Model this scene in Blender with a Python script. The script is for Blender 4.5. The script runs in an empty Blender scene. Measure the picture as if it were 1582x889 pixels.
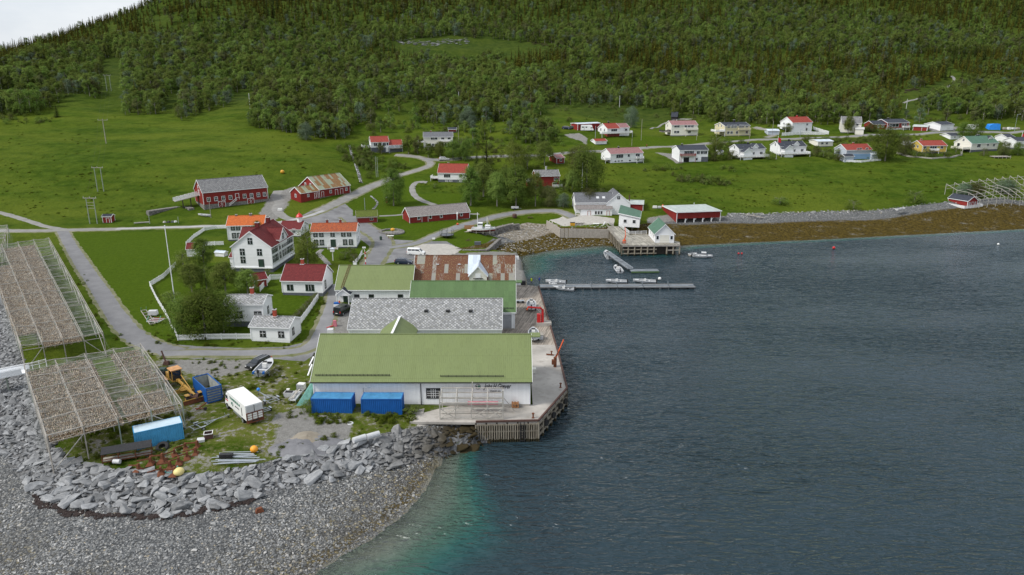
import bpy,bmesh,math,random
import numpy as np
from math import radians,sin,cos,tan,pi,hypot,atan2
from mathutils import Vector,Matrix
random.seed(7);np.random.seed(7)
RR=random.Random(11)
# ---------------------------------------------------------------- camera, world, sun, exposure
scn=bpy.context.scene
COL=scn.collection
CH=52.0;PITCH=radians(16.2);FPX=1130.0;PW,PH=1582.0,889.0
cam_d=bpy.data.cameras.new('camera');cam=bpy.data.objects.new('camera',cam_d);COL.objects.link(cam)
cam_d.lens=36.0*FPX/PW;cam_d.sensor_width=36.0;cam_d.sensor_fit='HORIZONTAL'
cam_d.clip_start=0.5;cam_d.clip_end=9000
cam.location=(0,0,CH);cam.rotation_euler=(pi/2-PITCH,0,0)
scn.camera=cam
SUN_EL,SUN_ROT=radians(46),radians(-112)
world=bpy.data.worlds.new('World');scn.world=world;world.use_nodes=True
wn,wl=world.node_tree.nodes,world.node_tree.links
wn.clear()
w_out=wn.new('ShaderNodeOutputWorld');w_bg=wn.new('ShaderNodeBackground')
w_sky=wn.new('ShaderNodeTexSky');w_sky.sky_type='NISHITA';w_sky.sun_disc=False
w_sky.sun_elevation=SUN_EL;w_sky.sun_rotation=SUN_ROT;w_sky.air_density=1.0;w_sky.dust_density=2.0
w_tc=wn.new('ShaderNodeTexCoord');w_map=wn.new('ShaderNodeMapping');w_map.inputs['Scale'].default_value=(1.0,1.0,3.2)
w_n=wn.new('ShaderNodeTexNoise');w_n.inputs['Scale'].default_value=2.2;w_n.inputs['Detail'].default_value=7
w_n.inputs['Roughness'].default_value=0.55
w_r=wn.new('ShaderNodeValToRGB');w_r.color_ramp.elements[0].position=0.30;w_r.color_ramp.elements[1].position=0.72
w_r.color_ramp.elements[0].color=(5.2,5.9,6.9,1);w_r.color_ramp.elements[1].color=(9.6,9.7,9.8,1)
w_mix=wn.new('ShaderNodeMixRGB');w_mix.inputs[0].default_value=0.80
wl.new(w_tc.outputs['Generated'],w_map.inputs['Vector']);wl.new(w_map.outputs[0],w_n.inputs['Vector'])
wl.new(w_n.outputs['Fac'],w_r.inputs[0]);wl.new(w_sky.outputs[0],w_mix.inputs[1]);wl.new(w_r.outputs[0],w_mix.inputs[2])
wl.new(w_mix.outputs[0],w_bg.inputs[0]);wl.new(w_bg.outputs[0],w_out.inputs[0])
w_bg.inputs[1].default_value=0.095
sun_d=bpy.data.lights.new('sun','SUN');sun=bpy.data.objects.new('sun',sun_d);COL.objects.link(sun)
sun_d.energy=2.4;sun_d.angle=radians(14);sun_d.color=(1.0,0.96,0.90)
sdir=Vector((sin(SUN_ROT)*cos(SUN_EL),cos(SUN_ROT)*cos(SUN_EL),sin(SUN_EL)))
sun.rotation_euler=sdir.to_track_quat('Z','Y').to_euler()
vs=scn.view_settings
vs.view_transform='Standard';vs.look='None';vs.exposure=0.36;vs.gamma=1.0;vs.use_curve_mapping=False
scn.cycles.max_bounces=5;scn.cycles.transparent_max_bounces=12;scn.cycles.caustics_reflective=False
scn.cycles.caustics_refractive=False;scn.cycles.use_denoising=True
# ---------------------------------------------------------------- photo pixel <-> world
_c,_s=cos(PITCH),sin(PITCH)
def ray(px,py):
 u=(px-PW/2)/FPX;v=(PH/2-py)/FPX
 return np.array([u,_c+v*_s,-_s+v*_c])
def PZ(px,py,z):
 d=ray(px,py);t=(z-CH)/d[2];return Vector((d[0]*t,d[1]*t,z))
def PY(px,py,Y):
 d=ray(px,py);t=Y/d[1];return Vector((d[0]*t,Y,CH+d[2]*t))
def proj(x,y,z):
 zz=z-CH;f=y*_c-zz*_s;u=x/f;v=(y*_s+zz*_c)/f
 return PW/2+u*FPX,PH/2-v*FPX
# ---------------------------------------------------------------- terrain
CP=[]
def cz(z,*pts):
 for p in pts:q=PZ(p[0],p[1],z);CP.append((q.x,q.y,z))
def cy(px,py,Y):q=PY(px,py,Y);CP.append(tuple(q))
cz(0.5,(300,925),(500,815),(560,785),(150,980));cz(0.9,(100,889),(300,860),(430,800),(-60,860))
cz(1.3,(60,772),(150,785),(210,795),(270,798),(350,782),(420,758),(470,746),(520,738),(0,780),(-60,740))
cz(0.5,(600,722),(640,716));cz(0.15,(680,704),(720,690),(745,681),(640,760),(600,800))
cz(1.9,(10,740),(-40,650),(-70,560),(-100,470),(40,752))
cz(3.2,(110,722),(150,724),(220,737),(300,737),(350,731),(400,722),(470,702),(520,690),(560,681),(600,673),(640,664),(700,655),(738,653))
cz(3.2,(80,690),(60,640),(45,590),(30,540));cz(3.4,(15,480),(-10,430))
cz(3.2,(200,680),(300,660),(400,640),(560,650),(660,640),(400,600),(250,600),(460,600),(120,620),(300,565),(440,548),(200,540),(780,600),(780,640))
cz(3.3,(120,500),(330,545),(500,520),(470,530));cz(3.6,(150,440),(60,440),(200,470),(510,470),(520,500),(300,520),(390,527),(450,530))
cz(3.9,(110,390),(20,400),(350,505),(410,503));cz(4.2,(250,440),(340,450),(440,456),(500,457),(500,440))
cz(4.5,(90,358),(0,357),(200,395),(-60,358));cz(4.7,(200,353),(300,400),(363,417),(423,420),(455,397))
cz(5.0,(300,352),(353,373),(410,370),(482,385),(551,384));cz(5.4,(430,345),(480,335),(530,335))
cz(4.2,(560,400),(600,392));cz(3.8,(620,384),(650,375));cz(4.6,(580,365),(560,355));cz(5.2,(600,345),(640,346),(700,342));cz(3.4,(620,415),(540,430))
cz(3.3,(660,373),(700,372),(740,373),(700,362));cz(3.8,(730,350),(770,346));cz(4.4,(760,334),(810,328),(840,330));cz(4.0,(870,333),(880,342));cz(3.6,(900,338),(920,342),(900,347))
cz(3.2,(700,430),(700,480),(740,500),(600,500),(560,520),(650,560),(780,470),(780,440),(780,415))
cz(1.4,(820,348),(850,350));cz(0.9,(800,358),(860,360),(780,366));cz(0.45,(800,374),(850,372),(900,368));cz(0.15,(800,384),(850,380),(900,376),(930,374))
cz(1.6,(930,358),(880,357));cz(1.2,(990,362),(1020,358),(960,365))
for x,yb,yw,ys in((1060,378,351,340),(1177,374,349,334),(1348,365.6,344,330),(1582,353.6,325,316),(1750,344,318,306),(1950,334,310,298)):
 cz(0.05,(x,yb));cz(1.1,(x,yw));cz(2.4,(x,ys));cz(3.6,(x,ys-8))
for x in(1000,1120,1250,1400,1560,1750,2000,2400):
 k=(x-1100)*-0.018 if x>1100 else 0
 for py,z in((308,6.0),(290,8.6),(270,11.3),(250,14.2),(230,17.6),(210,21.8)):cz(z,(x,py+k*0.6))
 for py,Y in((190,425),(165,480),(130,560),(100,640),(60,750),(0,900),(-60,1060)):cy(x,py,Y)
for x in(580,680,780,880):
 for py,z in((318,5.9),(300,7.4),(282,10.0),(262,13.0),(237,17.8),(227,19.6)):cz(z,(x,py))
 for py,Y in((205,378),(190,412),(165,465),(130,545),(100,620),(60,725),(0,875),(-60,1030)):cy(x,py,Y)
cz(5.5,(545,330));cz(6.4,(570,312));cz(7.2,(545,305));cz(8.0,(316,325),(461,314),(400,312));cz(9.0,(414,308),(541,299),(500,300),(290,313),(420,300));cz(8.2,(250,315));cz(6.5,(330,338),(400,333),(250,335),(440,325))
for x in(-500,-250,-80,60,180,300,420,500):
 if x<440:cz(6.0,(x,333))
 for py,Y in((290,277),(250,305),(200,372),(165,440)):cy(x,py,Y)
for x in(300,420,500):
 for py,Y in((130,520),(100,600),(60,700),(0,850),(-60,1000)):cy(x,py,Y)
for x,py,Y in((-250,140,470),(-80,135,480),(60,130,500),(180,130,515),(-80,108,560),(0,102,575),(60,92,600),(120,74,650),(180,52,700),(240,26,760),(300,-4,800),(-250,120,540),(180,100,600),(240,60,700),(-500,120,520)):
 cy(x,py,Y)
for x,Y,z in((-900,800,20),(-480,700,35),(-400,820,55),(-360,950,80),(-300,1100,110),(-700,600,30),(-900,1300,20),(-200,1300,230),(200,1350,260),(700,1400,260),(1300,1200,220),(1500,800,90)):
 CP.append((x,Y,z))
CP=np.array(CP);RC=6.0
def _phi(r):return np.sqrt(r*r+RC*RC)
_A=_phi(np.hypot(CP[:,None,0]-CP[None,:,0],CP[:,None,1]-CP[None,:,1]))
_n=len(CP);_P=np.c_[np.ones(_n),CP[:,0]/300,CP[:,1]/300]
_M=np.zeros((_n+3,_n+3));_M[:_n,:_n]=_A-4.0*np.eye(_n);_M[:_n,_n:]=_P;_M[_n:,:_n]=_P.T
_W=np.linalg.solve(_M,np.r_[CP[:,2],0,0,0])
def rbf(x,y):
 r=np.zeros(x.shape)
 for i in range(_n):r+=_W[i]*_phi(np.hypot(x-CP[i,0],y-CP[i,1]))
 return r+_W[_n]+_W[_n+1]*x/300+_W[_n+2]*y/300
WLP=[(-900,330),(-500,395),(-350,520),(-260,700),(-150,850),(-60,960),(150,1060),(350,985),(480,893),(520,865),(580,830),(622,798),(655,762),(664,736),(684,706),(742,683),(790,674),(822,672),(846,640),(852,600),(838,560),(820,490),(813,452),(806,420),(800,396),(850,387),(900,382),(935,379),
 (975,384),(1010,386),(1060,379),(1110,377),(1177,374),(1250,371),(1348,366),(1450,361),(1582,354),(1750,345),(1950,335),(2400,318)]
WL=[(PZ(a,b,0).x,PZ(a,b,0).y)for a,b in WLP]
WLpoly=WL+[(2500,500),(2500,4000),(-2500,4000),(-2500,300)]
def inpoly(x,y,poly):
 ins=np.zeros(x.shape,bool);n=len(poly)
 for i in range(n):
  x1,y1=poly[i];x2,y2=poly[(i+1)%n]
  if y1==y2:continue
  c=((y1>y)!=(y2>y))&(x<(x2-x1)*(y-y1)/(y2-y1)+x1)
  ins^=c
 return ins
def pdist(x,y,line,closed=False):
 d=np.full(x.shape,1e9);n=len(line)
 for i in range(n if closed else n-1):
  x1,y1=line[i];x2,y2=line[(i+1)%n];dx,dy=x2-x1,y2-y1
  t=np.clip(((x-x1)*dx+(y-y1)*dy)/(dx*dx+dy*dy+1e-9),0,1)
  d=np.minimum(d,np.hypot(x-x1-t*dx,y-y1-t*dy))
 return d
def pw(pts,z):return[(PZ(a,b,z).x,PZ(a,b,z).y)for a,b in pts]
_NT=np.random.rand(256,256)
def vn(x,y):
 xi=np.floor(x).astype(int);yi=np.floor(y).astype(int);fx=x-xi;fy=y-yi
 fx=fx*fx*(3-2*fx);fy=fy*fy*(3-2*fy)
 a=_NT[xi%256,yi%256];b=_NT[(xi+1)%256,yi%256];c=_NT[xi%256,(yi+1)%256];d=_NT[(xi+1)%256,(yi+1)%256]
 return(a*(1-fx)+b*fx)*(1-fy)+(c*(1-fx)+d*fx)*fy
def fbm(x,y,o=4):
 r=0;a=1;t=0
 for k in range(o):r=r+a*vn(x*2**k+17.3*k,y*2**k+5.1*k);t+=a;a*=0.5
 return r/t
PATCH=pw([(598,378),(640,383),(700,386),(752,385),(757,381),(771,369),(746,363),(733,357),(755,353),(800,346),(770,338),(700,350),(640,365)],3.2)
YARD=pw([(846,340),(866,352),(940,353),(945,340),(900,332)],3.5)
COVE=pw([(742,363),(757,358),(802,350.5),(845,350),(866,357),(940,358),(952,352.5),(1000,352),(1000,362),(940,380),(800,394),(756,390),(777,370)],1.25)
def terrain(x,y):
 h=rbf(x,y)
 wd=pdist(x,y,WL);land=inpoly(x,y,WLpoly)
 s=np.where(land,wd,-wd)
 far=np.clip((y-260)/200,0,1)
 h=h+(fbm(x/14,y/14,4)-.5)*(0.25+2.6*far)*np.clip(s/10,0,1)+(fbm(x/90,y/90,3)-.5)*16*far**2
 h=np.where(s>0,np.maximum(h,0.02+0.03*np.minimum(s,6)),0)
 h=np.where(inpoly(x,y,COVE),np.minimum(h,1.25),h)
 ins=inpoly(x,y,PATCH);h=np.where(ins,np.maximum(h,3.1),h)
 ins=inpoly(x,y,YARD);h=np.where(ins,np.maximum(h,3.5),h)
 d=-s
 ub=-(0.02+0.075*np.minimum(d,14)+0.22*np.clip(d-14,0,40))
 return np.where(s>0,h,ub),s
def axis(segs):
 out=[segs[0][0]]
 for a,b,st0,st1 in segs:
  v=out[-1]
  while v<b:
   t=(v-a)/(b-a);v+=st0+(st1-st0)*t;out.append(v)
 return np.array(out)
GX=axis([(-1500,-400,90,8),(-400,-140,8,1.1),(-140,130,.85,.85),(130,420,.9,3),(420,1000,4,14),(1000,2400,20,90)])
GY=axis([(10,60,3,1),(60,270,.8,.8),(270,460,.9,2.4),(460,1100,2.6,7),(1100,1700,10,40)])
XX,YY=np.meshgrid(GX,GY);HH,SD=terrain(XX,YY)
def ground(x,y):
 i=int(np.clip(np.searchsorted(GX,x)-1,0,len(GX)-2));j=int(np.clip(np.searchsorted(GY,y)-1,0,len(GY)-2))
 fx=(x-GX[i])/(GX[i+1]-GX[i]);fy=(y-GY[j])/(GY[j+1]-GY[j])
 return float((HH[j,i]*(1-fx)+HH[j,i+1]*fx)*(1-fy)+(HH[j+1,i]*(1-fx)+HH[j+1,i+1]*fx)*fy)
def G(px,py,extra=0.0):
 d=ray(px,py);t=60.0;step=4.0
 while t<1800:
  p=d*t
  if CH+p[2]<ground(p[0],p[1])+extra:break
  t+=step
 lo,hi=t-step,t
 for k in range(14):
  m=(lo+hi)/2;p=d*m
  if CH+p[2]<ground(p[0],p[1])+extra:hi=m
  else:lo=m
 p=d*hi;return Vector((p[0],p[1],ground(p[0],p[1])))
def smooth01(x):x=np.clip(x,0,1);return x*x*(3-2*x)
# ---------------------------------------------------------------- materials
MATS={}
class NT:
 def __init__(s,name):
  s.m=bpy.data.materials.new(name);s.m.use_nodes=True
  s.n,s.l=s.m.node_tree.nodes,s.m.node_tree.links;s.n.clear()
  s.out=s.n.new('ShaderNodeOutputMaterial')
 def add(s,t,inp=None,**kw):
  x=s.n.new(t)
  for k,v in kw.items():setattr(x,k,v)
  for k,v in(inp or{}).items():
   if isinstance(v,bpy.types.NodeSocket):s.l.new(v,x.inputs[k])
   else:x.inputs[k].default_value=v
  return x
 def coord(s,kind='Object',scale=(1,1,1),rot=(0,0,0)):
  tc=s.add('ShaderNodeTexCoord');mp=s.add('ShaderNodeMapping',{'Scale':scale,'Rotation':rot});s.l.new(tc.outputs[kind],mp.inputs[0]);return mp.outputs[0]
 def pos(s,scale=(1,1,1)):
  g=s.add('ShaderNodeNewGeometry');mp=s.add('ShaderNodeMapping',{'Scale':scale});s.l.new(g.outputs['Position'],mp.inputs[0]);return mp.outputs[0]
 def noise(s,vec,sc,det=4,rough=.55,dist=0.0):
  return s.add('ShaderNodeTexNoise',{'Vector':vec,'Scale':sc,'Detail':det,'Roughness':rough,'Distortion':dist}).outputs['Fac']
 def ramp(s,f,*els,interp='LINEAR'):
  r=s.add('ShaderNodeValToRGB',{0:f});cr=r.color_ramp;cr.interpolation=interp
  while len(cr.elements)<len(els):cr.elements.new(.5)
  for e,(p,c)in zip(cr.elements,els):e.position=p;e.color=(c[0],c[1],c[2],1)if hasattr(c,'__len__')else(c,c,c,1)
  return r.outputs[0]
 def mix(s,f,a,b,mode='MIX'):
  x=s.add('ShaderNodeMixRGB',{0:f});x.blend_type=mode
  for i,v in((1,a),(2,b)):
   if isinstance(v,bpy.types.NodeSocket):s.l.new(v,x.inputs[i])
   else:x.inputs[i].default_value=(v[0],v[1],v[2],1)if hasattr(v,'__len__')else(v,v,v,1)
  return x.outputs[0]
 def math(s,op,a,b=0.0,c=None):
  x=s.add('ShaderNodeMath',{0:a,1:b});x.operation=op
  if c is not None:x.inputs[2].default_value=c
  return x.outputs[0]
 def attr(s,name):
  return s.add('ShaderNodeAttribute',attribute_name=name).outputs
 def bump(s,h,strength=.5,dist=.05):
  return s.add('ShaderNodeBump',{'Height':h,'Strength':strength,'Distance':dist}).outputs[0]
 def fin(s,col,rough=.8,spec=.3,metal=0.0,normal=None,**kw):
  b=s.add('ShaderNodeBsdfPrincipled')
  def st(k,v):
   if isinstance(v,bpy.types.NodeSocket):s.l.new(v,b.inputs[k])
   elif k=='Base Color':b.inputs[k].default_value=(v[0],v[1],v[2],1)
   else:b.inputs[k].default_value=v
  st('Base Color',col);st('Roughness',rough);st('Specular IOR Level',spec);st('Metallic',metal)
  if normal is not None:s.l.new(normal,b.inputs['Normal'])
  for k,v in kw.items():st(k,v)
  s.l.new(b.outputs[0],s.out.inputs[0]);return s.m
def paint(name,col,rough=.55,var=.15,scale=1.5,grime=(.25,.23,.2),g=.25,metal=0.0,spec=.4,bump=0.0):
 """painted or plain surface with patchy wear and some dirt"""
 if name in MATS:return MATS[name]
 t=NT(name);v=t.coord();a=t.noise(v,scale,5);b=t.noise(v,scale*6,4)
 c1=t.mix(t.ramp(a,(.3,0),(.7,1)),[x*(1-var)for x in col],[min(1,x*(1+var*.6))for x in col])
 c2=t.mix(t.math('MULTIPLY',t.ramp(b,(.55,0),(.8,1)),g),c1,grime)
 nm=t.bump(b,.4,bump)if bump else None
 MATS[name]=t.fin(c2,rough,spec,metal,nm);return MATS[name]
def boards(name,col,vertical=False,pitch=.16,var=.12,dirt=.3):
 """boarded wall: shadow gaps as bump, each board slightly its own tone"""
 if name in MATS:return MATS[name]
 t=NT(name);tc=t.add('ShaderNodeTexCoord');sp=t.add('ShaderNodeSeparateXYZ',{0:tc.outputs['Object']})
 if vertical:k=t.math('ADD',sp.outputs[0],sp.outputs[1])
 else:k=sp.outputs[2]
 k=t.math('DIVIDE',k,pitch);fr=t.math('FRACT',k);fl=t.math('FLOOR',k)
 wnz=t.add('ShaderNodeTexWhiteNoise',noise_dimensions='1D');t.l.new(fl,wnz.inputs['W'])
 v=t.coord();n=t.noise(v,.9,6,.6);n2=t.noise(t.coord(scale=(1,1,.25)if vertical else(.3,.3,1)),5,5)
 c=t.mix(wnz.outputs[0],[x*(1-var)for x in col],[min(1,x*(1+var*.4))for x in col])
 c=t.mix(t.math('MULTIPLY',t.ramp(n,(.45,0),(.75,1)),dirt),c,[x*.62+.03 for x in col])
 c=t.mix(t.math('MULTIPLY',t.ramp(n2,(.6,0),(.75,1)),dirt),c,[x*.55+.04 for x in col])
 gap=t.ramp(fr,(0,0),(.1,1),(.9,1),(1,.3))
 MATS[name]=t.fin(c,.6,.25,0,t.bump(gap,.7,.03));return MATS[name]
def metal_roof(name,col,pitch=.30,var=.1,rust=None,rustamt=0.5,fade=(.3,.34,.2)):
 if name in MATS:return MATS[name]
 t=NT(name);tc=t.add('ShaderNodeTexCoord');sp=t.add('ShaderNodeSeparateXYZ',{0:tc.outputs['Object']})
 w=t.math('SINE',t.math('MULTIPLY',sp.outputs[0],2*pi/pitch))
 sheet=t.math('FLOOR',t.math('DIVIDE',sp.outputs[0],.92));row=t.math('FLOOR',t.math('DIVIDE',t.math('ABSOLUTE',sp.outputs[1]),2.3))
 wz=t.add('ShaderNodeTexWhiteNoise',noise_dimensions='2D');cb=t.add('ShaderNodeCombineXYZ',{0:sheet,1:row});t.l.new(cb.outputs[0],wz.inputs['Vector'])
 v=t.coord();n=t.noise(v,.5,6,.6);n2=t.noise(t.coord(scale=(3,.4,1)),2.2,6,.65)
 c=t.mix(wz.outputs[0],[x*(1-var)for x in col],[x*(1+var)for x in col])
 c=t.mix(t.math('MULTIPLY',t.ramp(n,(.42,0),(.7,1)),.35),c,fade)
 if rust is not None:
  k=t.math('ADD',t.math('MULTIPLY',wz.outputs[0],.45),t.math('MULTIPLY',n2,.75))
  k=t.math('ADD',t.math('MULTIPLY',wz.outputs[0],.6),t.math('MULTIPLY',n2,.55));c=t.mix(t.ramp(k,(.62-rustamt*.22,0),(.68-rustamt*.22,1)),c,t.mix(t.noise(v,3.5,5),rust,[x*.45 for x in rust]))
  c=t.mix(t.ramp(t.noise(v,5,4,.7),(.58,0),(.66,.8)),c,(.42,.38,.16))
 else:c=t.mix(t.math('MULTIPLY',t.ramp(n2,(.50,0),(.72,1)),.5),c,[x*.62 for x in col])
 seam=t.ramp(t.math('FRACT',t.math('DIVIDE',t.math('ABSOLUTE',sp.outputs[1]),3.45)),(0,.0),(.03,1),(1,1))
 c=t.mix(t.math('MULTIPLY',t.math('SUBTRACT',1,seam),.35),c,[x*.5 for x in col])
 MATS[name]=t.fin(c,.55,.3,0.0,t.bump(w,.28,.03));return MATS[name]
def tile_roof(name,col,dark,size=.34,moss=.25,diamond=False,mossc=(.16,.16,.07),contrast=1.0,thr=.5):
 if name in MATS:return MATS[name]
 t=NT(name);v=t.coord(rot=(0,0,radians(45))if diamond else(0,0,0),scale=(1,1.25,0)if diamond else(1,1,0))
 br=t.add('ShaderNodeTexBrick',{'Vector':v,'Color1':(0,0,0,1),'Color2':(1,1,1,1),'Mortar':(.5,.5,.5,1),'Scale':1.0,'Mortar Size':(.05 if diamond else.022)*size/.34,'Bias':0.0,'Brick Width':size,'Row Height':size})
 br.offset=0.0 if diamond else.5
 o=t.coord();n=t.noise(o,.7,6,.6);n2=t.noise(o,7,4)
 k=t.ramp(br.outputs['Color'],(max(0,.5-.5*contrast),0),(min(1,.5+.5*contrast),1))
 c=t.mix(k,dark,col);c=t.mix(t.math('MULTIPLY',t.ramp(n,(.45,0),(.72,1)),.5),c,t.mix(.5,dark,col))
 c=t.mix(t.math('MULTIPLY',t.ramp(t.noise(o,2.6,5,.7),(thr,0),(thr+.14,1)),moss),c,mossc)
 c=t.mix(t.math('MULTIPLY',br.outputs['Fac'],.5 if diamond else.6),c,[x*.35 for x in dark])
 h=t.mix(br.outputs['Fac'],t.mix(.5,br.outputs['Color'],n2),0.0)
 MATS[name]=t.fin(c,.75,.25,0,t.bump(h,.7,.03));return MATS[name]
M=dict(
white=boards('white_boards',(.82,.83,.84),dirt=.12,var=.06),whitev=boards('white_vertical_boards',(.83,.84,.85),True,.2,dirt=.12,var=.06),
cream=boards('cream_boards',(.78,.76,.68),dirt=.15),yellow=boards('yellow_boards',(.60,.43,.10),True,.2),
creamy=boards('pale_yellow_boards',(.66,.60,.40)),red=boards('red_boards',(.23,.022,.018),True,.17,var=.2),redh=boards('red_clapboard',(.25,.026,.022),var=.2),
bluegrey=boards('blue_grey_boards',(.48,.53,.60)),blueh=boards('blue_boards',(.22,.36,.55)),
trim=paint('white_trim',(.83,.84,.85),.5,.05,g=.12),found=paint('foundation',(.10,.11,.13),.8,.2,bump=.01),foundl=paint('foundation_render',(.5,.5,.48),.8,.15),
glass=paint('window_glass',(.02,.025,.03),.06,.1,g=0,spec=.9),dark=paint('dark_void',(.012,.012,.012),.9,.1,g=0),
doorg=paint('green_door',(.03,.06,.045),.4),doorw=paint('white_door',(.72,.73,.73),.4),roller=paint('grey_roller_door',(.30,.31,.33),.5),
brick=paint('chimney_brick',(.34,.055,.03),.8,.25,3),blackm=paint('black_metal',(.02,.02,.022),.5,.2),black_ch=paint('black_chimney',(.015,.015,.018),.6),
r_green=metal_roof('sage_metal_roof',(.165,.205,.078),var=.04,fade=(.17,.21,.09)),r_green2=metal_roof('leaf_green_metal_roof',(.085,.150,.055),fade=(.11,.17,.075)),r_green3=metal_roof('pine_green_roof',(.07,.15,.10),fade=(.10,.17,.12)),
r_rust=metal_roof('rusty_metal_roof',(.29,.28,.26),.1,rust=(.17,.062,.030),rustamt=1.0,var=.2),r_oldgreen=metal_roof('weathered_green_metal_roof',(.27,.31,.22),rust=(.30,.15,.05),rustamt=.42,fade=(.34,.34,.27),pitch=.15),
r_zinc=metal_roof('zinc_roof',(.55,.62,.70),.1,var=.12,fade=(.6,.64,.68)),r_greyflat=metal_roof('grey_flat_metal_roof',(.42,.47,.45),.1,fade=(.36,.42,.36)),
r_slate=tile_roof('lichened_slate',(.50,.505,.51),(.17,.175,.18),.46,.6,True,(.17,.165,.12)),r_slatef=tile_roof('grey_slate',(.30,.30,.30),(.12,.12,.125),.5,.35,True,(.30,.29,.25)),
r_orange=tile_roof('orange_clay_tiles',(.62,.16,.035),(.42,.095,.025),.3,.25,mossc=(.36,.14,.06)),r_orange2=tile_roof('mottled_orange_tiles',(.50,.12,.035),(.26,.055,.025),.3,.75,mossc=(.12,.085,.06),thr=.48),
r_wine=tile_roof('wine_red_tiles',(.17,.026,.026),(.12,.016,.018),.36,.12,mossc=(.1,.03,.03)),r_redt=tile_roof('red_tiles',(.34,.062,.042),(.22,.038,.028),.34,.12,mossc=(.3,.08,.05)),
r_pink=tile_roof('faded_pink_tiles',(.36,.19,.19),(.24,.12,.12),.34,.2,mossc=(.25,.17,.16)),r_grey=tile_roof('grey_tiles',(.17,.175,.19),(.11,.115,.125),.34,.15,mossc=(.15,.15,.14)),
r_navy=tile_roof('dark_blue_grey_tiles',(.055,.062,.082),(.032,.038,.05),.34,.08,mossc=(.06,.06,.06)),r_moss=paint('turf_roof',(.10,.13,.02),.95,.4,3,(.14,.11,.03),.6,bump=.15),
r_brown=tile_roof('worn_brown_grey_tiles',(.30,.27,.255),(.17,.15,.145),.3,.4,mossc=(.36,.34,.32)),
stone=paint('field_stone',(.21,.20,.185),.9,.5,2.4,(.08,.08,.075),.7,bump=.12),concrete=paint('concrete',(.40,.375,.34),.85,.35,.22,(.22,.20,.17),.8,bump=.01),
wood=paint('grey_weathered_wood',(.36,.33,.29),.85,.25,2,(.16,.14,.11),.5),woodl=paint('pale_pole_wood',(.42,.40,.36),.8,.25,2,(.22,.19,.15),.4),woodd=paint('tarred_wet_timber',(.05,.042,.033),.8,.3,2,(.1,.08,.05),.5),
polegreen=paint('treated_pole',(.28,.32,.27),.8,.2),woodb=paint('brown_pallet_wood',(.36,.17,.07),.8,.25),steel=paint('galvanised_steel',(.46,.50,.54),.35,.15,metal=.6),alu=paint('bare_aluminium',(.62,.64,.67),.35,.1,metal=.5),
rust=paint('rusty_iron',(.15,.05,.022),.9,.4,3,(.05,.02,.012),.6,bump=.01),rustd=paint('dark_rusty_iron',(.09,.045,.035),.85,.3,3),cblue=paint('container_blue',(.008,.10,.36),.5,.15,1,(.05,.08,.12),.35),cblue_t=paint('container_blue_faded_top',(.05,.22,.42),.6,.3,1.3,(.25,.34,.40),.5),
lblue=paint('light_blue_paint',(.07,.33,.58),.5,.15,1,(.12,.15,.15),.4),ltop=paint('bleached_container_top',(.50,.62,.70),.6,.1,1,g=.3),inside=paint('container_inside',(.30,.32,.30),.9,.3,1.5,(.14,.11,.08),.7),
yellow_p=paint('machine_yellow',(.46,.27,.06),.6,.25,2,(.22,.10,.04),.5),yrust=paint('rusting_yellow_roof',(.55,.30,.13),.8,.3,2,(.30,.05,.03),.9),tyre=paint('rubber',(.02,.02,.02),.85,.2,g=.2),
orange=paint('orange_float',(.85,.36,.03),.5,.08,g=.2),cream_b=paint('pale_yellow_float',(.72,.60,.24),.55,.1),redm=paint('red_enamel',(.55,.02,.02),.4,.1),orr=paint('orange_red_enamel',(.60,.09,.02),.5),whitep=paint('white_enamel',(.80,.81,.80),.35,.04,g=.15),
green_cl=paint('green_lettering',(.02,.16,.10),.5,.05,g=0),black_cl=paint('black_lettering',(.02,.02,.022),.5,.05,g=0),tarp=paint('blue_tarpaulin',(.015,.22,.70),.5,.2,1),teal=paint('teal_net',(.14,.33,.28),.9,.25,3),ybin=paint('yellow_bin',(.65,.33,.03),.5),
plastic=paint('white_plastic',(.74,.74,.72),.5,.08),lead=paint('grey_plastic_pipe',(.55,.56,.57),.5,.1),fibre=paint('boat_gelcoat',(.60,.61,.62),.3,.06),seat=paint('boat_deck_grey',(.33,.35,.37),.6,.15),
carblack=paint('black_car_paint',(.012,.014,.018),.2,.1,g=.1,spec=.7),carblue=paint('dark_blue_car_paint',(.02,.03,.06),.2,.1,g=.1,spec=.7),tail=paint('red_lamp_glass',(.5,.01,.01),.2,.05,g=0),skin=paint('skin',(.5,.28,.2),.6,.05,g=0),
clothy=paint('hi_vis_cloth',(.55,.70,.02),.8),clothb=paint('blue_cloth',(.01,.05,.40),.8),clothr=paint('red_cloth',(.5,.03,.03),.8),hull_red=paint('red_hull_paint',(.22,.03,.02),.6,.2),flagred=paint('flag_red',(.6,.03,.04),.7,.05,g=0),
trunk=paint('birch_bark',(.26,.24,.21),.9,.3,3,(.05,.045,.04),.6),trunkd=paint('spruce_bark',(.09,.065,.05),.9,.3,3),pink=paint('faded_pink_plastic',(.5,.16,.2),.6),shed=paint('dark_stained_wood',(.035,.03,.035),.8))
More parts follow.
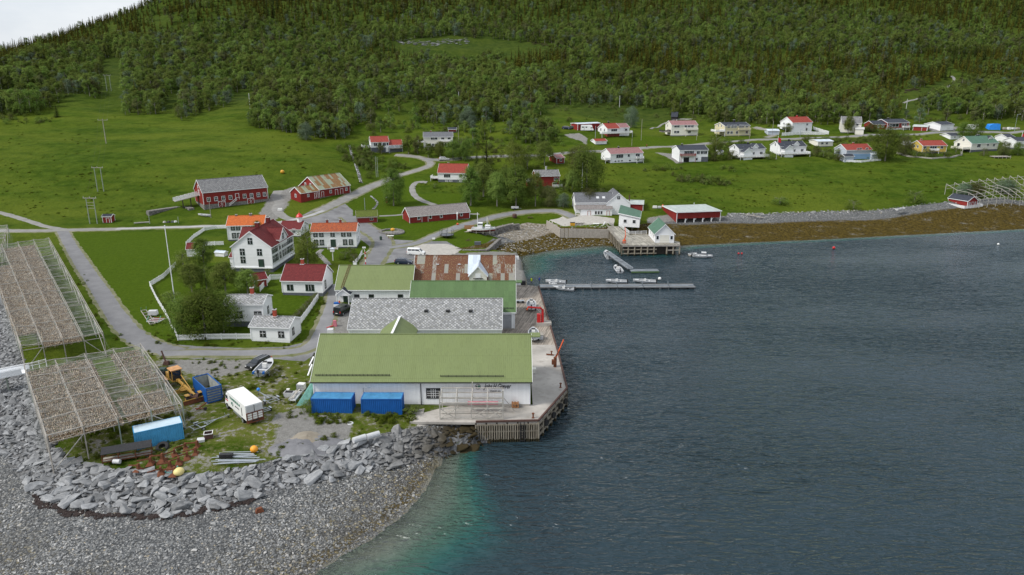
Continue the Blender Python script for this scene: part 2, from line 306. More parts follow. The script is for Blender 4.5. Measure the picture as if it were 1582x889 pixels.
def slatdeck(name,col,ang=0.0,pitch=.16):
 t=NT(name);v=t.coord('Object',rot=(0,0,ang));sp=t.add('ShaderNodeSeparateXYZ',{0:v})
 k=t.math('DIVIDE',sp.outputs[0],pitch);fr=t.math('FRACT',k);fl=t.math('FLOOR',k);rw=t.math('FLOOR',t.math('DIVIDE',sp.outputs[1],4.2))
 wz=t.add('ShaderNodeTexWhiteNoise',noise_dimensions='2D');cb=t.add('ShaderNodeCombineXYZ',{0:fl,1:rw});t.l.new(cb.outputs[0],wz.inputs['Vector'])
 c=t.mix(wz.outputs[0],[x*.55 for x in col],[x*1.3 for x in col]);c=t.mix(t.math('MULTIPLY',t.ramp(t.noise(v,.35,6,.6),(.42,0),(.62,1)),.55),c,[x*.5 for x in col])
 gp=t.ramp(fr,(0,0),(.12,1),(1,1));c=t.mix(gp,[x*.2 for x in col],c)
 return t.fin(c,.85,.2,0,t.bump(gp,.6,.02))
t=NT('tidal_timber');P=t.pos((3,3,.6));z_=t.add('ShaderNodeSeparateXYZ',{0:t.pos()}).outputs[2];n=t.noise(P,1.5,5,.6);c=t.mix(t.ramp(n,(.3,0),(.7,1)),(.17,.14,.10),(.34,.31,.25));c=t.mix(t.ramp(t.math('ADD',z_,t.math('MULTIPLY',n,.9)),(.9,1),(2.0,0)),c,(.035,.030,.014));M['tide']=t.fin(c,.85,.25)
M['deck']=slatdeck('quay_deck_boards',(.36,.315,.265),radians(14));M['deck2']=slatdeck('pier_deck_boards',(.37,.35,.30),radians(-10));M['pontoon']=slatdeck('pontoon_deck',(.20,.225,.25),radians(90),.3)
# ---------------------------------------------------------------- mesh helper
class MB:
 def __init__(s):s.v=[];s.f=[];s.k=[];s.mats=[]
 def mi(s,m):
  if isinstance(m,str):m=M[m]
  if m not in s.mats:s.mats.append(m)
  return s.mats.index(m)
 def add(s,vs,fs,m,mx=None):
  o=len(s.v);k=s.mi(m)
  s.v+=[tuple(mx@Vector(p))if mx is not None else tuple(p)for p in vs]
  s.f+=[tuple(i+o for i in f)for f in fs];s.k+=[k]*len(fs);return s
 def box(s,c,d,m,rz=0.0,mx=None,taper=1.0):
  x,y,z=d[0]/2,d[1]/2,d[2]/2;t=taper
  vs=[(-x,-y,-z),(x,-y,-z),(x,y,-z),(-x,y,-z),(-x*t,-y*t,z),(x*t,-y*t,z),(x*t,y*t,z),(-x*t,y*t,z)]
  Mx=Matrix.Translation(c)@Matrix.Rotation(rz,4,'Z')
  if mx is not None:Mx=mx@Mx
  return s.add(vs,[(0,3,2,1),(4,5,6,7),(0,1,5,4),(1,2,6,5),(2,3,7,6),(3,0,4,7)],m,Mx)
 def bar(s,a,b,w,m,h=None):
  a,b=Vector(a),Vector(b);d=b-a;L=d.length
  if L<1e-4:return s
  q=d.to_track_quat('Z','Y').to_matrix().to_4x4()
  return s.box((0,0,0),(w,h or w,L),m,mx=Matrix.Translation((a+b)/2)@q)
 def tube(s,a,b,r,m,n=8,r2=None):
  a,b=Vector(a),Vector(b);d=b-a
  if d.length<1e-4:return s
  q=d.to_track_quat('Z','Y').to_matrix().to_4x4();Mx=Matrix.Translation(a)@q;L=d.length;r2=r if r2 is None else r2
  vs=[(r*cos(2*pi*i/n),r*sin(2*pi*i/n),0)for i in range(n)]+[(r2*cos(2*pi*i/n),r2*sin(2*pi*i/n),L)for i in range(n)]
  fs=[(i,(i+1)%n,n+(i+1)%n,n+i)for i in range(n)]+[tuple(range(n-1,-1,-1)),tuple(range(n,2*n))]
  return s.add(vs,fs,m,Mx)
 def path(s,pts,r,m,n=6):
  for a,b in zip(pts,pts[1:]):s.tube(a,b,r,m,n)
  return s
 def lathe(s,prof,m,n=12,mx=None):
  vs=[];fs=[];L=len(prof)
  for r,z in prof:vs+=[(r*cos(2*pi*i/n),r*sin(2*pi*i/n),z)for i in range(n)]
  for j in range(L-1):fs+=[(j*n+i,j*n+(i+1)%n,(j+1)*n+(i+1)%n,(j+1)*n+i)for i in range(n)]
  fs+=[tuple(range(n-1,-1,-1)),tuple((L-1)*n+i for i in range(n))]
  return s.add(vs,fs,m,mx)
 def prism(s,poly,z0,z1,m,mx=None):
  n=len(poly);vs=[(p[0],p[1],z0)for p in poly]+[(p[0],p[1],z1)for p in poly]
  fs=[(i,(i+1)%n,n+(i+1)%n,n+i)for i in range(n)]+[tuple(range(n-1,-1,-1)),tuple(range(n,2*n))]
  return s.add(vs,fs,m,mx)
 def loft(s,secs,m,closed=True,caps=True):
  n=len(secs[0]);vs=[p for q in secs for p in q];fs=[]
  for j in range(len(secs)-1):
   for i in range(n if closed else n-1):fs.append((j*n+i,j*n+(i+1)%n,(j+1)*n+(i+1)%n,(j+1)*n+i))
  if caps:fs+=[tuple(range(n-1,-1,-1)),tuple((len(secs)-1)*n+i for i in range(n))]
  return s.add(vs,fs,m)
 def mesh(s,name,smooth=False):
  me=bpy.data.meshes.new(name);me.from_pydata(s.v,[],s.f)
  for m in s.mats:me.materials.append(m)
  me.polygons.foreach_set('material_index',s.k)
  if smooth:me.polygons.foreach_set('use_smooth',[True]*len(s.f))
  me.update();return me
 def build(s,name,parent=None,smooth=False,bevel=0.0):
  me=s.mesh(name,smooth);o=bpy.data.objects.new(name,me);COL.objects.link(o);o.parent=parent
  if bevel:
   b=o.modifiers.new('bevel','BEVEL');b.width=bevel;b.segments=2;b.limit_method='ANGLE'
  return o
def tag(o,label=None,cat=None,group=None,kind=None):
 if label:o['label']=label
 if cat:o['category']=cat
 if group:o['group']=group
 if kind:o['kind']=kind
 return o
def thing(name,label,cat,loc=(0,0,0),rz=0.0,group=None):
 o=bpy.data.objects.new(name,None);COL.objects.link(o);o.location=loc;o.rotation_euler=(0,0,rz);o.empty_display_size=.3
 return tag(o,label,cat,group)
KIDS={}
def copy_tree(src,parent=None,**kw):
 c=src.copy();COL.objects.link(c);c.parent=parent
 for ch in[x for x in list(src.children)]:copy_tree(ch,c)
 for k,v in kw.items():
  if k=='label':c['label']=v
  elif k=='group':c['group']=v
  else:setattr(c,k,v)
 return c
# ---------------------------------------------------------------- the ground sheet and its cover masks
def mask(polys,soft=1.0,z=4.0,X=None,Y=None):
 X=XX if X is None else X;Y=YY if Y is None else Y
 r=np.zeros(X.shape)
 for po in polys:
  w=[(G(a,b).x,G(a,b).y)for a,b in po]
  d=pdist(X,Y,w,True);r=np.maximum(r,np.where(inpoly(X,Y,w),.5+np.minimum(d/soft,1)*.5,.5-np.minimum(d/soft,1)*.5))
 return r
POLY_ASPH=[[(545,345),(562,352),(600,370),(640,372),(690,373),(702,380),(690,386),(662,387),(640,400),(570,412),(578,398),(570,380),(545,362),(510,350),(470,345),(455,338),(480,326),(530,312),(545,325)],
   [(240,545),(300,555),(400,553),(470,559),(490,545),(490,525),(440,536),(380,538),(300,535),(230,528)]]
POLY_GRAV=[[(245,556),(320,556),(410,556),(385,572),(330,584),(290,576)],[(425,665),(450,645),(500,642),(545,655),(540,680),(500,690),(460,706),(425,700)],
   [(514,470),(545,470),(545,520),(500,530),(505,490)],[(400,330),(420,300),(450,290),(475,288),(455,300),(440,325),(420,345)],[(425,640),(470,630),(480,645),(440,655),(420,655)],
   [(1000,336),(1045,330),(1110,334),(1160,336),(1160,345),(1060,352),(1000,352)],[(870,208),(895,206),(908,214),(905,224),(898,218),(880,213)],[(1012,236),(1040,238),(1060,251),(1045,253),(1030,243)],
   [(1440,203),(1475,203),(1478,197),(1500,197),(1440,195),(1430,200)],[(700,386),(712,392),(805,396),(815,440),(800,470),(700,430),(620,430),(620,405)]]
POLY_CONC=[[(640,377),(690,377),(712,384),(690,398),(640,398)],[(650,640),(700,640),(780,640),(735,662),(690,663),(655,664),(640,672)],[(880,330),(950,338),(948,352),(870,350),(848,343)]]
POLY_LAWN=[[(95,360),(300,357),(350,352),(300,362),(288,380),(270,410),(232,443),(268,520),(240,535),(205,515),(160,450),(120,395)],PATCHPX:=[(598,380),(700,386),(752,383),(771,370),(733,357),(755,353),(800,346),(870,346),(860,334),(800,331),(700,352),(640,366)],
   [(500,345),(545,345),(545,325),(620,325),(740,325),(700,352),(630,366),(590,362),(560,350)],[(275,410),(440,400),(500,440),(470,530),(290,522),(240,445)],[(530,325),(560,300),(640,262),(640,300),(720,300),(720,330)],[(500,350),(560,365),(575,380),(570,400),(500,400),(460,380)],
   [(895,214),(985,210),(1090,216),(1095,224),(980,228),(925,226)]]
G1=[(PZ(a,b,3.2).x,PZ(a,b,3.2).y)for a,b in[(0,0)]]if False else None
Gmask=mask(POLY_GRAV,1.2);Amask=mask(POLY_ASPH,.5);Cmask=mask(POLY_CONC,.4);Lmask=mask(POLY_LAWN,2.0)
TURFPX=[(-200,520),(-60,470),(-5,430),(12,470),(30,540),(50,600),(65,650),(92,704),(130,718),(220,731),(300,733),(350,728),(400,717),(470,697),(520,685),(560,676),(640,660),(700,652),(745,655)]
TURF=[(G(a,b).x,G(a,b).y)for a,b in TURFPX]
beach1=TURF+WL[WLP.index((742,683))::-1]
TURF2PX=[(733,357),(755,354),(800,348),(815,344),(846,346),(868,352),(940,354),(985,350),(1000,345),(1040,342),(1112,340),(1125,331),(1177,331),(1348,326),(1582,312),(1750,302),(1950,294),(2400,285)]
TURF2=[(G(a,b).x,G(a,b).y)for a,b in TURF2PX]
beach2=[(PZ(700,400,.5).x,PZ(700,400,.5).y),(PZ(752,386,1).x,PZ(752,386,1).y),(PZ(774,370,1).x,PZ(774,370,1).y)]+TURF2+WL[-1:WLP.index((800,396))-1:-1]
def softpoly(w,soft):d=pdist(XX,YY,w,True);return np.where(inpoly(XX,YY,w),.5+np.minimum(d/soft,1)*.5,.5-np.minimum(d/soft,1)*.5)
Bmask=np.maximum(softpoly(beach1,1.0),softpoly(beach2,1.2));Bmask=np.where(SD<0,1,Bmask)
weedpx=[(690,398),(752,388),(800,372),(850,362),(920,360),(940,356),(1000,352),(1060,352),(1120,350),(1177,349),(1348,344),(1582,325),(1750,318),(2400,295),(2400,330),(1582,356),(1348,368),(1177,377),(1060,381),(1000,388),(935,382),(900,385),(850,390),(800,398)]
Wmask=softpoly([(PZ(a,b,.6).x,PZ(a,b,.6).y)for a,b in weedpx],3.0)
w2=[(PZ(a,b,.4).x,PZ(a,b,.4).y)for a,b in[(560,800),(630,735),(650,712),(700,690),(745,668),(760,680),(745,686),(690,708),(668,740),(655,765),(600,810),(500,872),(420,889)]]
Wmask=np.maximum(Wmask,softpoly(w2,2.5)*.62)
sandpx=[(770,352),(820,347),(850,350),(870,358),(850,366),(800,372),(770,366)]
Smask=softpoly([(PZ(a,b,1).x,PZ(a,b,1).y)for a,b in sandpx],2.5)
Rmask=np.clip((YY-380)/80,0,1)*(fbm(XX/30,YY/30)*.5+.5)
armpx=[(45,580),(95,706),(150,722),(300,735),(400,719),(520,687),(640,662),(745,655),(768,668),(748,690),(680,706),(640,716),(600,723),(520,740),(420,760),(350,784),(270,800),(150,788),(60,772),(0,700),(-90,480),(0,420),(20,500)]
ARM=[(G(a,b).x,G(a,b).y)for a,b in armpx]
Kmask=softpoly(ARM,1.5)
WORN=softpoly([(G(a,b).x,G(a,b).y)for a,b in[(235,552),(480,555),(482,640),(660,640),(640,664),(520,690),(400,722),(300,738),(150,724),(100,700),(200,560)]],4.0)
def ground_mesh():
 nx,ny=len(GX),len(GY);me=bpy.data.meshes.new('ground')
 co=np.stack([XX.ravel(),YY.ravel(),HH.ravel()],1);me.vertices.add(nx*ny);me.vertices.foreach_set('co',co.ravel())
 i=np.arange(nx-1);j=np.arange(ny-1);I,J=np.meshgrid(i,j);a=(J*nx+I).ravel()
 q=np.stack([a,a+1,a+nx+1,a+nx],1).astype(np.int32);nf=len(q)
 me.loops.add(nf*4);me.loops.foreach_set('vertex_index',q.ravel());me.polygons.add(nf)
 me.polygons.foreach_set('loop_start',np.arange(0,nf*4,4,dtype=np.int32));me.polygons.foreach_set('use_smooth',np.ones(nf,bool));me.update()
 def va(name,arr):at=me.attributes.new(name,'FLOAT','POINT');at.data.foreach_set('value',arr.ravel().astype(np.float32))
 for nm,ar in(('gravel',Gmask),('asphalt',Amask),('concrete',Cmask),('lawn',Lmask),('beach',Bmask),('weed',Wmask),('sand',Smask),('rough',Rmask),('armour',Kmask),('shore',SD),('worn',WORN)):va(nm,ar)
 o=bpy.data.objects.new('ground',me);COL.objects.link(o);o['kind']='structure';return o
gobj=ground_mesh()
t=NT('ground_cover');P=t.pos()
nA=t.noise(t.pos((.6,1.5,1)),.035,6,.62);nB=t.noise(P,.22,6,.62);nC=t.noise(P,1.3,6,.68);nD=t.noise(P,5.0,4,.7)
g1=t.mix(t.ramp(nB,(.36,0),(.62,1)),(.028,.056,.003),(.062,.100,.009))
g1=t.mix(t.math('MULTIPLY',t.ramp(nA,(.40,0),(.62,1)),.8),g1,(.100,.128,.014))
g1=t.mix(t.math('MULTIPLY',t.ramp(nC,(.47,0),(.62,1)),.5),g1,(.032,.058,.005))
g1=t.mix(t.math('MULTIPLY',t.ramp(nD,(.62,0),(.74,1)),.5),g1,(.17,.19,.05))
g2=t.mix(t.ramp(nC,(.3,0),(.7,1)),(.040,.072,.004),(.068,.108,.008));g2=t.mix(t.math('MULTIPLY',t.ramp(nD,(.6,0),(.8,1)),.3),g2,(.11,.16,.02))
gr=t.mix(t.ramp(t.attr('lawn')[2],(.4,0),(.6,1)),g1,g2)
g3=t.mix(t.ramp(nB,(.35,0),(.7,1)),(.022,.042,.008),(.055,.075,.014));gr=t.mix(t.ramp(t.attr('rough')[2],(.3,0),(.8,.85)),gr,g3)
def edge(a,amt=.5,w=.06):
 k=t.math('ADD',t.attr(a)[2],t.math('MULTIPLY',t.math('SUBTRACT',t.mix(.5,nC,nB),.5),amt));return t.ramp(k,(.5-w,0),(.5+w,1))
vo=t.add('ShaderNodeTexVoronoi',{'Vector':P,'Scale':9.0})
grv=t.mix(t.ramp(nC,(.3,0),(.7,1)),(.14,.135,.125),(.24,.235,.22));grv=t.mix(t.math('MULTIPLY',t.ramp(vo.outputs['Color'],(.2,0),(.9,1)),.35),grv,(.36,.35,.33))
dry=t.mix(t.ramp(nD,(.4,0),(.7,1)),(.13,.12,.035),(.22,.20,.10));gr=t.mix(t.math('MULTIPLY',t.attr('worn')[2],t.ramp(t.mix(.5,nB,nC),(.42,0),(.58,.85))),gr,dry);gr=t.mix(t.math('MULTIPLY',t.attr('worn')[2],t.ramp(t.mix(.6,nB,nC),(.53,0),(.58,1))),gr,grv)
c=t.mix(edge('gravel',2.2,.10),gr,grv)
asp=t.mix(t.ramp(nB,(.35,0),(.6,1)),(.155,.155,.16),(.24,.24,.245));asp=t.mix(t.math('MULTIPLY',t.ramp(nD,(.5,0),(.8,1)),.3),asp,(.33,.33,.32))
c=t.mix(edge('asphalt',.45,.05),c,asp)
con=t.mix(t.ramp(nC,(.3,0),(.7,1)),(.36,.34,.31),(.50,.48,.44));c=t.mix(edge('concrete',.3,.05),c,con)
v1=t.add('ShaderNodeTexVoronoi',{'Vector':P,'Scale':3.2});v2=t.add('ShaderNodeTexVoronoi',{'Vector':P,'Scale':7.5})
sp1=t.add('ShaderNodeSeparateXYZ',{0:v1.outputs['Color']});sp2=t.add('ShaderNodeSeparateXYZ',{0:v2.outputs['Color']})
sh=t.ramp(sp1.outputs[0],(0,(.09,.095,.10)),(.5,(.18,.185,.185)),(.85,(.28,.28,.27)),(1,(.40,.38,.33)))
sh2=t.ramp(sp2.outputs[1],(0,(.09,.095,.10)),(.6,(.23,.235,.235)),(1,(.46,.46,.44)))
sh=t.mix(t.ramp(nC,(.38,0),(.6,1)),sh2,sh);dk=t.ramp(v1.outputs['Distance'],(.25,0),(.62,1));sh=t.mix(t.math('MULTIPLY',dk,.7),sh,(.035,.037,.04))
wet=t.ramp(t.math('ADD',t.math('MULTIPLY',t.attr('shore')[2],.055),t.math('MULTIPLY',nB,.5)),(.28,1),(.95,0))
sh=t.mix(t.math('MULTIPLY',wet,.62),sh,t.mix(t.ramp(sp1.outputs[1],(.8,0),(.9,1)),(.055,.05,.04),(.30,.24,.10)))
sh=t.mix(t.ramp(t.attr('shore')[2],(0,1),(.9,0)),sh,(.17,.165,.135))
sh=t.mix(t.ramp(t.attr('sand')[2],(.4,0),(.6,1)),sh,t.mix(t.ramp(nC,(.4,0),(.55,1)),(.34,.31,.28),(.16,.14,.10)))
wd=t.mix(t.ramp(nC,(.40,0),(.58,1)),(.016,.012,.004),(.090,.064,.014));wd=t.mix(t.ramp(nD,(.52,0),(.66,1)),wd,(.17,.13,.035));wd=t.mix(t.ramp(t.mix(.5,nD,nB),(.58,0),(.62,1)),wd,(.30,.29,.26))
sh=t.mix(edge('weed',1.1,.12),sh,wd)
sh=t.mix(t.ramp(t.attr('armour')[2],(.4,0),(.6,1)),sh,t.mix(t.ramp(nC,(.35,0),(.65,1)),(.055,.057,.06),(.22,.22,.22)))
c=t.mix(edge('beach',.35,.04),c,sh)
bh=t.mix(edge('beach',.35,.04),t.mix(.5,nC,nD),t.mix(.35,t.math('SUBTRACT',1.0,v1.outputs['Distance']),nD))
t.fin(c,.95,.03,0,t.bump(bh,1.0,.30));gobj.data.materials.append(t.m)
# ---------------------------------------------------------------- sea
def seagrid():
 X=axis([(-1500,-200,90,10),(-200,420,2,2),(420,1000,5,20),(1000,4000,40,200)]);Y=axis([(-50,60,5,2),(60,330,2,2),(330,700,6,30)])
 x,y=np.meshgrid(X,Y);_,s=terrain(x,y);d=-s
 nx,ny=len(X),len(Y);me=bpy.data.meshes.new('sea');co=np.stack([x.ravel(),y.ravel(),np.zeros(nx*ny)],1)
 a=np.array([[j*nx+i for i in range(nx-1)]for j in range(ny-1)]);keep=(d[:-1,:-1]>-9);a=a[keep]
 q=np.stack([a,a+1,a+nx+1,a+nx],1);me.from_pydata([tuple(v)for v in co],[],[tuple(int(k)for k in r)for r in q])
 me.polygons.foreach_set('use_smooth',np.ones(len(q),bool))
 ql=[(PZ(a_,b_,0).x,PZ(a_,b_,0).y)for a_,b_ in((800,672),(846,640),(852,600),(838,560),(820,490),(813,452))];qd=pdist(x,y,ql);dd_=d*np.where(y>160,2.0,1.45+.9*np.clip((y-95)/60,0,1))+34*smooth01(1-qd/26)*smooth01((x+9)/8)+np.clip((x-45)/30,0,1)*np.minimum(d,6)*3.5
 at=me.attributes.new('offshore','FLOAT','POINT');at.data.foreach_set('value',dd_.ravel().astype(np.float32));me.update()
 o=bpy.data.objects.new('sea',me);COL.objects.link(o);o['kind']='structure';return o
sea=seagrid()
t=NT('sea_water');P=t.pos();off=t.attr('offshore')[2]
geo=t.add('ShaderNodeNewGeometry');sx=t.add('ShaderNodeSeparateXYZ',{0:geo.outputs['Position']})
nb=t.noise(P,.03,4);nm=t.noise(P,.10,4)
offn=t.math('ADD',off,t.math('MULTIPLY',t.math('SUBTRACT',nm,.5),12.0))
near=t.ramp(t.math('DIVIDE',sx.outputs[0],100.0),(.45,1),(1,.35))if False else None
body=t.ramp(t.math('DIVIDE',offn,26.0),(0,(.20,.21,.165)),(.12,(.15,.19,.15)),(.30,(.050,.112,.082)),(.52,(.016,.075,.066)),(.68,(.014,.052,.056)),(.8,(.015,.036,.044)),(1,(.017,.034,.044)))
dif=t.add('ShaderNodeBsdfDiffuse',{0:body});tr=t.add('ShaderNodeBsdfTransparent',{0:(.80,.92,.88,1)})
opq=t.ramp(t.math('DIVIDE',off,13.0),(0,.04),(.3,.5),(1,1));m1=t.add('ShaderNodeMixShader',{0:opq,1:tr.outputs[0],2:dif.outputs[0]})
w1=t.add('ShaderNodeMapping',{'Scale':(.55,1.5,1),'Rotation':(0,0,radians(-28))});t.l.new(geo.outputs['Position'],w1.inputs[0])
w2=t.add('ShaderNodeMapping',{'Scale':(.5,1.25,1),'Rotation':(0,0,radians(24))});t.l.new(geo.outputs['Position'],w2.inputs[0])
n1=t.noise(w1.outputs[0],.44,2,.5,.6);n2=t.noise(w2.outputs[0],.95,2,.5,.4);n3=t.noise(P,2.6,1,.5)
amp=t.ramp(t.noise(t.pos((.5,1.4,1)),.022,4,.6),(.36,.35),(.60,1.0))
rdg=lambda n:t.math('SUBTRACT',1.0,t.math('MULTIPLY',t.math('ABSOLUTE',t.math('SUBTRACT',n,.5)),2.6))
n1,n2=rdg(n1),rdg(n2)
hgt=t.math('ADD',t.math('MULTIPLY',n1,1.0),t.math('ADD',t.math('MULTIPLY',n2,.55),t.math('MULTIPLY',n3,.04)))
bp=t.add('ShaderNodeBump',{'Height':hgt,'Strength':amp,'Distance':.80}).outputs[0]
fr=t.add('ShaderNodeFresnel',{'IOR':1.33,'Normal':bp});gl=t.add('ShaderNodeBsdfGlossy',{'Color':(.9,.95,1,1),'Roughness':.21,'Normal':bp})
t.l.new(bp,dif.inputs['Normal'])
m2=t.add('ShaderNodeMixShader',{0:fr.outputs[0],1:m1.outputs[0],2:gl.outputs[0]});t.l.new(m2.outputs[0],t.out.inputs[0])
sea.data.materials.append(t.m)
# ---------------------------------------------------------------- roads, tracks and the burn
def resample(pts,step):
 out=[Vector(pts[0])]
 for a,b in zip(pts,pts[1:]):
  a,b=Vector(a),Vector(b);n=max(1,int((b-a).length/step))
  for k in range(1,n+1):out.append(a.lerp(b,k/n))
 return out
def cat(pts,k=8):
 p=[pts[0]]+list(pts)+[pts[-1]];o=[]
 for i in range(1,len(p)-2):
  for j in range(k):
   u=j/k;a,b,c_,d=p[i-1],p[i],p[i+1],p[i+2]
   o.append(.5*((2*b)+(c_-a)*u+(2*a-5*b+4*c_-d)*u*u+(3*b-a-3*c_+d)*u**3))
 return o+[pts[-1]]
def ribbon(name,px,width,mt,lift=.07,kind='structure',jag=.30,step=.9,label=None):
 pts=[Vector((q.x,q.y))for q in(G(a,b)for a,b in px)];pts=resample(cat(pts),step)
 ww=width if hasattr(width,'__len__')else(width,width);N=len(pts);vs=[];fs=[];K=5
 for i,p in enumerate(pts):
  d=(pts[min(i+1,N-1)]-pts[max(i-1,0)]).normalized();n=Vector((-d.y,d.x));w=ww[0]+(ww[1]-ww[0])*i/N+RR.uniform(-jag,jag)
  for k in range(K+1):
   q=p+n*w*(k/K-.5);vs.append((q.x,q.y,ground(q.x,q.y)+(lift if 0<k<K else-.03)))
 for i in range(N-1):
  for k in range(K):a=i*(K+1)+k;fs.append((a,a+1,a+K+2,a+K+1))
 b=MB();b.add(vs,fs,mt);o=b.build(name,smooth=True);o['kind']=kind
 if name=='road':ribbon('road_verge',px,(ww[0]+1.3,ww[1]+1.3),'verge',lift-.035,jag=.55,step=step)
 return o
def road_mat(name,a,b,centre=None):
 t=NT(name);P=t.pos();n=t.noise(P,.4,6,.6);n2=t.noise(P,6,4,.7);c=t.mix(t.ramp(n,(.3,0),(.7,1)),a,b);c=t.mix(t.math('MULTIPLY',t.ramp(n2,(.5,0),(.8,1)),.4),c,[x*1.35 for x in b])
 return t.fin(c,.88,.2,0,t.bump(n2,.5,.02))
M['asph']=road_mat('old_asphalt',(.15,.15,.155),(.205,.205,.21));M['asphl']=road_mat('pale_new_asphalt',(.18,.18,.185),(.24,.24,.245));M['grvl']=road_mat('gravel_road',(.19,.185,.175),(.27,.265,.25));M['pale']=road_mat('pale_gravel',(.30,.30,.305),(.40,.40,.405));t=NT('stony_stream');P=t.pos();M['burn']=t.fin(t.ramp(t.noise(P,1.6,5,.7),(.46,(.03,.035,.025)),(.54,(.13,.12,.11)),(.60,(.60,.62,.65))),.5,.3)
M['verge']=road_mat('worn_gravel_verge',(.10,.115,.04),(.21,.20,.13))
ribbon('road',[(96,356),(108,378),(128,410),(155,450),(180,488),(206,518),(240,536),(275,545)],(4.2,5.4),'asph')
ribbon('road',[(250,547),(300,546),(380,546),(450,544),(482,534),(497,512),(506,490),(513,470),(518,440)],(3.6,3.8),'asphl',.11)
ribbon('road',[(-140,358),(0,357),(60,357),(100,356),(150,355),(190,354)],(5.0,3.8),'grvl',.09)
ribbon('road',[(180,354),(250,352),(320,350),(370,349),(430,344),(470,336),(500,326)],2.6,'pale',.12)
ribbon('road',[(490,328),(520,314),(545,302),(570,290),(590,282),(615,272),(642,264),(662,257),(664,250),(650,244),(630,241),(610,240)],(5.5,3.4),'grvl',.08)
ribbon('road',[(590,384),(640,377),(670,365),(700,354),(740,342),(775,333),(810,328),(850,326),(870,329),(886,336)],(3.6,4.2),'asphl',.1)
ribbon('road',[(540,335),(560,350),(580,362),(592,375),(585,392),(574,410),(570,430)],(8,6),'asph',.1)
ribbon('road',[(655,246),(690,247),(740,243),(800,241),(870,237),(930,234),(985,230),(1039,227),(1107,221),(1183,216),(1260,213),(1332,210),(1434,206),(1500,204),(1582,203),(1720,200)],3.6,'asphl',.12,step=2)
ribbon('road',[(1183,213),(1200,205),(1180,200),(1165,197)],3.2,'grvl',.12,step=2)
ribbon('track',[(-60,318),(0,329),(45,342),(70,350),(100,355)],2.6,'grvl',.08)
ribbon('track',[(660,282),(644,282),(637,290),(640,301),(652,310),(672,317)],2.8,'grvl',.1)
ribbon('track',[(455,340),(440,336),(428,325),(432,312),(425,304),(430,295)],4.0,'grvl',.09)
ribbon('track',[(586,334),(610,333),(635,331),(700,331),(740,331)],2.0,'grvl',.09)
ribbon('footpath',[(509,410),(500,400),(492,392),(497,386)],1.6,'grvl',.1)
ribbon('track',[(1395,160),(1418,153),(1440,146),(1462,137),(1474,126),(1470,118)],2.2,'grvl',.3,step=3)
ribbon('track',[(1005,200),(1022,193),(1040,186),(1070,184)],1.6,'grvl',.2,step=2)
ribbon('stream',[(540,225),(543,238),(548,250),(552,262),(556,275),(558,283)],(1.1,1.5),'burn',.12)
ribbon('stream',[(573,303),(580,309),(583,315),(576,324)],.9,'burn',.12)
# ---------------------------------------------------------------- buildings
def face_mx(face,L,W):
 hx,hy=L/2,W/2
 o,a={'F':((-hx,-hy),0),'R':((hx,-hy),pi/2),'B':((hx,hy),pi),'L':((-hx,hy),-pi/2)}[face]
 return Matrix.Translation((o[0],o[1],0))@Matrix.Rotation(a,4,'Z')
def window(parent,mx,x,z,w,h,style='cross',frame='trim',glass='glass',name='window'):
 b=MB();fw=.11;d=.05
 b.box((x,-d/2,z+h/2+fw/2),(w+2*fw,d,fw),frame,mx=mx);b.box((x,-d/2-.01,z-fw/2+h*0-h/2+h/2),(w+2.6*fw,d+.03,fw),frame,mx=mx)if False else None
 b.box((x,-d/2-.01,z-h/2-fw/2),(w+2.6*fw,d+.03,fw),frame,mx=mx)
 for s_ in(-1,1):b.box((x+s_*(w/2+fw/2),-d/2,z),(fw,d,h-.004),frame,mx=mx)
 mm=M['trim'];mw=.06
 if style in('cross','mullion','multi'):b.box((x,-.035,z),(mw,.03,h),mm,mx=mx)
 if style=='cross':b.box((x,-.033,z+h*.12),(w,.026,mw),mm,mx=mx)
 if style=='multi':
  n=max(2,int(w/.5))
  for i in range(1,n):b.box((x-w/2+w*i/n,-.036,z),(.05,.03,h),mm,mx=mx)
  for i in range(1,4):b.box((x,-.034,z-h/2+h*i/4),(w,.026,.04),mm,mx=mx)
 if style=='triple':
  for i in(1,2):b.box((x-w/2+w*i/3,-.035,z),(mw,.03,h),mm,mx=mx)
 o=b.build(name,parent);g=MB();g.box((x,-.010,z),(w,.02,h),glass,mx=mx);g.build('pane',o);return o
def door(parent,mx,x,z0,w,h,m='doorw',frame='trim',cross=False,name='door'):
 b=MB();b.box((x,-.015,z0+h/2),(w,.03,h),m,mx=mx)
 for s_ in(-1,1):b.box((x+s_*(w/2+.06),-.03,z0+h/2),(.12,.06,h),frame,mx=mx)
 b.box((x,-.03,z0+h+.06),(w+.24,.06,.12),frame,mx=mx)
 if cross:
  for s_ in(-1,1):a=mx@Vector((x-s_*w/2,-.045,z0));c=mx@Vector((x+s_*w/2,-.045,z0+h));b.bar(a,c,.10,frame,.04)
  b.box((x,-.047,z0+h/2),(.1,.03,h),frame,mx=mx)
 o=b.build(name,parent);k=MB();k.box((x+w*.38,-.05,z0+h*.5),(.05,.05,.14),'blackm',mx=mx);k.build('handle',o);return o
def pent(b,L,W,z0,h,rise,m,mx=None):
 x,y=L/2,W/2
 sec=lambda X:[(X,-y,z0),(X,-y,h),(X,0,h+rise),(X,y,h),(X,y,z0)]
 vs=sec(-x)+sec(x);fs=[(0,1,6,5),(3,4,9,8),(4,3,2,1,0),(5,6,7,8,9),(0,5,9,4),(1,2,7,6),(2,3,8,7)]
 b.add(vs,fs,m,mx)
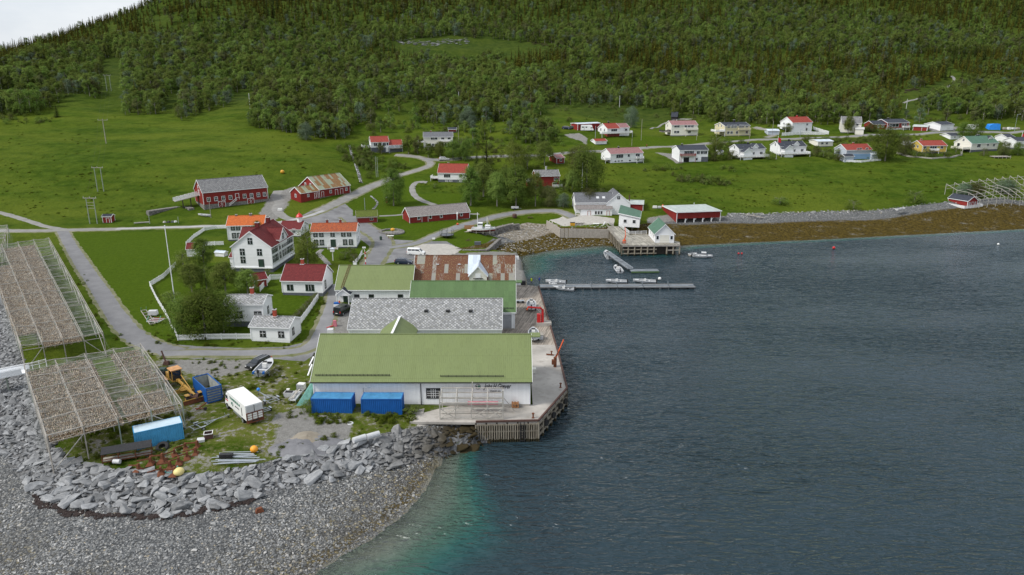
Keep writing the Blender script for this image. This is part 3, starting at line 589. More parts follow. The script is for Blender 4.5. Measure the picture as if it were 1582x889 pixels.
def roof_mesh(L,W,h,rise,ov,go,th,mt,trim,mx=None,over_b=None):
 """two slabs with eaves and verges; returns the covering and the white boards as builders"""
 b=MB();tr=MB();x=L/2+go;y=W/2;sl=rise/y;n=hypot(1,sl)
 for s_ in(-1,1):
  e=y+ov;ze=h-ov*sl
  a=[(-x,s_*e,ze+.02),(x,s_*e,ze+.02),(x,0,h+rise+.02),(-x,0,h+rise+.02)]
  vs=[(p[0],p[1],p[2]+th)for p in a]+a
  b.add(vs,[(0,1,2,3),(7,6,5,4),(0,4,5,1),(1,5,6,2),(3,2,6,7),(0,3,7,4)],mt,mx)
  for q in(-1,1):
   X=q*(x+.025);p0=Vector((X,s_*(e+.02),ze+th*.3));p1=Vector((X,0,h+rise+th*.3+.03))
   if mx is not None:p0,p1=mx@p0,mx@p1
   tr.bar(p0,p1,.05,trim,th+.16)if False else tr.add(*board(X,.05,s_*(e+.03),ze,h+rise,th),trim,mx)
  tr.box((0,s_*(e+.022),ze+th*.2),(2*x-.02,.035,th+.06),'blackm' if trim=='dark' else trim,mx=mx)
 b.box((0,0,h+rise+th+.04),(2*x-.06,.26,.05),mt,mx=mx)
 return b,tr
def board(X,t,e,ze,zr,th):
 a=[(X-t/2,e,ze-.08),(X-t/2,e,ze+th+.05),(X-t/2,0,zr+th+.06),(X-t/2,0,zr-.10)]
 vs=a+[(X+t/2,p[1],p[2])for p in a]
 return vs,[(0,1,2,3),(7,6,5,4),(0,4,5,1),(1,5,6,2),(2,6,7,3),(3,7,4,0)]
def chimney(parent,c,s,h,m='brick',cap='foundl',name='chimney'):
 b=MB();b.box((c[0],c[1],c[2]+h/2),(s,s,h),m);b.box((c[0],c[1],c[2]+h+.05),(s+.12,s+.12,.1),cap);b.box((c[0],c[1],c[2]+h+.13),(s*.55,s*.55,.1),'dark')
 b.box((c[0],c[1],c[2]+.35),(s+.35,s+.3,.12),'lead')if m=='brick' else None
 return b.build(name,parent)
def ab(p,z=None):
 if isinstance(p,Vector):return p
 if len(p)==3:return PZ(p[0],p[1],p[2])
 return PZ(p[0],p[1],z)if z is not None else G(p[0],p[1])
class House:
 def __init__(s,name,label,A,B,W,eave=None,ridge=None,h=None,rise=None,z=None,wall='white',roof='r_grey',fh=.5,found='found',ov=.35,go=.25,ry=False,trim='trim',cat='house',group=None,wtrim=None,th=.12,flat=False):
  a,b=ab(A,z),ab(B,z);z0=z if z is not None else(a.z+b.z)/2;d=Vector((b.x-a.x,b.y-a.y));s.L=d.length;s.W=W;rz=atan2(d.y,d.x)
  n=Vector((-d.y,d.x)).normalized();c=Vector(((a.x+b.x)/2+n.x*W/2,(a.y+b.y)/2+n.y*W/2));s.z0=z0;s.rz=rz;s.c=c
  fx,fy=(a.x+b.x)/2-n.x*ov,(a.y+b.y)/2-n.y*ov
  pm=proj(fx,fy,z0+3)[0]
  if eave is not None:h=PY(pm,eave,fy).z-z0+.02;h=h+(ov*.6 if not ry else.2)
  if ridge is not None:
   yc=c.y if not ry else c.y;rise=PY(proj(c.x,c.y,z0+5)[0],ridge,yc).z-z0-h-th
  s.h,s.rise=h,rise;s.fh=fh;s.wtrim=wtrim or trim;s.ry=ry;s.sl=rise/(W/2)
  s.t=thing(name,label,cat,(c.x,c.y,z0),rz,group)
  LL,WW=(s.L,W)if not ry else(W,s.L);R=Matrix.Rotation(pi/2,4,'Z')if ry else None
  s.LL,s.WW=LL,WW;s.rot=R
  g=MB();g.box((0,0,(fh-1.6)/2),(s.L-.04,W-.04,fh+1.6),found);g.build('foundation',s.t)
  w=MB();pent(w,LL,WW,fh,h,rise,wall,R);
  for q in(-1,1):
   for r in(-1,1):w.box((q*(s.L/2+.006),r*(W/2+.006),(fh+h)/2),(.15,.15,h-fh-.02),s.wtrim)
  w.build('wall',s.t)
  rb,tb=roof_mesh(LL,WW,h,rise,ov,go,th,roof,trim)
  s.roof=rb.build('roof',s.t);bb=tb.build('bargeboard',s.roof)
  if ry:s.roof.rotation_euler=(0,0,pi/2)
 def win(s,face,us,z,w=1.0,h=1.2,style='cross',frame=None,glass='glass'):
  mx=face_mx(face,s.L,s.W);LEN=s.L if face in 'FB' else s.W
  for u in us:window(s.t,mx,u*LEN,z,w,h,style,frame or s.wtrim,glass)
  return s
 def door(s,face,u,w=.95,h=2.05,m='doorw',z=None,cross=False,frame=None):
  mx=face_mx(face,s.L,s.W);LEN=s.L if face in 'FB' else s.W
  door(s.t,mx,u*LEN,s.fh if z is None else z,w,h,m,frame or s.wtrim,cross);return s
 def chim(s,u,v=0.0,sz=.6,h=1.0,m='brick',cap='foundl'):
  zz=s.h+s.rise*(1-abs(v))-.1;chimney(s.roof,((u-.5)*s.LL,v*s.WW/2,zz),sz,h+.2,m,cap);return s
 def balcony(s,x0,x1,y0,y1,z,m='trim',posts=True,rail=.95,name='balcony',floor='wood'):
  b=MB();b.box(((x0+x1)/2,(y0+y1)/2,z-.1),(x1-x0,y1-y0,.18),floor)
  o=b.build(name,s.t);r=MB();pts=[(x0,y1),(x0,y0),(x1,y0),(x1,y1)]
  for(ax,ay),(bx,by)in zip(pts,pts[1:]):
   L=hypot(bx-ax,by-ay)
   if L<.1:continue
   for k in range(4):r.bar((ax,ay,z+.18+k*.24),(bx,by,z+.18+k*.24),.05,m,.17)
   n=max(1,int(L/1.6))
   for k in range(n+1):X,Y=ax+(bx-ax)*k/n,ay+(by-ay)*k/n;r.bar((X,Y,z-.2),(X,Y,z+rail+.05),.09,m)
  r.build('railing',o)
  if posts:
   p=MB()
   for q in((x0+.1,y0+.1),(x1-.1,y0+.1)):p.bar((q[0],q[1],-.8),(q[0],q[1],z-.2),.12,m)
   p.build('post',o)
  return s
 def wing(s,cx,cy,L,W,h,rise,ry=False,wall='white',roof=None,name='wing',ov=.25,z0=-.8,th=.1,trim='trim',go=.2):
  R=Matrix.Translation((cx,cy,0))@Matrix.Rotation(pi/2 if ry else 0,4,'Z');b=MB();a=(W,L)if ry else(L,W)
  pent(b,a[0],a[1],z0,h,rise,wall,None);o=b.build(name,s.t);o.location=(cx,cy,0);o.rotation_euler=(0,0,pi/2 if ry else 0)
  rb,tb=roof_mesh(a[0],a[1],h,rise,ov,go,th,roof,trim);q=rb.build('wing_roof' if name=='wing' else name+'_roof',o);tb2=MB();tb2.v,tb2.f,tb2.k,tb2.mats=tb.v,tb.f,tb.k,tb.mats
  me=tb2.mesh('edge');
  bm=bmesh.new();bm.from_mesh(q.data);n0=len(q.data.materials);bm2=bmesh.new();bm2.from_mesh(me)
  for f in bm2.faces:f.material_index+=n0
  bm2.to_mesh(me);bm2.free();bm.free();bm=bmesh.new();bm.from_mesh(q.data);bm.from_mesh(me);bm.to_mesh(q.data);bm.free()
  for m in me.materials:q.data.materials.append(m)
  return s
 def solar(s,pts,w=.8,l=1.1,side=-1,m='glass',name='skylight'):
  a=math.atan(s.sl)
  for u,v in pts:
   y=side*v*s.WW/2;zz=s.h+s.rise*(1-v)+.17;b=MB();Mx=Matrix.Translation(((u-.5)*s.LL,y,zz))@Matrix.Rotation(-side*a,4,'X')
   b.box((0,0,0),(w+.14,l+.14,.06),'lead',mx=Mx);b.box((0,0,.035),(w,l,.02),m,mx=Mx);b.build(name,s.roof)
  return s
def fpos(px,py,z):return PZ(px,py,z)
QZ=3.2
A=PZ(485,632,QZ);B=PZ(818,628,QZ);A.y=B.y=102.7;A.x=PZ(485,631,QZ).x;B.x=2.72
H=House('warehouse','longest white warehouse with sage green metal roof and black lettering on its front wall',A,B,14.0,h=4.35,rise=4.75,z=QZ,wall='whitev',roof='r_green',fh=.35,found='concrete',ov=.45,go=.35,cat='warehouse',th=.14,wtrim='whitev')
W1=H
wmx=face_mx('F',H.L,H.W)
def fx_at(px,H_=None):
 return(PY(px,610,102.7).x)-A.x
window(H.t,wmx,fx_at(669.5),2.15,1.95,1.5,'multi','blackm','glass')
dp=MB();dp.box((fx_at(650.5),-.06,2.2),(.1,.1,4.1),'blackm',mx=wmx);dp.build('downpipe',H.t)
gu=MB();gu.box((H.L/2,-.56,4.12),(H.L+.7,.14,.14),'blackm',mx=wmx);gu.build('gutter',H.t)
lp=MB();lp.path([wmx@Vector(p)for p in((fx_at(562),-.1,1.4),(fx_at(562),-.15,3.0),(fx_at(565),-.5,3.35),(fx_at(571),-.6,3.4))],.035,'steel');lp.box((fx_at(572),-.6,3.38),(.45,.16,.08),'steel',mx=wmx);lp.build('wall_lamp',H.t)
def snowguard(H,x0,x1,v,step=.95):
 g=MB();y=-(H.WW/2)*v;z=H.h+H.rise*(1-v)+.14;n=int((x1-x0)/step)
 for k in range(n+1):x=x0+(x1-x0)*k/n;g.bar((x,y+.15,z),(x,y,z+.42),.05,'blackm')
 for q in(.2,.36):g.bar((x0,y+.03,z+q),(x1,y+.03,z+q),.05,'blackm')
 g.build('snow_guard',H.roof)
snowguard(H,-H.L/2+.3,-H.L/2+fx_at(603),.95,.55);snowguard(H,-H.L/2+fx_at(681),-H.L/2+fx_at(778),.97,1.15)
def letters(text,size,mt,parent,mx,name='lettering',shear=0.0,depth=.02,bold=0.0,sx=1.0):
 cu=bpy.data.curves.new(name,'FONT');cu.body=text;cu.size=size;cu.extrude=depth;cu.shear=shear;cu.align_x='LEFT';cu.offset=bold
 o=bpy.data.objects.new(name,cu);COL.objects.link(o);bpy.context.view_layer.update()
 me=bpy.data.meshes.new_from_object(o);bpy.data.objects.remove(o);me.materials.clear();me.materials.append(M[mt])
 me.transform(Matrix.Diagonal((sx,1,1,1)));r=bpy.data.objects.new(name,me);COL.objects.link(r);r.parent=parent;r.matrix_local=mx;return r
TXT=Matrix.Rotation(pi/2,4,'X')
letters('Johs.H.Giæver',1.05,'black_cl',H.t,wmx@Matrix.Translation((fx_at(748),-.03,2.98))@TXT,'painted_lettering',.35,.012,.018,.66)
letters('ETABLERT 1842',.3,'black_cl',H.t,wmx@Matrix.Translation((fx_at(757),-.03,2.42))@TXT,'painted_lettering',0,.01,0,.8)
em=MB();em.lathe([(.44,0),(.44,.03),(.0,.03)],'black_cl',24,wmx@Matrix.Translation((fx_at(738.5),-.01,3.25))@TXT);em.lathe([(.37,0),(.37,.045),(0,.045)],'plastic',24,wmx@Matrix.Translation((fx_at(738.5),-.01,3.25))@TXT)
em.add([(.04,-.33,0),(.3,-.18,0),(.33,.12,0),(.12,.3,0),(-.02,.05,0)],[(0,1,2,3,4)],'green_cl',wmx@Matrix.Translation((fx_at(738.5),-.062,3.25))@TXT)
em.add([(-.3,-.1,0),(-.05,-.12,0),(-.1,.22,0),(-.22,.2,0)],[(0,1,2,3)],'black_cl',wmx@Matrix.Translation((fx_at(738.5),-.062,3.25))@TXT);em.build('emblem',H.t)
hd=MB();hd.box((H.L/2+1.0,0,H.h+H.rise-.02),(1.5,1.9,.14),'r_green');hd.box((H.L/2+1.0,0,H.h+H.rise-.5),(1.3,.16,.3),'trim');hd.build('hoist_hood',H.t)
H.door('R',.45,3.0,3.2,'roller')
y2=127.0;A=Vector((PY(539,507,y2).x,y2,QZ));B=Vector((PY(774,507,y2).x,y2,QZ))
H=House('warehouse','long white warehouse with lichened grey slate roof in the middle of the quayside row',A,B,11.4,h=4.1,rise=3.9,z=QZ,wall='whitev',roof='r_slate',fh=.3,found='concrete',cat='warehouse',ov=.3)
W2=H
for px in(658.5,692,727):
 b=MB();xx=(PY(px,487,y2+3).x-H.c.x);b.box((xx,-2.6,H.h+3.9*(1-2.6/5.7)+.25),(.7,.7,.28),'blackm');b.build('roof_hatch',H.roof)
H.win('F',[.08,.9],2.3,.8,.9);H.door('R',.5,2.6,3.0,'roller')
b=thing('link_building','low white connecting building with small sage green gable roof between two quay warehouses','building',(PY(612,500,123).x,122.2,QZ));w=MB();pent(w,10.6,6.1,0,4.0,2.1,'whitev');w.build('wall',b).rotation_euler=(0,0,pi/2)
rb,tb=roof_mesh(10.6,6.1,4.0,2.1,.25,.0,.12,'r_green','trim');r=rb.build('roof',b);r.rotation_euler=(0,0,pi/2);cp=MB();cp.box((0,0,6.32),(10.4,.4,.06),'trim');cp.build('ridge_cap',r)
y3=137.8;A=Vector((PY(632,470,y3).x,y3,QZ));B=Vector((PY(795,482,y3).x,y3,QZ))
H=House('warehouse','white warehouse under a darker leaf green metal roof with grey roller door',A,B,13.0,h=3.85,rise=4.35,z=QZ,wall='whitev',roof='r_green2',fh=.3,found='concrete',cat='warehouse',ov=.35,go=.3)
W3=H;H.door('F',1-1.9/H.L,2.6,2.9,'roller');snowguard(H,H.L/2-2.6,H.L/2-.2,.96,.5)
hd=MB();hd.box((H.L/2+.9,0,H.h+H.rise-.02),(1.2,1.7,.14),'r_green2');hd.box((H.L/2+.8,0,H.h+H.rise-.45),(1.0,.2,.7),'trim');hd.build('hoist_hood',H.t)
H.door('R',.5,2.4,2.8,'roller')
y4=154.7;A=Vector((PY(519,447,y4).x,y4,3.3));B=Vector((PY(636,447,y4).x-.1,y4,3.3))
H=House('warehouse','white building with sage green metal roof and small gabled porch over dark door',A,B,11.0,h=3.4,rise=3.9,z=3.3,wall='whitev',roof='r_green',fh=.3,found='concrete',cat='building',ov=.35)
W4=H
px2x=lambda px:(PY(px,455,y4).x-A.x)
for px in(551,573.5,618.5):window(H.t,face_mx('F',H.L,H.W),px2x(px),1.5,.95,1.15,'plain','blackm')
H.wing(px2x(532.5)-H.L/2,-H.W/2-.75,2.6,1.6,2.75,1.0,True,'whitev','r_navy','porch',.35,2.3)
b=MB();mx=face_mx('F',H.L,H.W)
for q in(-1.1,1.1):b=MB();b.box((px2x(532.5)+q,-1.4,1.2),(.16,.16,2.4),'trim',mx=mx);b.build('porch_post',H.t)
door(H.t,mx,px2x(534.5),.3,1.3,2.15,'doorg')
ld=MB();v0=.02
for q in(-.22,.22):ld.bar((px2x(533)-H.L/2-.6+q,-H.WW/2*.98,H.h+.3),(px2x(533)-H.L/2+.25+q,-.1,H.h+H.rise+.25),.06,'rust')
for k in range(16):f=k/15;yy=-H.WW/2*.98*(1-f);ld.bar((px2x(533)-H.L/2-.6+.85*f-.22,yy,H.h+.3+H.rise*f),(px2x(533)-H.L/2-.6+.85*f+.22,yy,H.h+.3+H.rise*f),.04,'rust')
ld.build('roof_ladder',H.roof);chimney(H.roof,((px2x(541)-H.L/2),1.2,H.h+H.rise-1.0),.7,1.6,'trim')
y5=158.4;A=Vector((PY(638.5,438,y5).x,y5,QZ));B=Vector((PY(794.5,438,y5).x,y5,QZ))
H=House('warehouse','old warehouse with patchy rusted corrugated roof and a white gabled hoist dormer',A,B,13.6,h=3.9,rise=4.6,z=QZ,wall='whitev',roof='r_rust',fh=.3,found='concrete',cat='warehouse',ov=.3)
W5=H;dx=PY(739,430,y5+1).x-H.c.x
H.wing(dx,-H.W/2+2.6,3.9,5.6,5.6,2.1,True,'cream','r_zinc','dormer',.25,3.0)
b=MB();sl=H.sl;x0=dx-2.3;b.add([(x0-0.2,-6.9,H.h-.1),(x0+2.6,-6.9,H.h-.1),(x0+2.6,-.1,H.h+H.rise+.16),(x0-.2,-.1,H.h+H.rise+.16)],[(0,1,2,3)],'r_zinc',Matrix.Translation((0,0,.09)));b.build('new_roof_sheet',H.roof)
dh=MB();dh.box((dx,-H.W/2-.24,5.6),(1.2,.05,1.0),'trim');dh.box((dx,-H.W/2-.3,4.95),(2.2,.25,.1),'blackm');dh.build('hatch',H.t)
for px in(676,709.5):b=MB();b.box((PY(px,410,y5+4).x-H.c.x,-2.4,H.h+H.rise*(1-2.4/6.8)+.2),(.6,.6,.12),'lead');b.build('vent',H.roof)
hd=MB();hd.box((H.L/2+.6,0,H.h+H.rise-.5),(.9,.2,.9),'trim');hd.build('hoist_hood',H.t)
F='found'
H=House('merchant_house','large white clapboard house with wine red cross-gabled roof and two chimneys',(362,420),(422,421),15.5,h=6.5,rise=3.8,z=4.6,ry=True,wall='white',roof='r_wine',fh=.9,cat='house',ov=.3,wtrim='white')
BH=H
fr='blackm'
H.win('F',[.26],2.2+.9,1.05,1.5,'cross','doorg').win('F',[.26,.70],5.1,1.05,1.5,'cross','doorg').win('F',[.485],7.9,1.0,1.4,'cross','doorg').door('F',.72,1.2,2.3,'doorg',frame='blackm')
for z in(3.1,5.4):H.win('R',[.07,.16,.24],z,.9,1.5,'cross','doorg').win('R',[.37,.50,.60],z,.9,1.4,'cross','doorg').win('R',[.70,.78,.86,.94],z,.9,1.5,'cross','doorg')
sk=MB();sk.box((H.L/2+.1,0,1.15),(.2,H.W,.3),'trim');sk.box((0,-H.W/2-.1,1.15),(H.L,.2,.3),'trim');sk.build('skirting',H.t)
H.wing(H.L/2-2.6,.3,5.6,5.2,7.3,2.4,False,'white','r_wine','dormer',.3,5.5)
window(H.t,Matrix.Translation((H.L/2+.2,.3,0))@Matrix.Rotation(pi/2,4,'Z'),0,7.6,.95,1.3,'cross','doorg')
H.wing(-H.L/2+2.6,.3,5.6,5.2,7.3,2.4,False,'white','r_wine','dormer',.3,5.5)
chimney(H.roof,(-2.9,0,H.h+H.rise-.2),.9,1.5,'r_wine','lead');chimney(H.roof,(4.2,0,H.h+H.rise-.2),.9,1.5,'r_wine','lead')
H.wing(-H.L/2-.8,-4.5,1.7,3.0,3.3,.8,False,'white','r_wine','porch',.2)
H=House('farmhouse','white two-storey farmhouse with bright orange tile roof behind the large red-roofed house',(353,373),(409,371),8.0,eave=349.5,ridge=333,wall='white',roof='r_orange',fh=.4,cat='house',ov=.3)
H.win('F',[.16,.30,.56,.72,.88],3.9,1.0,1.3,'multi','doorg').win('F',[.17,.31,.58,.74],1.6,1.0,1.4,'multi','doorg');H.chim(.6,.0,.7,.5,'stone').chim(.2,0,.5,.3,'stone')
H=House('storehouse','white storehouse with brick red roof crowned by a small red-domed bell turret',(432,366),(464.5,366.5),8.5,eave=356,ridge=341.5,wall='white',roof='r_wine',fh=.3,cat='building',ov=.25)
H.win('R',[.3,.6],2.0,.9,1.1);H.win('F',[.3,.7],1.8,.9,1.2,'multi');b=MB();b.lathe([(.85,0),(.85,1.9)],'trim',8,Matrix.Translation((H.L/2-1.2,0,H.h+H.rise-.5)));tw=b.build('bell_turret',H.roof)
b=MB();b.lathe([(1.15,1.9),(1.05,2.1),(.7,2.6),(.2,2.95),(.07,3.3),(.04,4.0)],'redm',12,Matrix.Translation((H.L/2-1.2,0,H.h+H.rise-.5)));b.build('dome',tw)
H=House('farmhouse','white two-storey house with mottled orange tile roof and green front door by the gravel yard',(482,384),(551,384),7.6,eave=359.5,ridge=344.5,wall='white',roof='r_orange2',fh=.4,cat='house',ov=.3)
H.win('F',[.1,.23,.48,.72,.85],4.1,1.0,1.25,'multi','doorg').win('F',[.1,.23,.75,.88],1.75,1.0,1.4,'multi','doorg').win('R',[.3,.65],4.1,.9,1.2).win('R',[.3,.65],1.8,.9,1.2).door('F',.485,1.5,2.2,'doorg');H.chim(.32,.1,.6,1.0,'hull_red').chim(.62,.1,.6,1.0,'hull_red')
st=MB();mx=face_mx('F',H.L,H.W)
for k in range(4):st.box((H.L*.485,-.4-k*.3,.35-k*.1),(3.0-.2,.3,.1),'concrete',mx=mx)
for q in(-1.4,1.4):st.bar(mx@Vector((H.L*.485+q,-.1,1.3)),mx@Vector((H.L*.485+q,-1.6,.9)),.09,'trim');st.bar(mx@Vector((H.L*.485+q,-1.6,-.2)),mx@Vector((H.L*.485+q,-1.6,1.1)),.12,'trim')
st.build('front_steps',H.t)
H=House('cottage','white cottage with plain wine red tile roof beside the narrow lane',(437,456),(499,458.5),7.8,eave=435.5,ridge=408.5,wall='white',roof='r_wine',fh=.7,cat='house',ov=.35,wtrim='trim')
H.win('F',[.2],1.9,1.25,1.2,'mullion','doorg').win('F',[.69],1.9,1.8,1.3,'triple','doorg').win('R',[.3],2.1,.9,1.8,'multi','blackm').chim(.40,.05,.65,1.3)
H=House('cottage','white cottage with grey slate roof, the upper of the two slate-roofed ones in the garden',(350,505),(408.5,505),5.8,eave=472.5,ridge=455,wall='whitev',roof='r_slate',fh=1.1,cat='house',ov=.3)
H.win('F',[.36,.86],2.5,1.25,1.2,'multi','blackm').win('R',[.55],2.5,.8,1.4,'cross','blackm').chim(.62,.1,.65,1.4)
H=House('cottage','small white cottage with grey slate roof at the garden corner beside the lane bend',(389,527),(448,530),5.6,eave=507.5,ridge=488.5,wall='white',roof='r_slate',fh=.35,cat='house',ov=.3,found='white')
H.win('F',[.31,.79],1.55,.95,1.05,'cross','blackm').win('R',[.35],1.6,.75,1.3,'cross','blackm').chim(.52,-.1,.6,1.5)
House('garden_shed','small garden shed with wine red roof half hidden by the trees',(290,398),(312,397),3.6,h=2.3,rise=1.2,z=4.6,wall='white',roof='r_wine',fh=.2,cat='shed',ov=.2)
House('garden_shed','tiny shed with wine red roof beside the red-roofed cottage',(394,446),(413,443),3.2,h=2.0,rise=1.1,z=4.3,wall='redh',roof='r_wine',fh=.2,cat='shed',ov=.25)
House('well_house','low white box shed with pale roof in the garden behind the big house',(333,397),(346,398),1.6,h=1.2,rise=.3,z=4.7,wall='white',roof='r_zinc',fh=.1,cat='shed',ov=.1)
H=House('barn','long red barn with grey slate roof, white windows and a white ramp bridge',(316,325),(414.5,310.5),10.5,h=5.6,rise=3.6,wall='red',roof='r_slatef',fh=1.3,found='stone',cat='barn',ov=.3)
H.win('F',[.08,.19,.30,.41,.63,.74,.85,.95],3.0,1.0,1.3,'cross');H.door('F',.515,1.1,2.1,'red',z=2.0);H.door('F',.27,2.2,1.9,'red',z=0,cross=True).door('F',.72,2.2,1.9,'red',z=0,cross=True);H.win('L',[.5],6.9,.8,.8,'cross').door('L',.55,1.8,1.9,'red',z=3.9,cross=True)
BARN=H
rp=MB();x0=-H.L/2
rp.add([(x0,-.2,3.8),(x0,2.6,3.8),(x0-7.5,4.6,2.1),(x0-7.5,1.8,2.1),(x0,-.2,4.0),(x0,2.6,4.0),(x0-7.5,4.6,2.3),(x0-7.5,1.8,2.3)],[(3,2,1,0),(4,5,6,7),(0,4,7,3),(1,2,6,5),(2,3,7,6)],'wood')
ro=rp.build('ramp_bridge',H.t);rr=MB()
for o in(0,2.8):
 for k in range(4):rr.bar((x0,-.2+o,4.15+k*.25),(x0-7.5,1.8+o,2.45+k*.25),.06,'trim',.16)
 for k in range(7):f=k/6;rr.bar((x0-7.5*f,-.2+2*f+o,3.9-1.7*f),(x0-7.5*f,-.2+2*f+o,5.1-1.7*f),.12,'trim')
for f in(.35,.7):rr.bar((x0-7.5*f,1.2,-1),(x0-7.5*f,1.2,3.7-1.7*f),.3,'woodd')
rr.build('railing',ro)
stp=MB();mx=face_mx('F',H.L,H.W)
for k in range(8):stp.box((H.L*.515-.8-k*.32,-.6,1.9-k*.24),(.34,1.0,.06),'wood',mx=mx)
stp.bar(mx@Vector((H.L*.515+.6,-1.15,2.9)),mx@Vector((H.L*.515-.5,-1.15,2.9)),.07,'trim');stp.bar(mx@Vector((H.L*.515-.5,-1.15,2.9)),mx@Vector((H.L*.515-3.3,-1.15,.9)),.07,'trim',.14);stp.bar(mx@Vector((H.L*.515-.5,-1.15,2.3)),mx@Vector((H.L*.515-3.3,-1.15,.4)),.07,'trim',.14);stp.build('stairs',H.t)
H=House('barn','red barn with weathered green and rust metal roof and a lower wing',(494,307),(541,299),12.0,h=3.3,rise=4.0,wall='red',roof='r_oldgreen',fh=.3,found='stone',cat='barn',ov=.3)
H.win('F',[.36,.88],1.9,.8,1.0).win('L',[.35,.6],4.6,.7,.9).door('F',.55,1.1,2.0,'red').door('F',.72,1.1,2.0,'red').door('F',.1,.9,1.9,'red')
x0=-H.L/2;H.wing(x0-4.2,-H.W/2+2.9,8.2,5.8,2.9,1.9,False,'red','r_oldgreen','wing')
m2=Matrix.Translation((x0-8.3,-H.W/2,0));window(H.t,m2,3.3,1.7,.7,.9);door(H.t,m2,6.9,.2,1.6,1.9,'red','trim',True)
m3=Matrix.Translation((x0-8.3,-H.W/2+5.8,0))@Matrix.Rotation(-pi/2,4,'Z');window(H.t,m3,2.9,1.8,.8,1.0)
H=House('boathouse','long low red building with brown-grey tile roof and white window frames beside the coast path',(633,345.5),(725.5,339),7.2,eave=332,ridge=317,wall='red',roof='r_brown',fh=.25,found='stone',cat='building',ov=.25)
H.win('F',[.15,.34,.52,.86],1.7,.75,.9,'plain').door('F',.25,2.0,1.9,'red');H.wing(H.L*.28,-H.W/2-.3,.15,.8,2.2,.3,True,'white','trim','porch',.05,-.5)
House('turf_roofed_hut','small red log hut with mossy green turf roof',(552,346),(583,344),5.0,h=2.1,rise=1.5,wall='redh',roof='r_moss',fh=.2,found='stone',cat='hut',ov=.3,th=.3,trim='wood').win('F',[.72],1.3,1.0,.7,'mullion')
House('field_hut','tiny red utility hut alone at the meadow edge near the power poles',(159.5,345),(172.5,344.5),2.6,h=2.1,rise=.5,wall='redh',roof='r_navy',fh=.1,cat='hut',ov=.15).door('F',.6,.8,1.5,'redh')
def ridge_house(label,A,B,W,eave,ridge,wall,roof,wins=(),ch=None,**kw):
 kw.setdefault('fh',.6);H=House(kw.pop('name','house'),label,A,B,W,eave=eave,ridge=ridge,wall=wall,roof=roof,**kw)
 for w in wins:H.win(*w[:4],*w[4:])
 if ch:H.chim(*ch)
 return H
H=ridge_house('white house with orange-red roof and a white terrace, standing alone above the loop driveway',(677,281.5),(720.5,282.5),8.5,268,253,'white','r_redt',[('F',[.32],2.6,2.6,1.3,'triple'),('F',[.8],2.7,1.1,1.1,'mullion'),('F',[.3,.45,.8],.55,.9,.45,'mullion')],(.3,.15,.6,.7),fh=1.1)
H.balcony(-H.L/2-3.4,-H.L/2,-3.2,1.5,1.4,posts=True)
H=ridge_house('white split-level house with two-step terracotta roof and dark blue basement',(574,235.5),(601,236),9,220.5,210.5,'white','r_redt',[('F',[.25,.5,.75],3.6,1.4,1.3,'mullion'),('F',[.93],3.7,.8,1.2,'plain')],fh=2.2)
H.wing(H.L/2+3.1,-.6,6.2,8,3.2,2.0,False,'white','r_redt','wing');H.balcony(H.L/2+.1,H.L/2+6.2,-5.8,-4.6,1.9,'bluegrey');H.balcony(-H.L/2-4,-H.L/2,-4,.5,2.4,'trim');H.door('F',.9,.9,2,'doorw',z=.1)
mx=face_mx('F',H.L,H.W)@Matrix.Translation((H.L,-.1,0));[window(H.t,mx,q,2.4,1.1,1.1,'mullion')for q in(1.6,3.6,5.3)]
bd=MB();bd.box((H.L/2+3.1,-4.66,.7),(6.1,.1,2.0),'found');bd.build('basement',H.t)
H=ridge_house('white two-storey house with charcoal roof, balconies and arched basement openings',(655,228.5),(699.5,227),8.5,212.5,204,'cream','r_grey',[('F',[.3,.42,.66,.88],4.0,1.4,1.0,'mullion'),('F',[.2,.32,.44],1.2,1.2,1.0,'mullion')],(.25,.1,.6,.7),fh=.3)
H.balcony(-H.L/2+7.2,H.L/2,-5.8,-4.3,2.7,'trim');H.balcony(-H.L/2-2.6,-H.L/2+.2,-5.6,-1,2.4,'trim');b=MB()
for k in range(5):b.lathe([(.5,0),(.5,.06),(0,.06)],'dark',12,Matrix.Translation((H.L*.05+k*1.35,-4.27,1.45))@Matrix.Rotation(pi/2,4,'X'));b.box((H.L*.05+k*1.35,-4.27,.8),(1.0,.06,1.3),'dark')
b.build('arch',H.t)
ridge_house('small dark-roofed outbuilding above the charcoal-roofed house',(693,206),(705,205),4.5,201,197,'redh','r_navy',name='outbuilding',cat='shed',ov=.5)
H=ridge_house('red two-storey house with grey slate roof and white chimney among the birches',(828,291),(864,289.5),8,273,262.5,'redh','r_slatef',[('F',[.86],3.3,1.5,1.0,'triple'),('F',[.8],1.4,1.6,1.1,'triple')],(.5,0,.6,1.3,'foundl'),fh=.5)
H.balcony(H.L*.2,H.L/2+.8,-6,-4,.5,'trim',False);H.wing(-H.L/2-1.6,0,3.2,4,2.2,1,False,'redh','r_slatef','porch')
ridge_house('small dark red house with violet-grey roof hidden among trees above the slate-roofed red one',(860,254),(871.5,253),6,245,239,'redh','r_pink',[('F',[.55],1.6,1.0,1.0,'mullion')],fh=.3)
ridge_house('low red garage building with pale metal roof behind the parked motorhome',(892.5,202),(926.5,201),6,192,189.5,'redh','r_zinc',[('F',[.22,.5],2.2,1.3,1.0,'mullion')],name='outbuilding',cat='garage',fh=.2)
H=ridge_house('white house with bright red roof and long white terrace, next to the low red garage',(938,211.5),(957,211),9,199.5,190.5,'white','r_redt',[('F',[.55],3.1,3.4,1.5,'triple'),('L',[.3,.7],3.2,1,1.2,'cross')],(.45,0,.6,.9,'black_ch'),fh=1.4,found='hull_red')
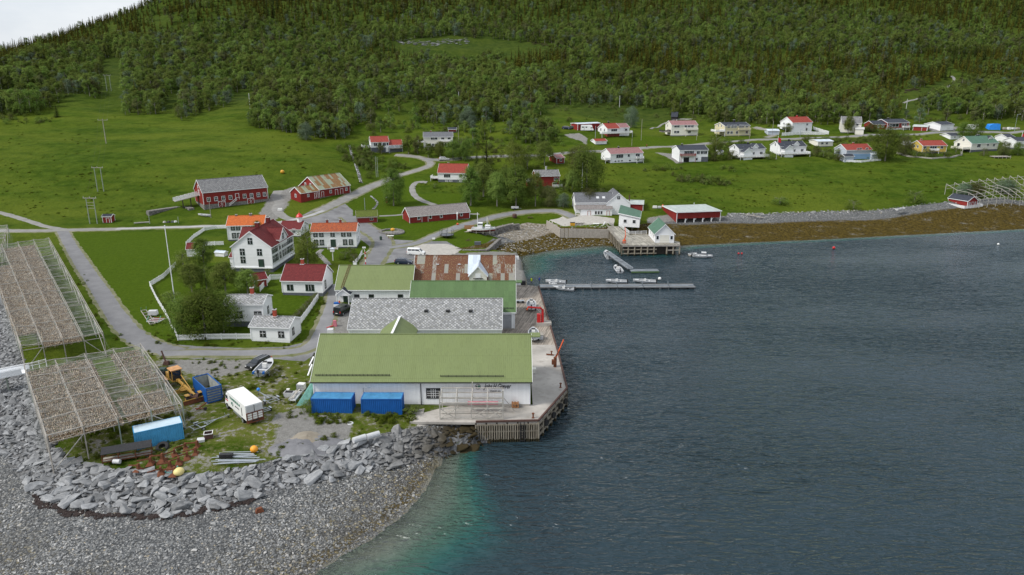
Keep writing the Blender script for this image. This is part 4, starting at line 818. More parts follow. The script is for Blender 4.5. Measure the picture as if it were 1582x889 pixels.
H.wing(H.L/2+3.2,.5,6.6,7.6,4.2,1.8,False,'white','r_pink','wing');H.balcony(-H.L/2-4.2,H.L/2+6.5,-6.4,-4.5,1.7);mx=face_mx('F',H.L,H.W)@Matrix.Translation((H.L,.6,0));window(H.t,mx,4.2,3.0,1.5,1.2,'mullion')
ridge_house('tiny white garage with red roof below the bright red-roofed house',(920,223.5),(937,223),4.5,219,214.5,'white','r_redt',name='garage',cat='garage',fh=.1,trim='trim')
H=ridge_house('large cream two-storey house with faded pink roof and dark balcony rail',(1037,211),(1076.5,209.5),10,194,186.5,'cream','r_pink',[('F',[.15,.25,.55,.68,.8],4.9,1.3,1.2,'mullion'),('F',[.15,.25,.7],2.0,1.3,1.2,'mullion'),('L',[.35],4.9,1,1.2,'cross')],(.3,0,.5,.5,'foundl'),fh=.3)
H.balcony(H.L*.02,H.L/2,-6.5,-5.0,3.1,'cream');H.balcony(-H.L/2-4.5,-H.L/2,-4,1.5,2.0,'shed',False)
H=ridge_house('pale yellow two-storey house with dark blue-grey roof and big black chimney',(1119,211),(1157,210),10,195.5,189,'creamy','r_navy',[('F',[.15,.3,.42,.62,.72,.88],4.9,1.3,1.3,'mullion'),('F',[.15,.28,.5,.9],1.8,1.3,1.3,'mullion'),('L',[.35,.65],5,.9,1.1,'cross')],(.55,0,.8,1.2,'black_ch'),fh=.3)
H.balcony(H.L*.02,H.L/2,-6.4,-5.0,3.1,'creamy');H.balcony(-H.L/2-5,-H.L/2,-5.5,0,2.4,'trim')
H=ridge_house('white bungalow with faded violet roof beside the big dark tree, below the hill road',(943,252.5),(992.5,251.5),8.5,238,228.5,'white','r_pink',[('F',[.28],3.1,3.4,1.5,'triple'),('F',[.56],3.2,1,1.1,'plain'),('F',[.84],3.1,2,1.5,'mullion'),('F',[.15,.25,.35,.6,.85],1.0,1.0,.5,'plain')],(.38,0,.5,.6,'black_ch'),fh=.3)
H.balcony(-H.L/2-2.6,-H.L/2+.1,-4.4,-.5,1.7);H.balcony(H.L*.28,H.L/2,-5.4,-4.3,1.8)
H=ridge_house('white house with navy roof, red-brown balcony and dark garage below',(1049,251.5),(1092.5,250),9.5,233,224.5,'white','r_navy',[('F',[.25,.42],4.3,2.2,1.3,'triple'),('F',[.66,.8,.92],4.2,1.4,1.3,'mullion'),('F',[.62],1.3,.9,1.0,'plain')],(.2,0,.6,.7,'black_ch'),fh=.2)
H.balcony(-H.L/2+.4,H.L*.05,-6.0,-4.75,2.9,'hull_red');H.door('F',.25,2.6,2.1,'dark',z=.1);b=MB();b.box((H.L*.4,-4.8,1.1),(3.2,.12,2.4),'found');b.build('basement',H.t)
def dormer_house(label,A,B,e,r,right):
 H=ridge_house(label,A,B,8.5,e,r,'white','r_navy',[('F',[.2,.55,.86],2.1,1.3,1.2,'mullion'),('L',[.5],4.6,1,1.1,'cross')],(.5,0,.6,.8,'black_ch'),fh=.5,found='bluegrey')
 H.wing(H.L*.12,-H.W/2+1.7,2.6,3.6,H.h+.9,1.3,True,'white','r_navy','dormer',.3,H.h-1);H.wing(-H.L*.28,-H.W/2-1.0,4.4,4.4,H.h*.75,1.8,True,'white','r_navy','wing',.3)
 H.balcony(-H.L/2-1.2,H.L/2+.3,-H.W/2-3.6,-H.W/2,.8);mx=face_mx('F',H.L,H.W);window(H.t,mx@Matrix.Translation((0,.1,0)),H.L*.62,H.h+.4,1.0,.8,'mullion');return H
dormer_house('white gabled house with navy roof left of the flagpole with the red pennant',(1141,245),(1181,243.5),231,222.5,0)
dormer_house('white gabled house with navy roof right of the flagpole with the red pennant',(1204,240.5),(1244,239),227,218,0)
ridge_house('small pale grey garage with light metal roof at the road junction',(1186,209),(1203,208.5),5,203,199.5,'bluegrey','r_zinc',name='garage',cat='garage',fh=.1)
H=ridge_house('tall white house with bright red roof and white garden wall above the road',(1223,206),(1253,205),9.5,190,180.5,'white','r_redt',[('F',[.75],1.7,1.0,1.3,'mullion'),('F',[.75],4.2,1.0,1.0,'mullion'),('L',[.3,.7],4.4,1,1.1,'cross')],(.5,0,.6,.7,'redm'),fh=.3)
H.balcony(-H.L/2-3,-H.L/2,-3.5,3,3.0)
H=ridge_house('white gabled house with grey slate roof half covered by a birch',(1299,206),(1329,205.5),10.5,191,180,'cream','r_slatef',[('F',[.35,.8],1.9,1.1,1.3,'mullion'),('F',[.8],4.4,1,1,'mullion'),('L',[.5],5.5,1,1.1,'cross')],None,fh=.3);H.wing(H.L/2-.8,-H.W/2-1.2,4,3,2.3,.8,False,'cream','foundl','porch')
H=ridge_house('dark red bungalow with navy roof and white window bands near the trees',(1370,201),(1403,200.5),10,190.5,184,'redh','r_navy',[('F',[.3],2.4,6,1.6,'triple'),('F',[.72,.85],2.5,1.4,1.3,'mullion'),('F',[.2,.4,.8],.7,1.2,.4,'plain')],(.3,0,.7,.6,'black_ch'),fh=1.0,found='foundl')
H.wing(-H.L/2-4,-.5,8,7,3.0,1.6,False,'redh','r_navy','wing');mx=face_mx('F',H.L,H.W)@Matrix.Translation((-8,.9,0));[window(H.t,mx,q,1.8,1.2,1.2,'mullion')for q in(3.2,6)];H.balcony(H.L*.2,H.L/2,-6.2,-5.0,1.1)
ridge_house('low red double garage with grey roof beside the red bungalow',(1410,202),(1432,203),6,196.5,193,'redh','r_greyflat',name='garage',cat='garage',fh=.1).door('F',.8,2.4,2.1,'redh')
H=ridge_house('white garage with navy roof and white door across the gravel turning place',(1452,202.5),(1472,202),9,193.5,188,'white','r_navy',name='garage',cat='garage',fh=.2);H.door('F',.6,2.5,2.1,'doorw')
ridge_house('small white house with dark roof behind two round trees under the road',(1468,216),(1484,215.5),7,211,206,'white','r_navy',[('F',[.4],1.3,.9,1)],fh=.1)
H=ridge_house('white house with pine green roof, black chimney and dark terrace',(1499,236),(1540,233.5),9.5,222,210,'cream','r_green3',[('F',[.28],3.0,2.1,1.5,'triple'),('F',[.62],3.2,1.0,1.0,'mullion'),('F',[.85],3.0,1.3,1.2,'mullion'),('L',[.25],3,1.5,1.6,'plain'),('L',[.5],5.6,1,1.1,'cross')],(.55,.1,.9,.9,'black_ch'),fh=1.1)
H.balcony(-H.L/2-5,-H.L/2,-4.7,2,1.6,'cream');H.wing(H.L/2-2.6,1.6,5,8,5.0,2.0,True,'cream','r_navy','wing')
H=ridge_house('yellow house with red roof surrounded by garden bushes',(1424,237),(1461,236.5),9.5,226,217,'yellow','r_redt',[('F',[.1,.8],2.7,1.3,1.2,'mullion','trim'),('F',[.45],2.7,3.4,1.5,'triple'),('L',[.3,.6],2.8,1.2,1.2,'mullion')],(.15,0,.6,.8),fh=.5)
H.balcony(H.L*-.2,H.L*.12,-6.4,-4.75,1.3,'trim')
H=ridge_house('pale blue-grey two-storey house with faded red roof and blue lower floor',(1306,247.5),(1345,246.5),9,232.5,222.5,'bluegrey','r_redt',[('F',[.5],4.6,2.4,1.2,'mullion'),('F',[.8],4.7,1.1,1.1,'mullion'),('F',[.45],1.4,2.2,1.3,'triple'),('L',[.35],4.4,.9,1.2,'cross')],(.5,.1,.7,.8),fh=.2)
b=MB();b.box((H.L*.12,-4.56,1.4),(H.L*.74,.1,2.3),'blueh');b.build('lower_cladding',H.t);H.wing(-H.L/2-.2,-H.W/2-1.3,4.6,3.4,1.9,.8,False,'bluegrey','r_navy','porch');H.wing(H.L/2+1.2,-3.6,3.4,4,2.5,1.0,False,'bluegrey','r_zinc','greenhouse')
ridge_house('long pale grey hut with light roof and a blue boat parked by its end',(1263,227.5),(1286,226),7,219.5,215.5,'cream','r_zinc',[('F',[.3,.6],1.6,1.2,.9,'mullion')],name='cabin',cat='cabin',fh=.2)
ridge_house('small white house with dark roof glimpsed between bushes at the right edge',(1554,222),(1566,221),7,213,207,'white','r_navy',[('F',[.5],2,1,1)],fh=.2)
H=ridge_house('white gabled house with navy roof cut by the right edge of the view',(1568,232),(1592,231),8,219,212,'white','r_navy',[('F',[.2,.6],2.4,1.3,1.2,'mullion'),('L',[.5],2.4,1.2,1.2,'cross')],fh=.8)
ridge_house('tiny white shed at the foot of the garden birch near the navy-roofed house',(1111.5,240),(1117,239.5),2.5,234.5,232,'white','r_navy',name='garden_shed',cat='shed',fh=.1,ov=.1)
b=House('summer_hut','black octagonal grill hut on the slope above the cream house',(1037,186),(1046,185.5),3.6,h=2.2,rise=2.4,wall='shed',roof='r_navy',fh=.1,cat='hut',trim='shed',wtrim='shed',found='shed')
zA=3.5
H=House('landing_house','white landing building with grey tile roof, lean-to front and two skylights',(889,334,zA),(947,333.5,zA),9.0,h=4.9,rise=2.7,z=zA,wall='white',roof='r_grey',fh=.2,cat='building',ov=.3)
LH=H;H.solar([(.60,.55),(.76,.55)],.9,1.0,m='fibre')
b=MB();x0,x1=-H.L/2-.4,H.L/2-.6;y0=-H.W/2-2.6
b.add([(x0,y0+2.6,4.0),(x1,y0+2.6,4.0),(x1,y0-.3,3.0),(x0,y0-.3,3.0),(x0,y0+2.6,3.85),(x1,y0+2.6,3.85),(x1,y0-.3,2.85),(x0,y0-.3,2.85)],[(3,2,1,0),(4,5,6,7),(0,4,7,3),(1,2,6,5),(2,3,7,6)],'r_brown');lo=b.build('lean_to_roof',H.t)
b=MB();b.box(((x0+x1)/2+.8,y0+1.3,1.4),(x1-x0-2.2,2.6,2.9),'white');b.box((x0+.15,y0,1.4),(.15,.15,2.9),'trim');b.build('lean_to',H.t)
mx=Matrix.Translation((x0+1.9,y0,0))
for q in(3.0,9.8):door(H.t,mx,q,.05,.95,2.1,'doorw','brick')
for q in(5.4,6.4,7.4):window(H.t,mx,q,1.6,.7,1.1,'plain')
H.wing(H.L/2+1.6,.3,8.6,11.5,4.6,3.6,True,'white','r_grey','cross_gable',.3,-2)
mxg=Matrix.Translation((H.L/2+1.6,-5.45,0));window(H.t,mxg,0,6.6,.8,.8,'cross','blackm')
s2=thing('landing_shed','white landing shed with pine green mono-pitch roof facing the pier','building',PZ(971.7,351,3.3),atan2(PZ(987.4,352.3,3.3).y-PZ(955.7,350.3,3.3).y,PZ(987.4,352.3,3.3).x-PZ(955.7,350.3,3.3).x))
L=(PZ(987.4,352.3,3.3)-PZ(955.7,350.3,3.3)).length;D=12.5;sk=-1.6
def skew(p):return(p[0]+sk*(p[1]/D),p[1],p[2])
vs=[(-L/2,0,0),(L/2,0,0),(L/2+sk,D,0),(-L/2+sk,D,0),(-L/2,0,4.3),(L/2,0,3.2),(L/2+sk,D,3.2),(-L/2+sk,D,4.9)]
b=MB();b.add(vs,[(0,1,5,4),(1,2,6,5),(2,3,7,6),(3,0,4,7),(4,5,6,7),(3,2,1,0)],'whitev');b.build('wall',s2)
b=MB();r_=[(-L/2-.3,-.3,4.38),(L/2+.3,-.3,3.2),(L/2+sk+.3,D+.2,3.2),(-L/2+sk-.3,D+.2,5.0)];b.add(r_+[(p[0],p[1],p[2]+.15)for p in r_],[(3,2,1,0),(4,5,6,7),(0,1,5,4),(1,2,6,5),(2,3,7,6),(3,0,4,7)],'r_green3');ro=b.build('roof',s2)
b=MB();b.bar((-L/2-.32,-.34,4.42),(L/2+.34,-.34,3.24),.05,'trim',.26);b.bar((L/2+.33,-.3,3.25),(L/2+sk+.33,D,3.25),.05,'trim',.24);b.build('bargeboard',ro)
for q in(-.2,.24):window(s2,Matrix.Identity(4),q*L,1.9,1.0,1.1,'plain')
mxl=Matrix.Translation((-L/2+sk,D,0))@Matrix.Rotation(-pi/2-atan2(-sk,D)*-1,4,'Z');mxl=Matrix.Translation((-L/2+sk,D,0))@Matrix.Rotation(atan2(-D,-sk),4,'Z')
for q in(7.2,8.4,9.6,4.5):window(s2,mxl,q,1.9,.6,1.1,'plain')
door(s2,mxl,11.6,.05,.9,2.0,'woodb');
b=MB()
for q in(-.45,-.15,.15,.45):b.bar((q*L,.3,-3.2),(q*L,.3,0),.25,'woodd');b.bar((q*L+sk*.5,5,-3.2),(q*L+sk*.5,5,0),.25,'woodd')
b.build('pile',s2)
H=House('net_store','low red annex with pale flat roof and rusty stovepipe behind the landing building',(962,327,3.8),(993,328,3.8),8.5,h=2.9,rise=.5,z=3.8,wall='redh',roof='r_greyflat',fh=.1,cat='building',ov=.3)
b=MB();b.tube((-1.5,-1,2.8),(-1.5,-1,5.6),.22,'rustd',8);b.build('stovepipe',H.roof)
a_,b_=PZ(1045,346.5,1.6),PZ(1112,344,1.6);d=(b_-a_);L=d.length;t_=thing('boathouse','dark red boathouse with flat pale roof standing over open boat bays on the shore','boathouse',a_.lerp(b_,.5),atan2(d.y,d.x));D=13.0
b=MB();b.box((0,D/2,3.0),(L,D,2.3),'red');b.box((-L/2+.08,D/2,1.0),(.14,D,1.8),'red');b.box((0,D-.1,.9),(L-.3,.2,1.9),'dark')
for q in(-1,1):b.box((q*L/2,-.02,2.1),(.22,.12,4.1),'trim')
b.build('wall',t_);b=MB();b.box((0,D/2,4.25),(L+.7,D+.8,.14),'r_greyflat');ro=b.build('roof',t_);b=MB();b.box((0,-.44,4.2),(L+.75,.06,.28),'trim');b.box((-L/2-.38,D/2,4.2),(.06,D+.8,.28),'trim');b.build('fascia',ro)
for k in range(1,5):b=MB();x=-L/2+L*k/5;b.bar((x,.15,-1),(x,.15,1.85),.3,'trim');b.bar((x+.7,.15,1.8),(x,.15,.9),.14,'trim');b.build('post',t_)
b=MB();b.tube((L*.2,D*.9,4.2),(L*.2,D*.9,5.3),.12,'lead',8);b.build('vent',ro)
a_,b_=PZ(1493,320.5,3.4),PZ(1507,319.5,3.4)
H=House('boathouse','small red boathouse with navy roof on a white-railed platform beside the empty fish racks',PZ(1494,321,3.6),PZ(1508.5,319.5,3.6),8.0,h=2.5,rise=1.5,z=3.6,ry=True,wall='redh',roof='r_navy',fh=.1,cat='boathouse',ov=.25);H.win('F',[.2,.8],1.4,.6,.9).door('F',.5,.8,1.8,'redh')
H.balcony(-H.L/2-3.2,H.L/2+1.8,-H.W/2-1.2,H.W/2,.05,'trim',False,.7,'platform');b=MB()
for q in range(5):x=-H.L/2-3+q*(H.L+4.6)/4;b.bar((x,-H.W/2-1,-2.6),(x,-H.W/2-1,-.1),.2,'polegreen')
b.bar((-H.L/2-2.5,-H.W/2-1,-.3),(-H.L/2-.5,-H.W/2-1,-2.2),.14,'trim');b.bar((H.L/2+1,-H.W/2-1,-.5),(-H.L/2+1,-H.W/2-1.6,-2.4),.14,'woodl');b.build('pile',H.t)
# ---------------------------------------------------------------- trees
def leaf_mat(name,dark,light,sc=.8,trans=.42):
 t=NT(name);oi=t.add('ShaderNodeObjectInfo');v=t.coord();n=t.noise(v,sc,3,.6);n2=t.noise(v,sc*5,2)
 c=t.mix(t.ramp(t.mix(.35,n,n2),(.35,0),(.65,1)),dark,light);h=t.add('ShaderNodeHueSaturation',{'Color':c,'Hue':t.math('ADD',.485,t.math('MULTIPLY',oi.outputs['Random'],.03)),'Value':t.math('ADD',.70,t.math('MULTIPLY',oi.outputs['Random'],.65)),'Saturation':.95})
 d=t.add('ShaderNodeBsdfDiffuse',{0:h.outputs[0]});tr=t.add('ShaderNodeBsdfTranslucent',{0:h.outputs[0]});m=t.add('ShaderNodeMixShader',{0:trans,1:d.outputs[0],2:tr.outputs[0]});t.l.new(m.outputs[0],t.out.inputs[0]);return t.m
M['lf_birch']=leaf_mat('birch_leaves',(.100,.155,.026),(.215,.270,.058));M['lf_dark']=leaf_mat('dark_leaves',(.070,.125,.020),(.165,.220,.040));M['lf_spruce']=leaf_mat('spruce_needles',(.045,.055,.007),(.175,.160,.020),1.2,.1)
M['lf_grass']=leaf_mat('tall_grass',(.060,.095,.006),(.135,.165,.018));M['lf_pine']=leaf_mat('dark_spruce_needles',(.028,.046,.010),(.080,.10,.022),1.2,.1);M['lf_willow']=leaf_mat('grey_green_leaves',(.085,.13,.075),(.19,.25,.16));M['lf_yellow']=leaf_mat('yellow_green_leaves',(.08,.105,.015),(.17,.19,.035));M['lf_brown']=leaf_mat('brownish_leaves',(.080,.095,.03),(.155,.165,.06))
def leaf(b,p,n,s,mk,r):
 u=Vector((r.uniform(-1,1),r.uniform(-1,1),r.uniform(-1,1))).cross(n)
 if u.length<1e-3:u=Vector((1,0,0))
 u=u.normalized();w=n.cross(u).normalized();a=s*r.uniform(.6,1.15);c=s*r.uniform(.5,1)
 b.add([p-u*a*.5,p+w*c*.35+u*a*.05,p+u*a*.55,p-w*c*.5],[(0,1,2,3)],mk)
def crown_decid(seed,H,R,base,nclump,nleaf,s,mk,lean=0.0,loose=.2):
 r=random.Random(seed);b=MB();zc=H*base;ch=H-zc
 for k in range(nclump):
  ph=r.uniform(0,2*pi);t_=r.random()**.8;prof=max(.05,1-((t_-.42)/.6)**2)**.5;rr=R*prof*(r.uniform(.55,1.0)if r.random()<.8 else r.uniform(.0,.5))
  c=Vector((rr*cos(ph)+lean*t_,rr*sin(ph),zc+ch*t_*.93));cr=R*r.uniform(.20,.36)
  for q in range(nleaf):
   n=Vector((r.gauss(0,1),r.gauss(0,1),r.gauss(.25,1))).normalized();p=c+n*cr*r.uniform(.55,1.0+loose);p.z=max(p.z,.15)
   oc=Vector((c.x,c.y,(c.z-zc-ch*.35)*.8)).normalized()if c.length>.1 else n;nn=(n*.55+oc*.8+Vector((r.gauss(0,.3),r.gauss(0,.3),r.gauss(.35,.3)))).normalized();leaf(b,p,nn,s,mk,r)
 return b
def trunk_decid(seed,H,R,mk='trunk',multi=1):
 r=random.Random(seed);b=MB()
 for m in range(multi):
  dx,dy=(r.uniform(-.12,.12)*H,r.uniform(-.12,.12)*H)if multi>1 else(r.uniform(-.03,.03)*H,r.uniform(-.03,.03)*H);q=[Vector((0,0,-.5)),Vector((dx*.3,dy*.3,H*.28)),Vector((dx*.8,dy*.8,H*.6)),Vector((dx,dy,H*.86))];rad=[.024*H,.018*H,.011*H,.004*H]
  for i in range(3):b.tube(q[i],q[i+1],rad[i],mk,6,rad[i+1])
  for k in range(6):f=r.uniform(.3,.85);a=r.uniform(0,2*pi);p=q[1].lerp(q[3],f);b.tube(p,p+Vector((cos(a)*R*.7,sin(a)*R*.7,R*.45)),.007*H,mk,5,.002*H)
 return b
def crown_spruce(seed,H,R,tiers,per,s,mk,narrow=1.0):
 r=random.Random(seed);b=MB()
 for k in range(tiers):
  f=k/(tiers-1);z=H*(.07+.9*f);rad=R*(1-f)**.85*narrow+.06;nb=max(4,int(per*(1-f*.75)))
  for q in range(nb):
   a=r.uniform(0,2*pi);L=rad*r.uniform(.7,1.1);n=max(1,int(L/(s*.55)))
   for j in range(n+1):
    d=L*(j+.4)/(n+1);p=Vector((cos(a)*d,sin(a)*d,z-d*.32+r.uniform(-.05,.05)*H*.4));leaf(b,p,Vector((cos(a)*.35+r.gauss(0,.3),sin(a)*.35+r.gauss(0,.3),1)).normalized(),s*r.uniform(.7,1.1),mk,r)
 b.add([(-.05,0,H*.93),(.05,0,H*.93),(0,0,H*1.03)],[(0,1,2)],mk);return b
def joinmb(a,b):
 for f,k in zip(b.f,b.k):pass
 o=len(a.v);a.v+=b.v;mm=[a.mi(m)for m in b.mats];a.f+=[tuple(i+o for i in f)for f in b.f];a.k+=[mm[k]for k in b.k];return a
WOOD={'dec':[],'spr':[]}
for i,(R,base,mk,nc)in enumerate(((2.5,.10,'lf_birch',30),(2.1,.12,'lf_birch',26),(2.8,.06,'lf_dark',32),(2.3,.10,'lf_dark',28),(2.7,.05,'lf_birch',30),(2.4,.08,'lf_brown',24))):
 WOOD['dec'].append(joinmb(trunk_decid(40+i,8,R),crown_decid(60+i,8,R*1.12,base,nc,44,.52,mk)).mesh('wood_tree'))
WOOD['dec'].append(joinmb(trunk_decid(47,7,2.4),crown_decid(67,7,2.5,.06,26,34,.45,'lf_willow')).mesh('wood_tree'))
for i,(R,mk)in enumerate(((1.5,'lf_spruce'),(1.8,'lf_spruce'),(1.7,'lf_pine'),(1.35,'lf_spruce'))):
 tb=MB();tb.tube((0,0,-.5),(0,0,9),.13,'trunkd',5,.03);WOOD['spr'].append(joinmb(tb,crown_spruce(80+i,9.5,R,17,17,.62,mk)).mesh('spruce'))
PARK={}
def park(kind):
 if kind in PARK:return PARK[kind]
 K={'birch':(9,3.1,.12,90,90,.30,'lf_birch'),'dark':(9,4.1,.08,92,85,.31,'lf_dark'),'oval':(9,3.0,.08,90,95,.30,'lf_dark'),'loose':(9,2.9,.12,60,70,.28,'lf_birch'),'willow':(7,3.2,.04,90,80,.26,'lf_willow'),'yellow':(9,3.9,.05,100,80,.27,'lf_yellow'),'brown':(7,3.4,.04,90,80,.27,'lf_brown'),
  'tuft':(3,1.9,.0,30,40,.25,'lf_grass'),'bush':(3,1.9,.0,30,50,.2,'lf_dark'),'bushb':(3,1.9,.0,30,46,.2,'lf_brown'),'bushl':(3,1.8,.0,28,50,.2,'lf_birch'),'bushw':(3,1.8,.0,28,50,.2,'lf_willow')}
 if kind in K:
  H,R,bs,nc,nl,s,mk=K[kind];c=crown_decid(hash(kind)%1+len(PARK)+200,H,R,bs,nc,nl,s,mk).mesh('crown');tr=trunk_decid(300+len(PARK),H,R,multi=3 if 'bush' in kind else 1).mesh('trunk')
 else:
  H=9.5;c=crown_spruce(210,9.5,2.1 if kind=='spruce' else 2.6,22,26,.34,'lf_pine' if kind!='larch' else 'lf_dark').mesh('crown');b=MB();b.tube((0,0,-.5),(0,0,9),.17,'trunkd',6,.03);tr=b.mesh('trunk')
 PARK[kind]=(H,c,tr);return PARK[kind]
def tree(px,py,h,kind,label,cat='tree',group=None,wide=1.0,name=None,p=None):
 H,c,tr=park(kind);p=p or G(px,py);s=h/H;nm=name or{'spruce':'spruce_tree','larch':'larch_tree'}.get(kind,'bush' if 'bush' in kind else 'deciduous_tree')
 o=thing(nm,label,cat,(p.x,p.y,p.z-.05),RR.uniform(0,6.28),group);o.scale=(s*wide,s*wide,s)
 for n,m in(('crown',c),('trunk',tr)):x=bpy.data.objects.new(n,m);COL.objects.link(x);x.parent=o
 return o
TL=[
(284,518,7.6,'dark','leftmost of the three big dark trees in the garden corner beside the white fence',1.0),(318,521,9.4,'dark','middle and tallest of the three big dark trees in the garden corner',1.05),(346,514,8.4,'dark','big dark garden tree touching the upper slate-roofed cottage',.95),
(297,452,7.0,'birch','light green garden tree between the flagpole and the middle lawn',1.15),(320,449,6.0,'loose','slim pale garden tree on the lawn behind the big dark trees',1.0),(349,456,7.8,'birch','bright green garden tree in front of the large red-roofed house',1.1),(383,456,6.0,'birch','round light green tree beside the tiny red-roofed shed',1.2),
(316,415,8.0,'oval','dark garden tree in front of the small garden shed',1.05),(284,424,6.4,'loose','garden tree standing at the fence bend behind the flagpole',1.35),(476,414,10.2,'loose','tall airy tree between the large red-roofed house and the mottled-roof farmhouse',1.1),(400,374,6.4,'birch','small tree showing above the orange tile roof',.7),(268,470,3.0,'bushl','low shrub inside the white fence left of the flagpole',1.5),
(608,318,13.5,'oval','tall dark birch beside the loop driveway above the red hut',1.0),(727,318,14,'oval','leftmost tall birch of the grove above the coast path',.9),(747,304,13,'birch','second birch of the grove, behind the two front ones',1.0),(768,319,12.5,'birch','birch with pale trunk in the middle front of the grove',.9),(797,320,15,'oval','broadest and tallest tree of the grove near its right end',1.0),(783,300,10,'dark','dark tree filling the back of the grove',1.0),
(827,319,12.5,'birch','white-stemmed birch in front of the red slate-roofed house',.75),(848,319,7.5,'brown','brownish rounded tree below the red slate-roofed house',1.0),(870,321,5.2,'willow','pale blue-green bush tree left of the landing building',1.1),(884,298,9,'birch','light green tree left of the white mast',.9),(906,296,17,'dark','big dark spreading tree next to the violet-roofed bungalow',.9),(896,262,10,'brown','brown-green tree behind the big dark spreading one',1.2),(909,322,7,'brown','low brown-green tree behind the landing building',1.3),
(752,267,13.5,'spruce','dark spruce with broad base above the grove',1.6),(737,262,8,'spruce','smaller dark spruce left of the broad one',1.5),(796,268,13,'yellow','wide yellow-green tree above the grove',1.05),(841,256,10.5,'birch','birch left of the small dark red house',1.1),(815,262,7,'bushl','pale green shrub tree right of the yellow-green tree',1.0),(700,247,8.5,'dark','dark round tree left of the upper road by the charcoal-roofed house',1.0),(718,248,8.5,'oval','dark tree standing right on the upper road edge',1.1),(680,243,7,'birch','light tree at the top road bend',1.1),(713,229,5,'bush','dark round bush right of the charcoal-roofed house',1.1),
(723,197,9,'willow','round blue-green willow in the meadow above the charcoal-roofed house',1.1),(473,217,8,'willow','round blue-green willow at the edge of the left meadow',1.0),(88,181,6.5,'spruce','lone small conifer in the left meadow',1.6),(975,197,11,'willow','grey-green tree behind the bright red-roofed house',.8),
(1104,247,12,'loose','slender birch between the navy-roofed house and the tiny white shed',.9),(1310,207,9.5,'birch','birch in front of the slate-roofed white gabled house',.75),(1367,249,15,'dark','big dark tree between the blue-grey and the yellow house',.95),(1397,240,9,'brown','brown-green tree left of the yellow house',1.0),(1487,215,8.5,'dark','left one of two round trees under the hill road',.9),(1507,214,9.5,'dark','right one of two round trees under the hill road',.9),
(1550,240,6.5,'brown','brownish shrub tree right of the green-roofed house',1.0),(1572,240,6,'dark','dark shrub tree before the house at the right edge',1.1),(1217,204,4.4,'brown','left brown shrub before the tall red-roofed house',1.2),(1237,204,4.4,'brown','right brown shrub before the tall red-roofed house',1.2),(1344,204,4.5,'brown','brown shrub before the dark red bungalow',1.3),(1356,203,3.6,'bush','green shrub before the dark red bungalow',1.3),
(1430,243,4.2,'bushb','brown bush at the corner of the yellow house',1.0),(1440,242,3,'bushb','small brown bush under the yellow house windows',1.0),(1458,243,2.6,'bushl','lime green hedge bush in front of the yellow house',2.4),(1476,240,4.2,'bush','dark bush at the right end of the yellow house',1.1),(1415,243,3.4,'bush','dark green bush at the left end of the yellow house',1.2),(1520,241,3.6,'bushb','brown bush in front of the green-roofed house',1.0),
(1130,246,4,'bushb','brown bush left of the first gabled house',1.3),(1189,246,3.6,'bush','dark bush between the two gabled houses',1.5),(1272,243,3.2,'bush','dark bush below the pale grey hut',1.5),(1292,243,4,'bushl','light bush left of the blue-grey house',1.3),(1301,230,3,'bush','small bush by the pale grey hut',1.4),(1358,247,4,'bush','bush right of the blue-grey house',1.2),(1297,249,3.0,'bushb','brown bush at the front corner of the blue-grey house',1.4),
(1488,303,5,'willow','pale willow bush behind the little red boathouse',1.4),(1506,304,5.5,'brown','brownish bush behind the little red boathouse',1.4),(1552,299,5.5,'willow','wide grey-green bush above the empty fish racks',1.8),(1318,324,3.6,'bush','lone dark bush on the bank above the shingle',1.4),(1205,316,2.8,'bush','low dark bush on the bank near the fallen planks',2.0),(1412,313,4.5,'bush','dark bush on the bank left of the little boathouse',1.4),
(533,400,2.2,'bush','clipped hedge bush at the right end of the farmhouse lawn',1.4),(542,394,2.2,'bush','hedge bush behind the white garden gate',1.3),(548,404,2.0,'bushb','brown hedge bush beside the sage green office roof',1.2),(478,637,2.2,'bush','bush growing at the left end of the first blue container',1.0),(636,641,1.3,'bushl','low weeds beside the concrete apron by the blue containers',2.2),(420,488,1.7,'bushb','brown shrub between the two slate-roofed cottages',1.3),(446,376,3,'bush','dark shrub between the large house and the storehouse',1.0),
(452,395,1.5,'bush','shrub at the foot of the large house',1.0),(375,421,1.2,'bush','small round shrub under the gable of the large house',1.0),(415,425,1.6,'bushl','light shrub at the corner of the large house',1.2),(672,291,2.0,'bush','round bush below the white terrace',1.2),
]
for px,py,h,k,lb,w in TL:tree(px,py,h,k,lb,'bush' if 'bush' in k else 'tree',wide=w)
for i in range(11):
 f=i/10;tree(447+42*f,505-43*f,1.5,'bushb','brown hedge shrub inside the lane fence, '+('nearest the lower cottage','second','third','fourth','fifth','sixth and middle one','seventh','eighth','ninth','tenth','uppermost')[i]+(' from the cottage' if 0<i<10 and i!=5 else ''),'bush','hedge along the lane fence')
# ---- woods on the hillside
def inpx(P_,X,Y):return inpoly(X,Y,P_)
FOREST=[(-260,-90),(1900,-90),(1900,190),(1582,187),(1480,185),(1440,172),(1395,168),(1380,186),(1340,188),(1290,193),(1200,193),(1105,189),(1080,178),(1010,168),(960,163),(850,162),(760,165),(700,162),(640,158),(600,152),(500,148),(430,150),(360,146),(300,142),(192,150),(190,95),(158,95),(154,158),(130,152),(100,145),(60,138),(0,139),(-260,150)]
WOODS=[[(190,178),(195,145),(250,140),(262,172),(240,178)],[(278,188),(270,170),(280,140),(345,122),(360,150),(350,165),(305,180)],[(385,195),(388,165),(440,148),(500,148),(560,158),(572,185),(546,200),(538,216),(500,215),(478,213),(440,206)],
  [(-60,196),(0,181),(40,178),(76,172),(100,150),(60,150),(0,168),(-60,180)],[(640,178),(700,168),(835,166),(838,186),(700,192),(640,190)],[(790,205),(800,190),(850,195),(862,212),(850,226),(800,222)]]
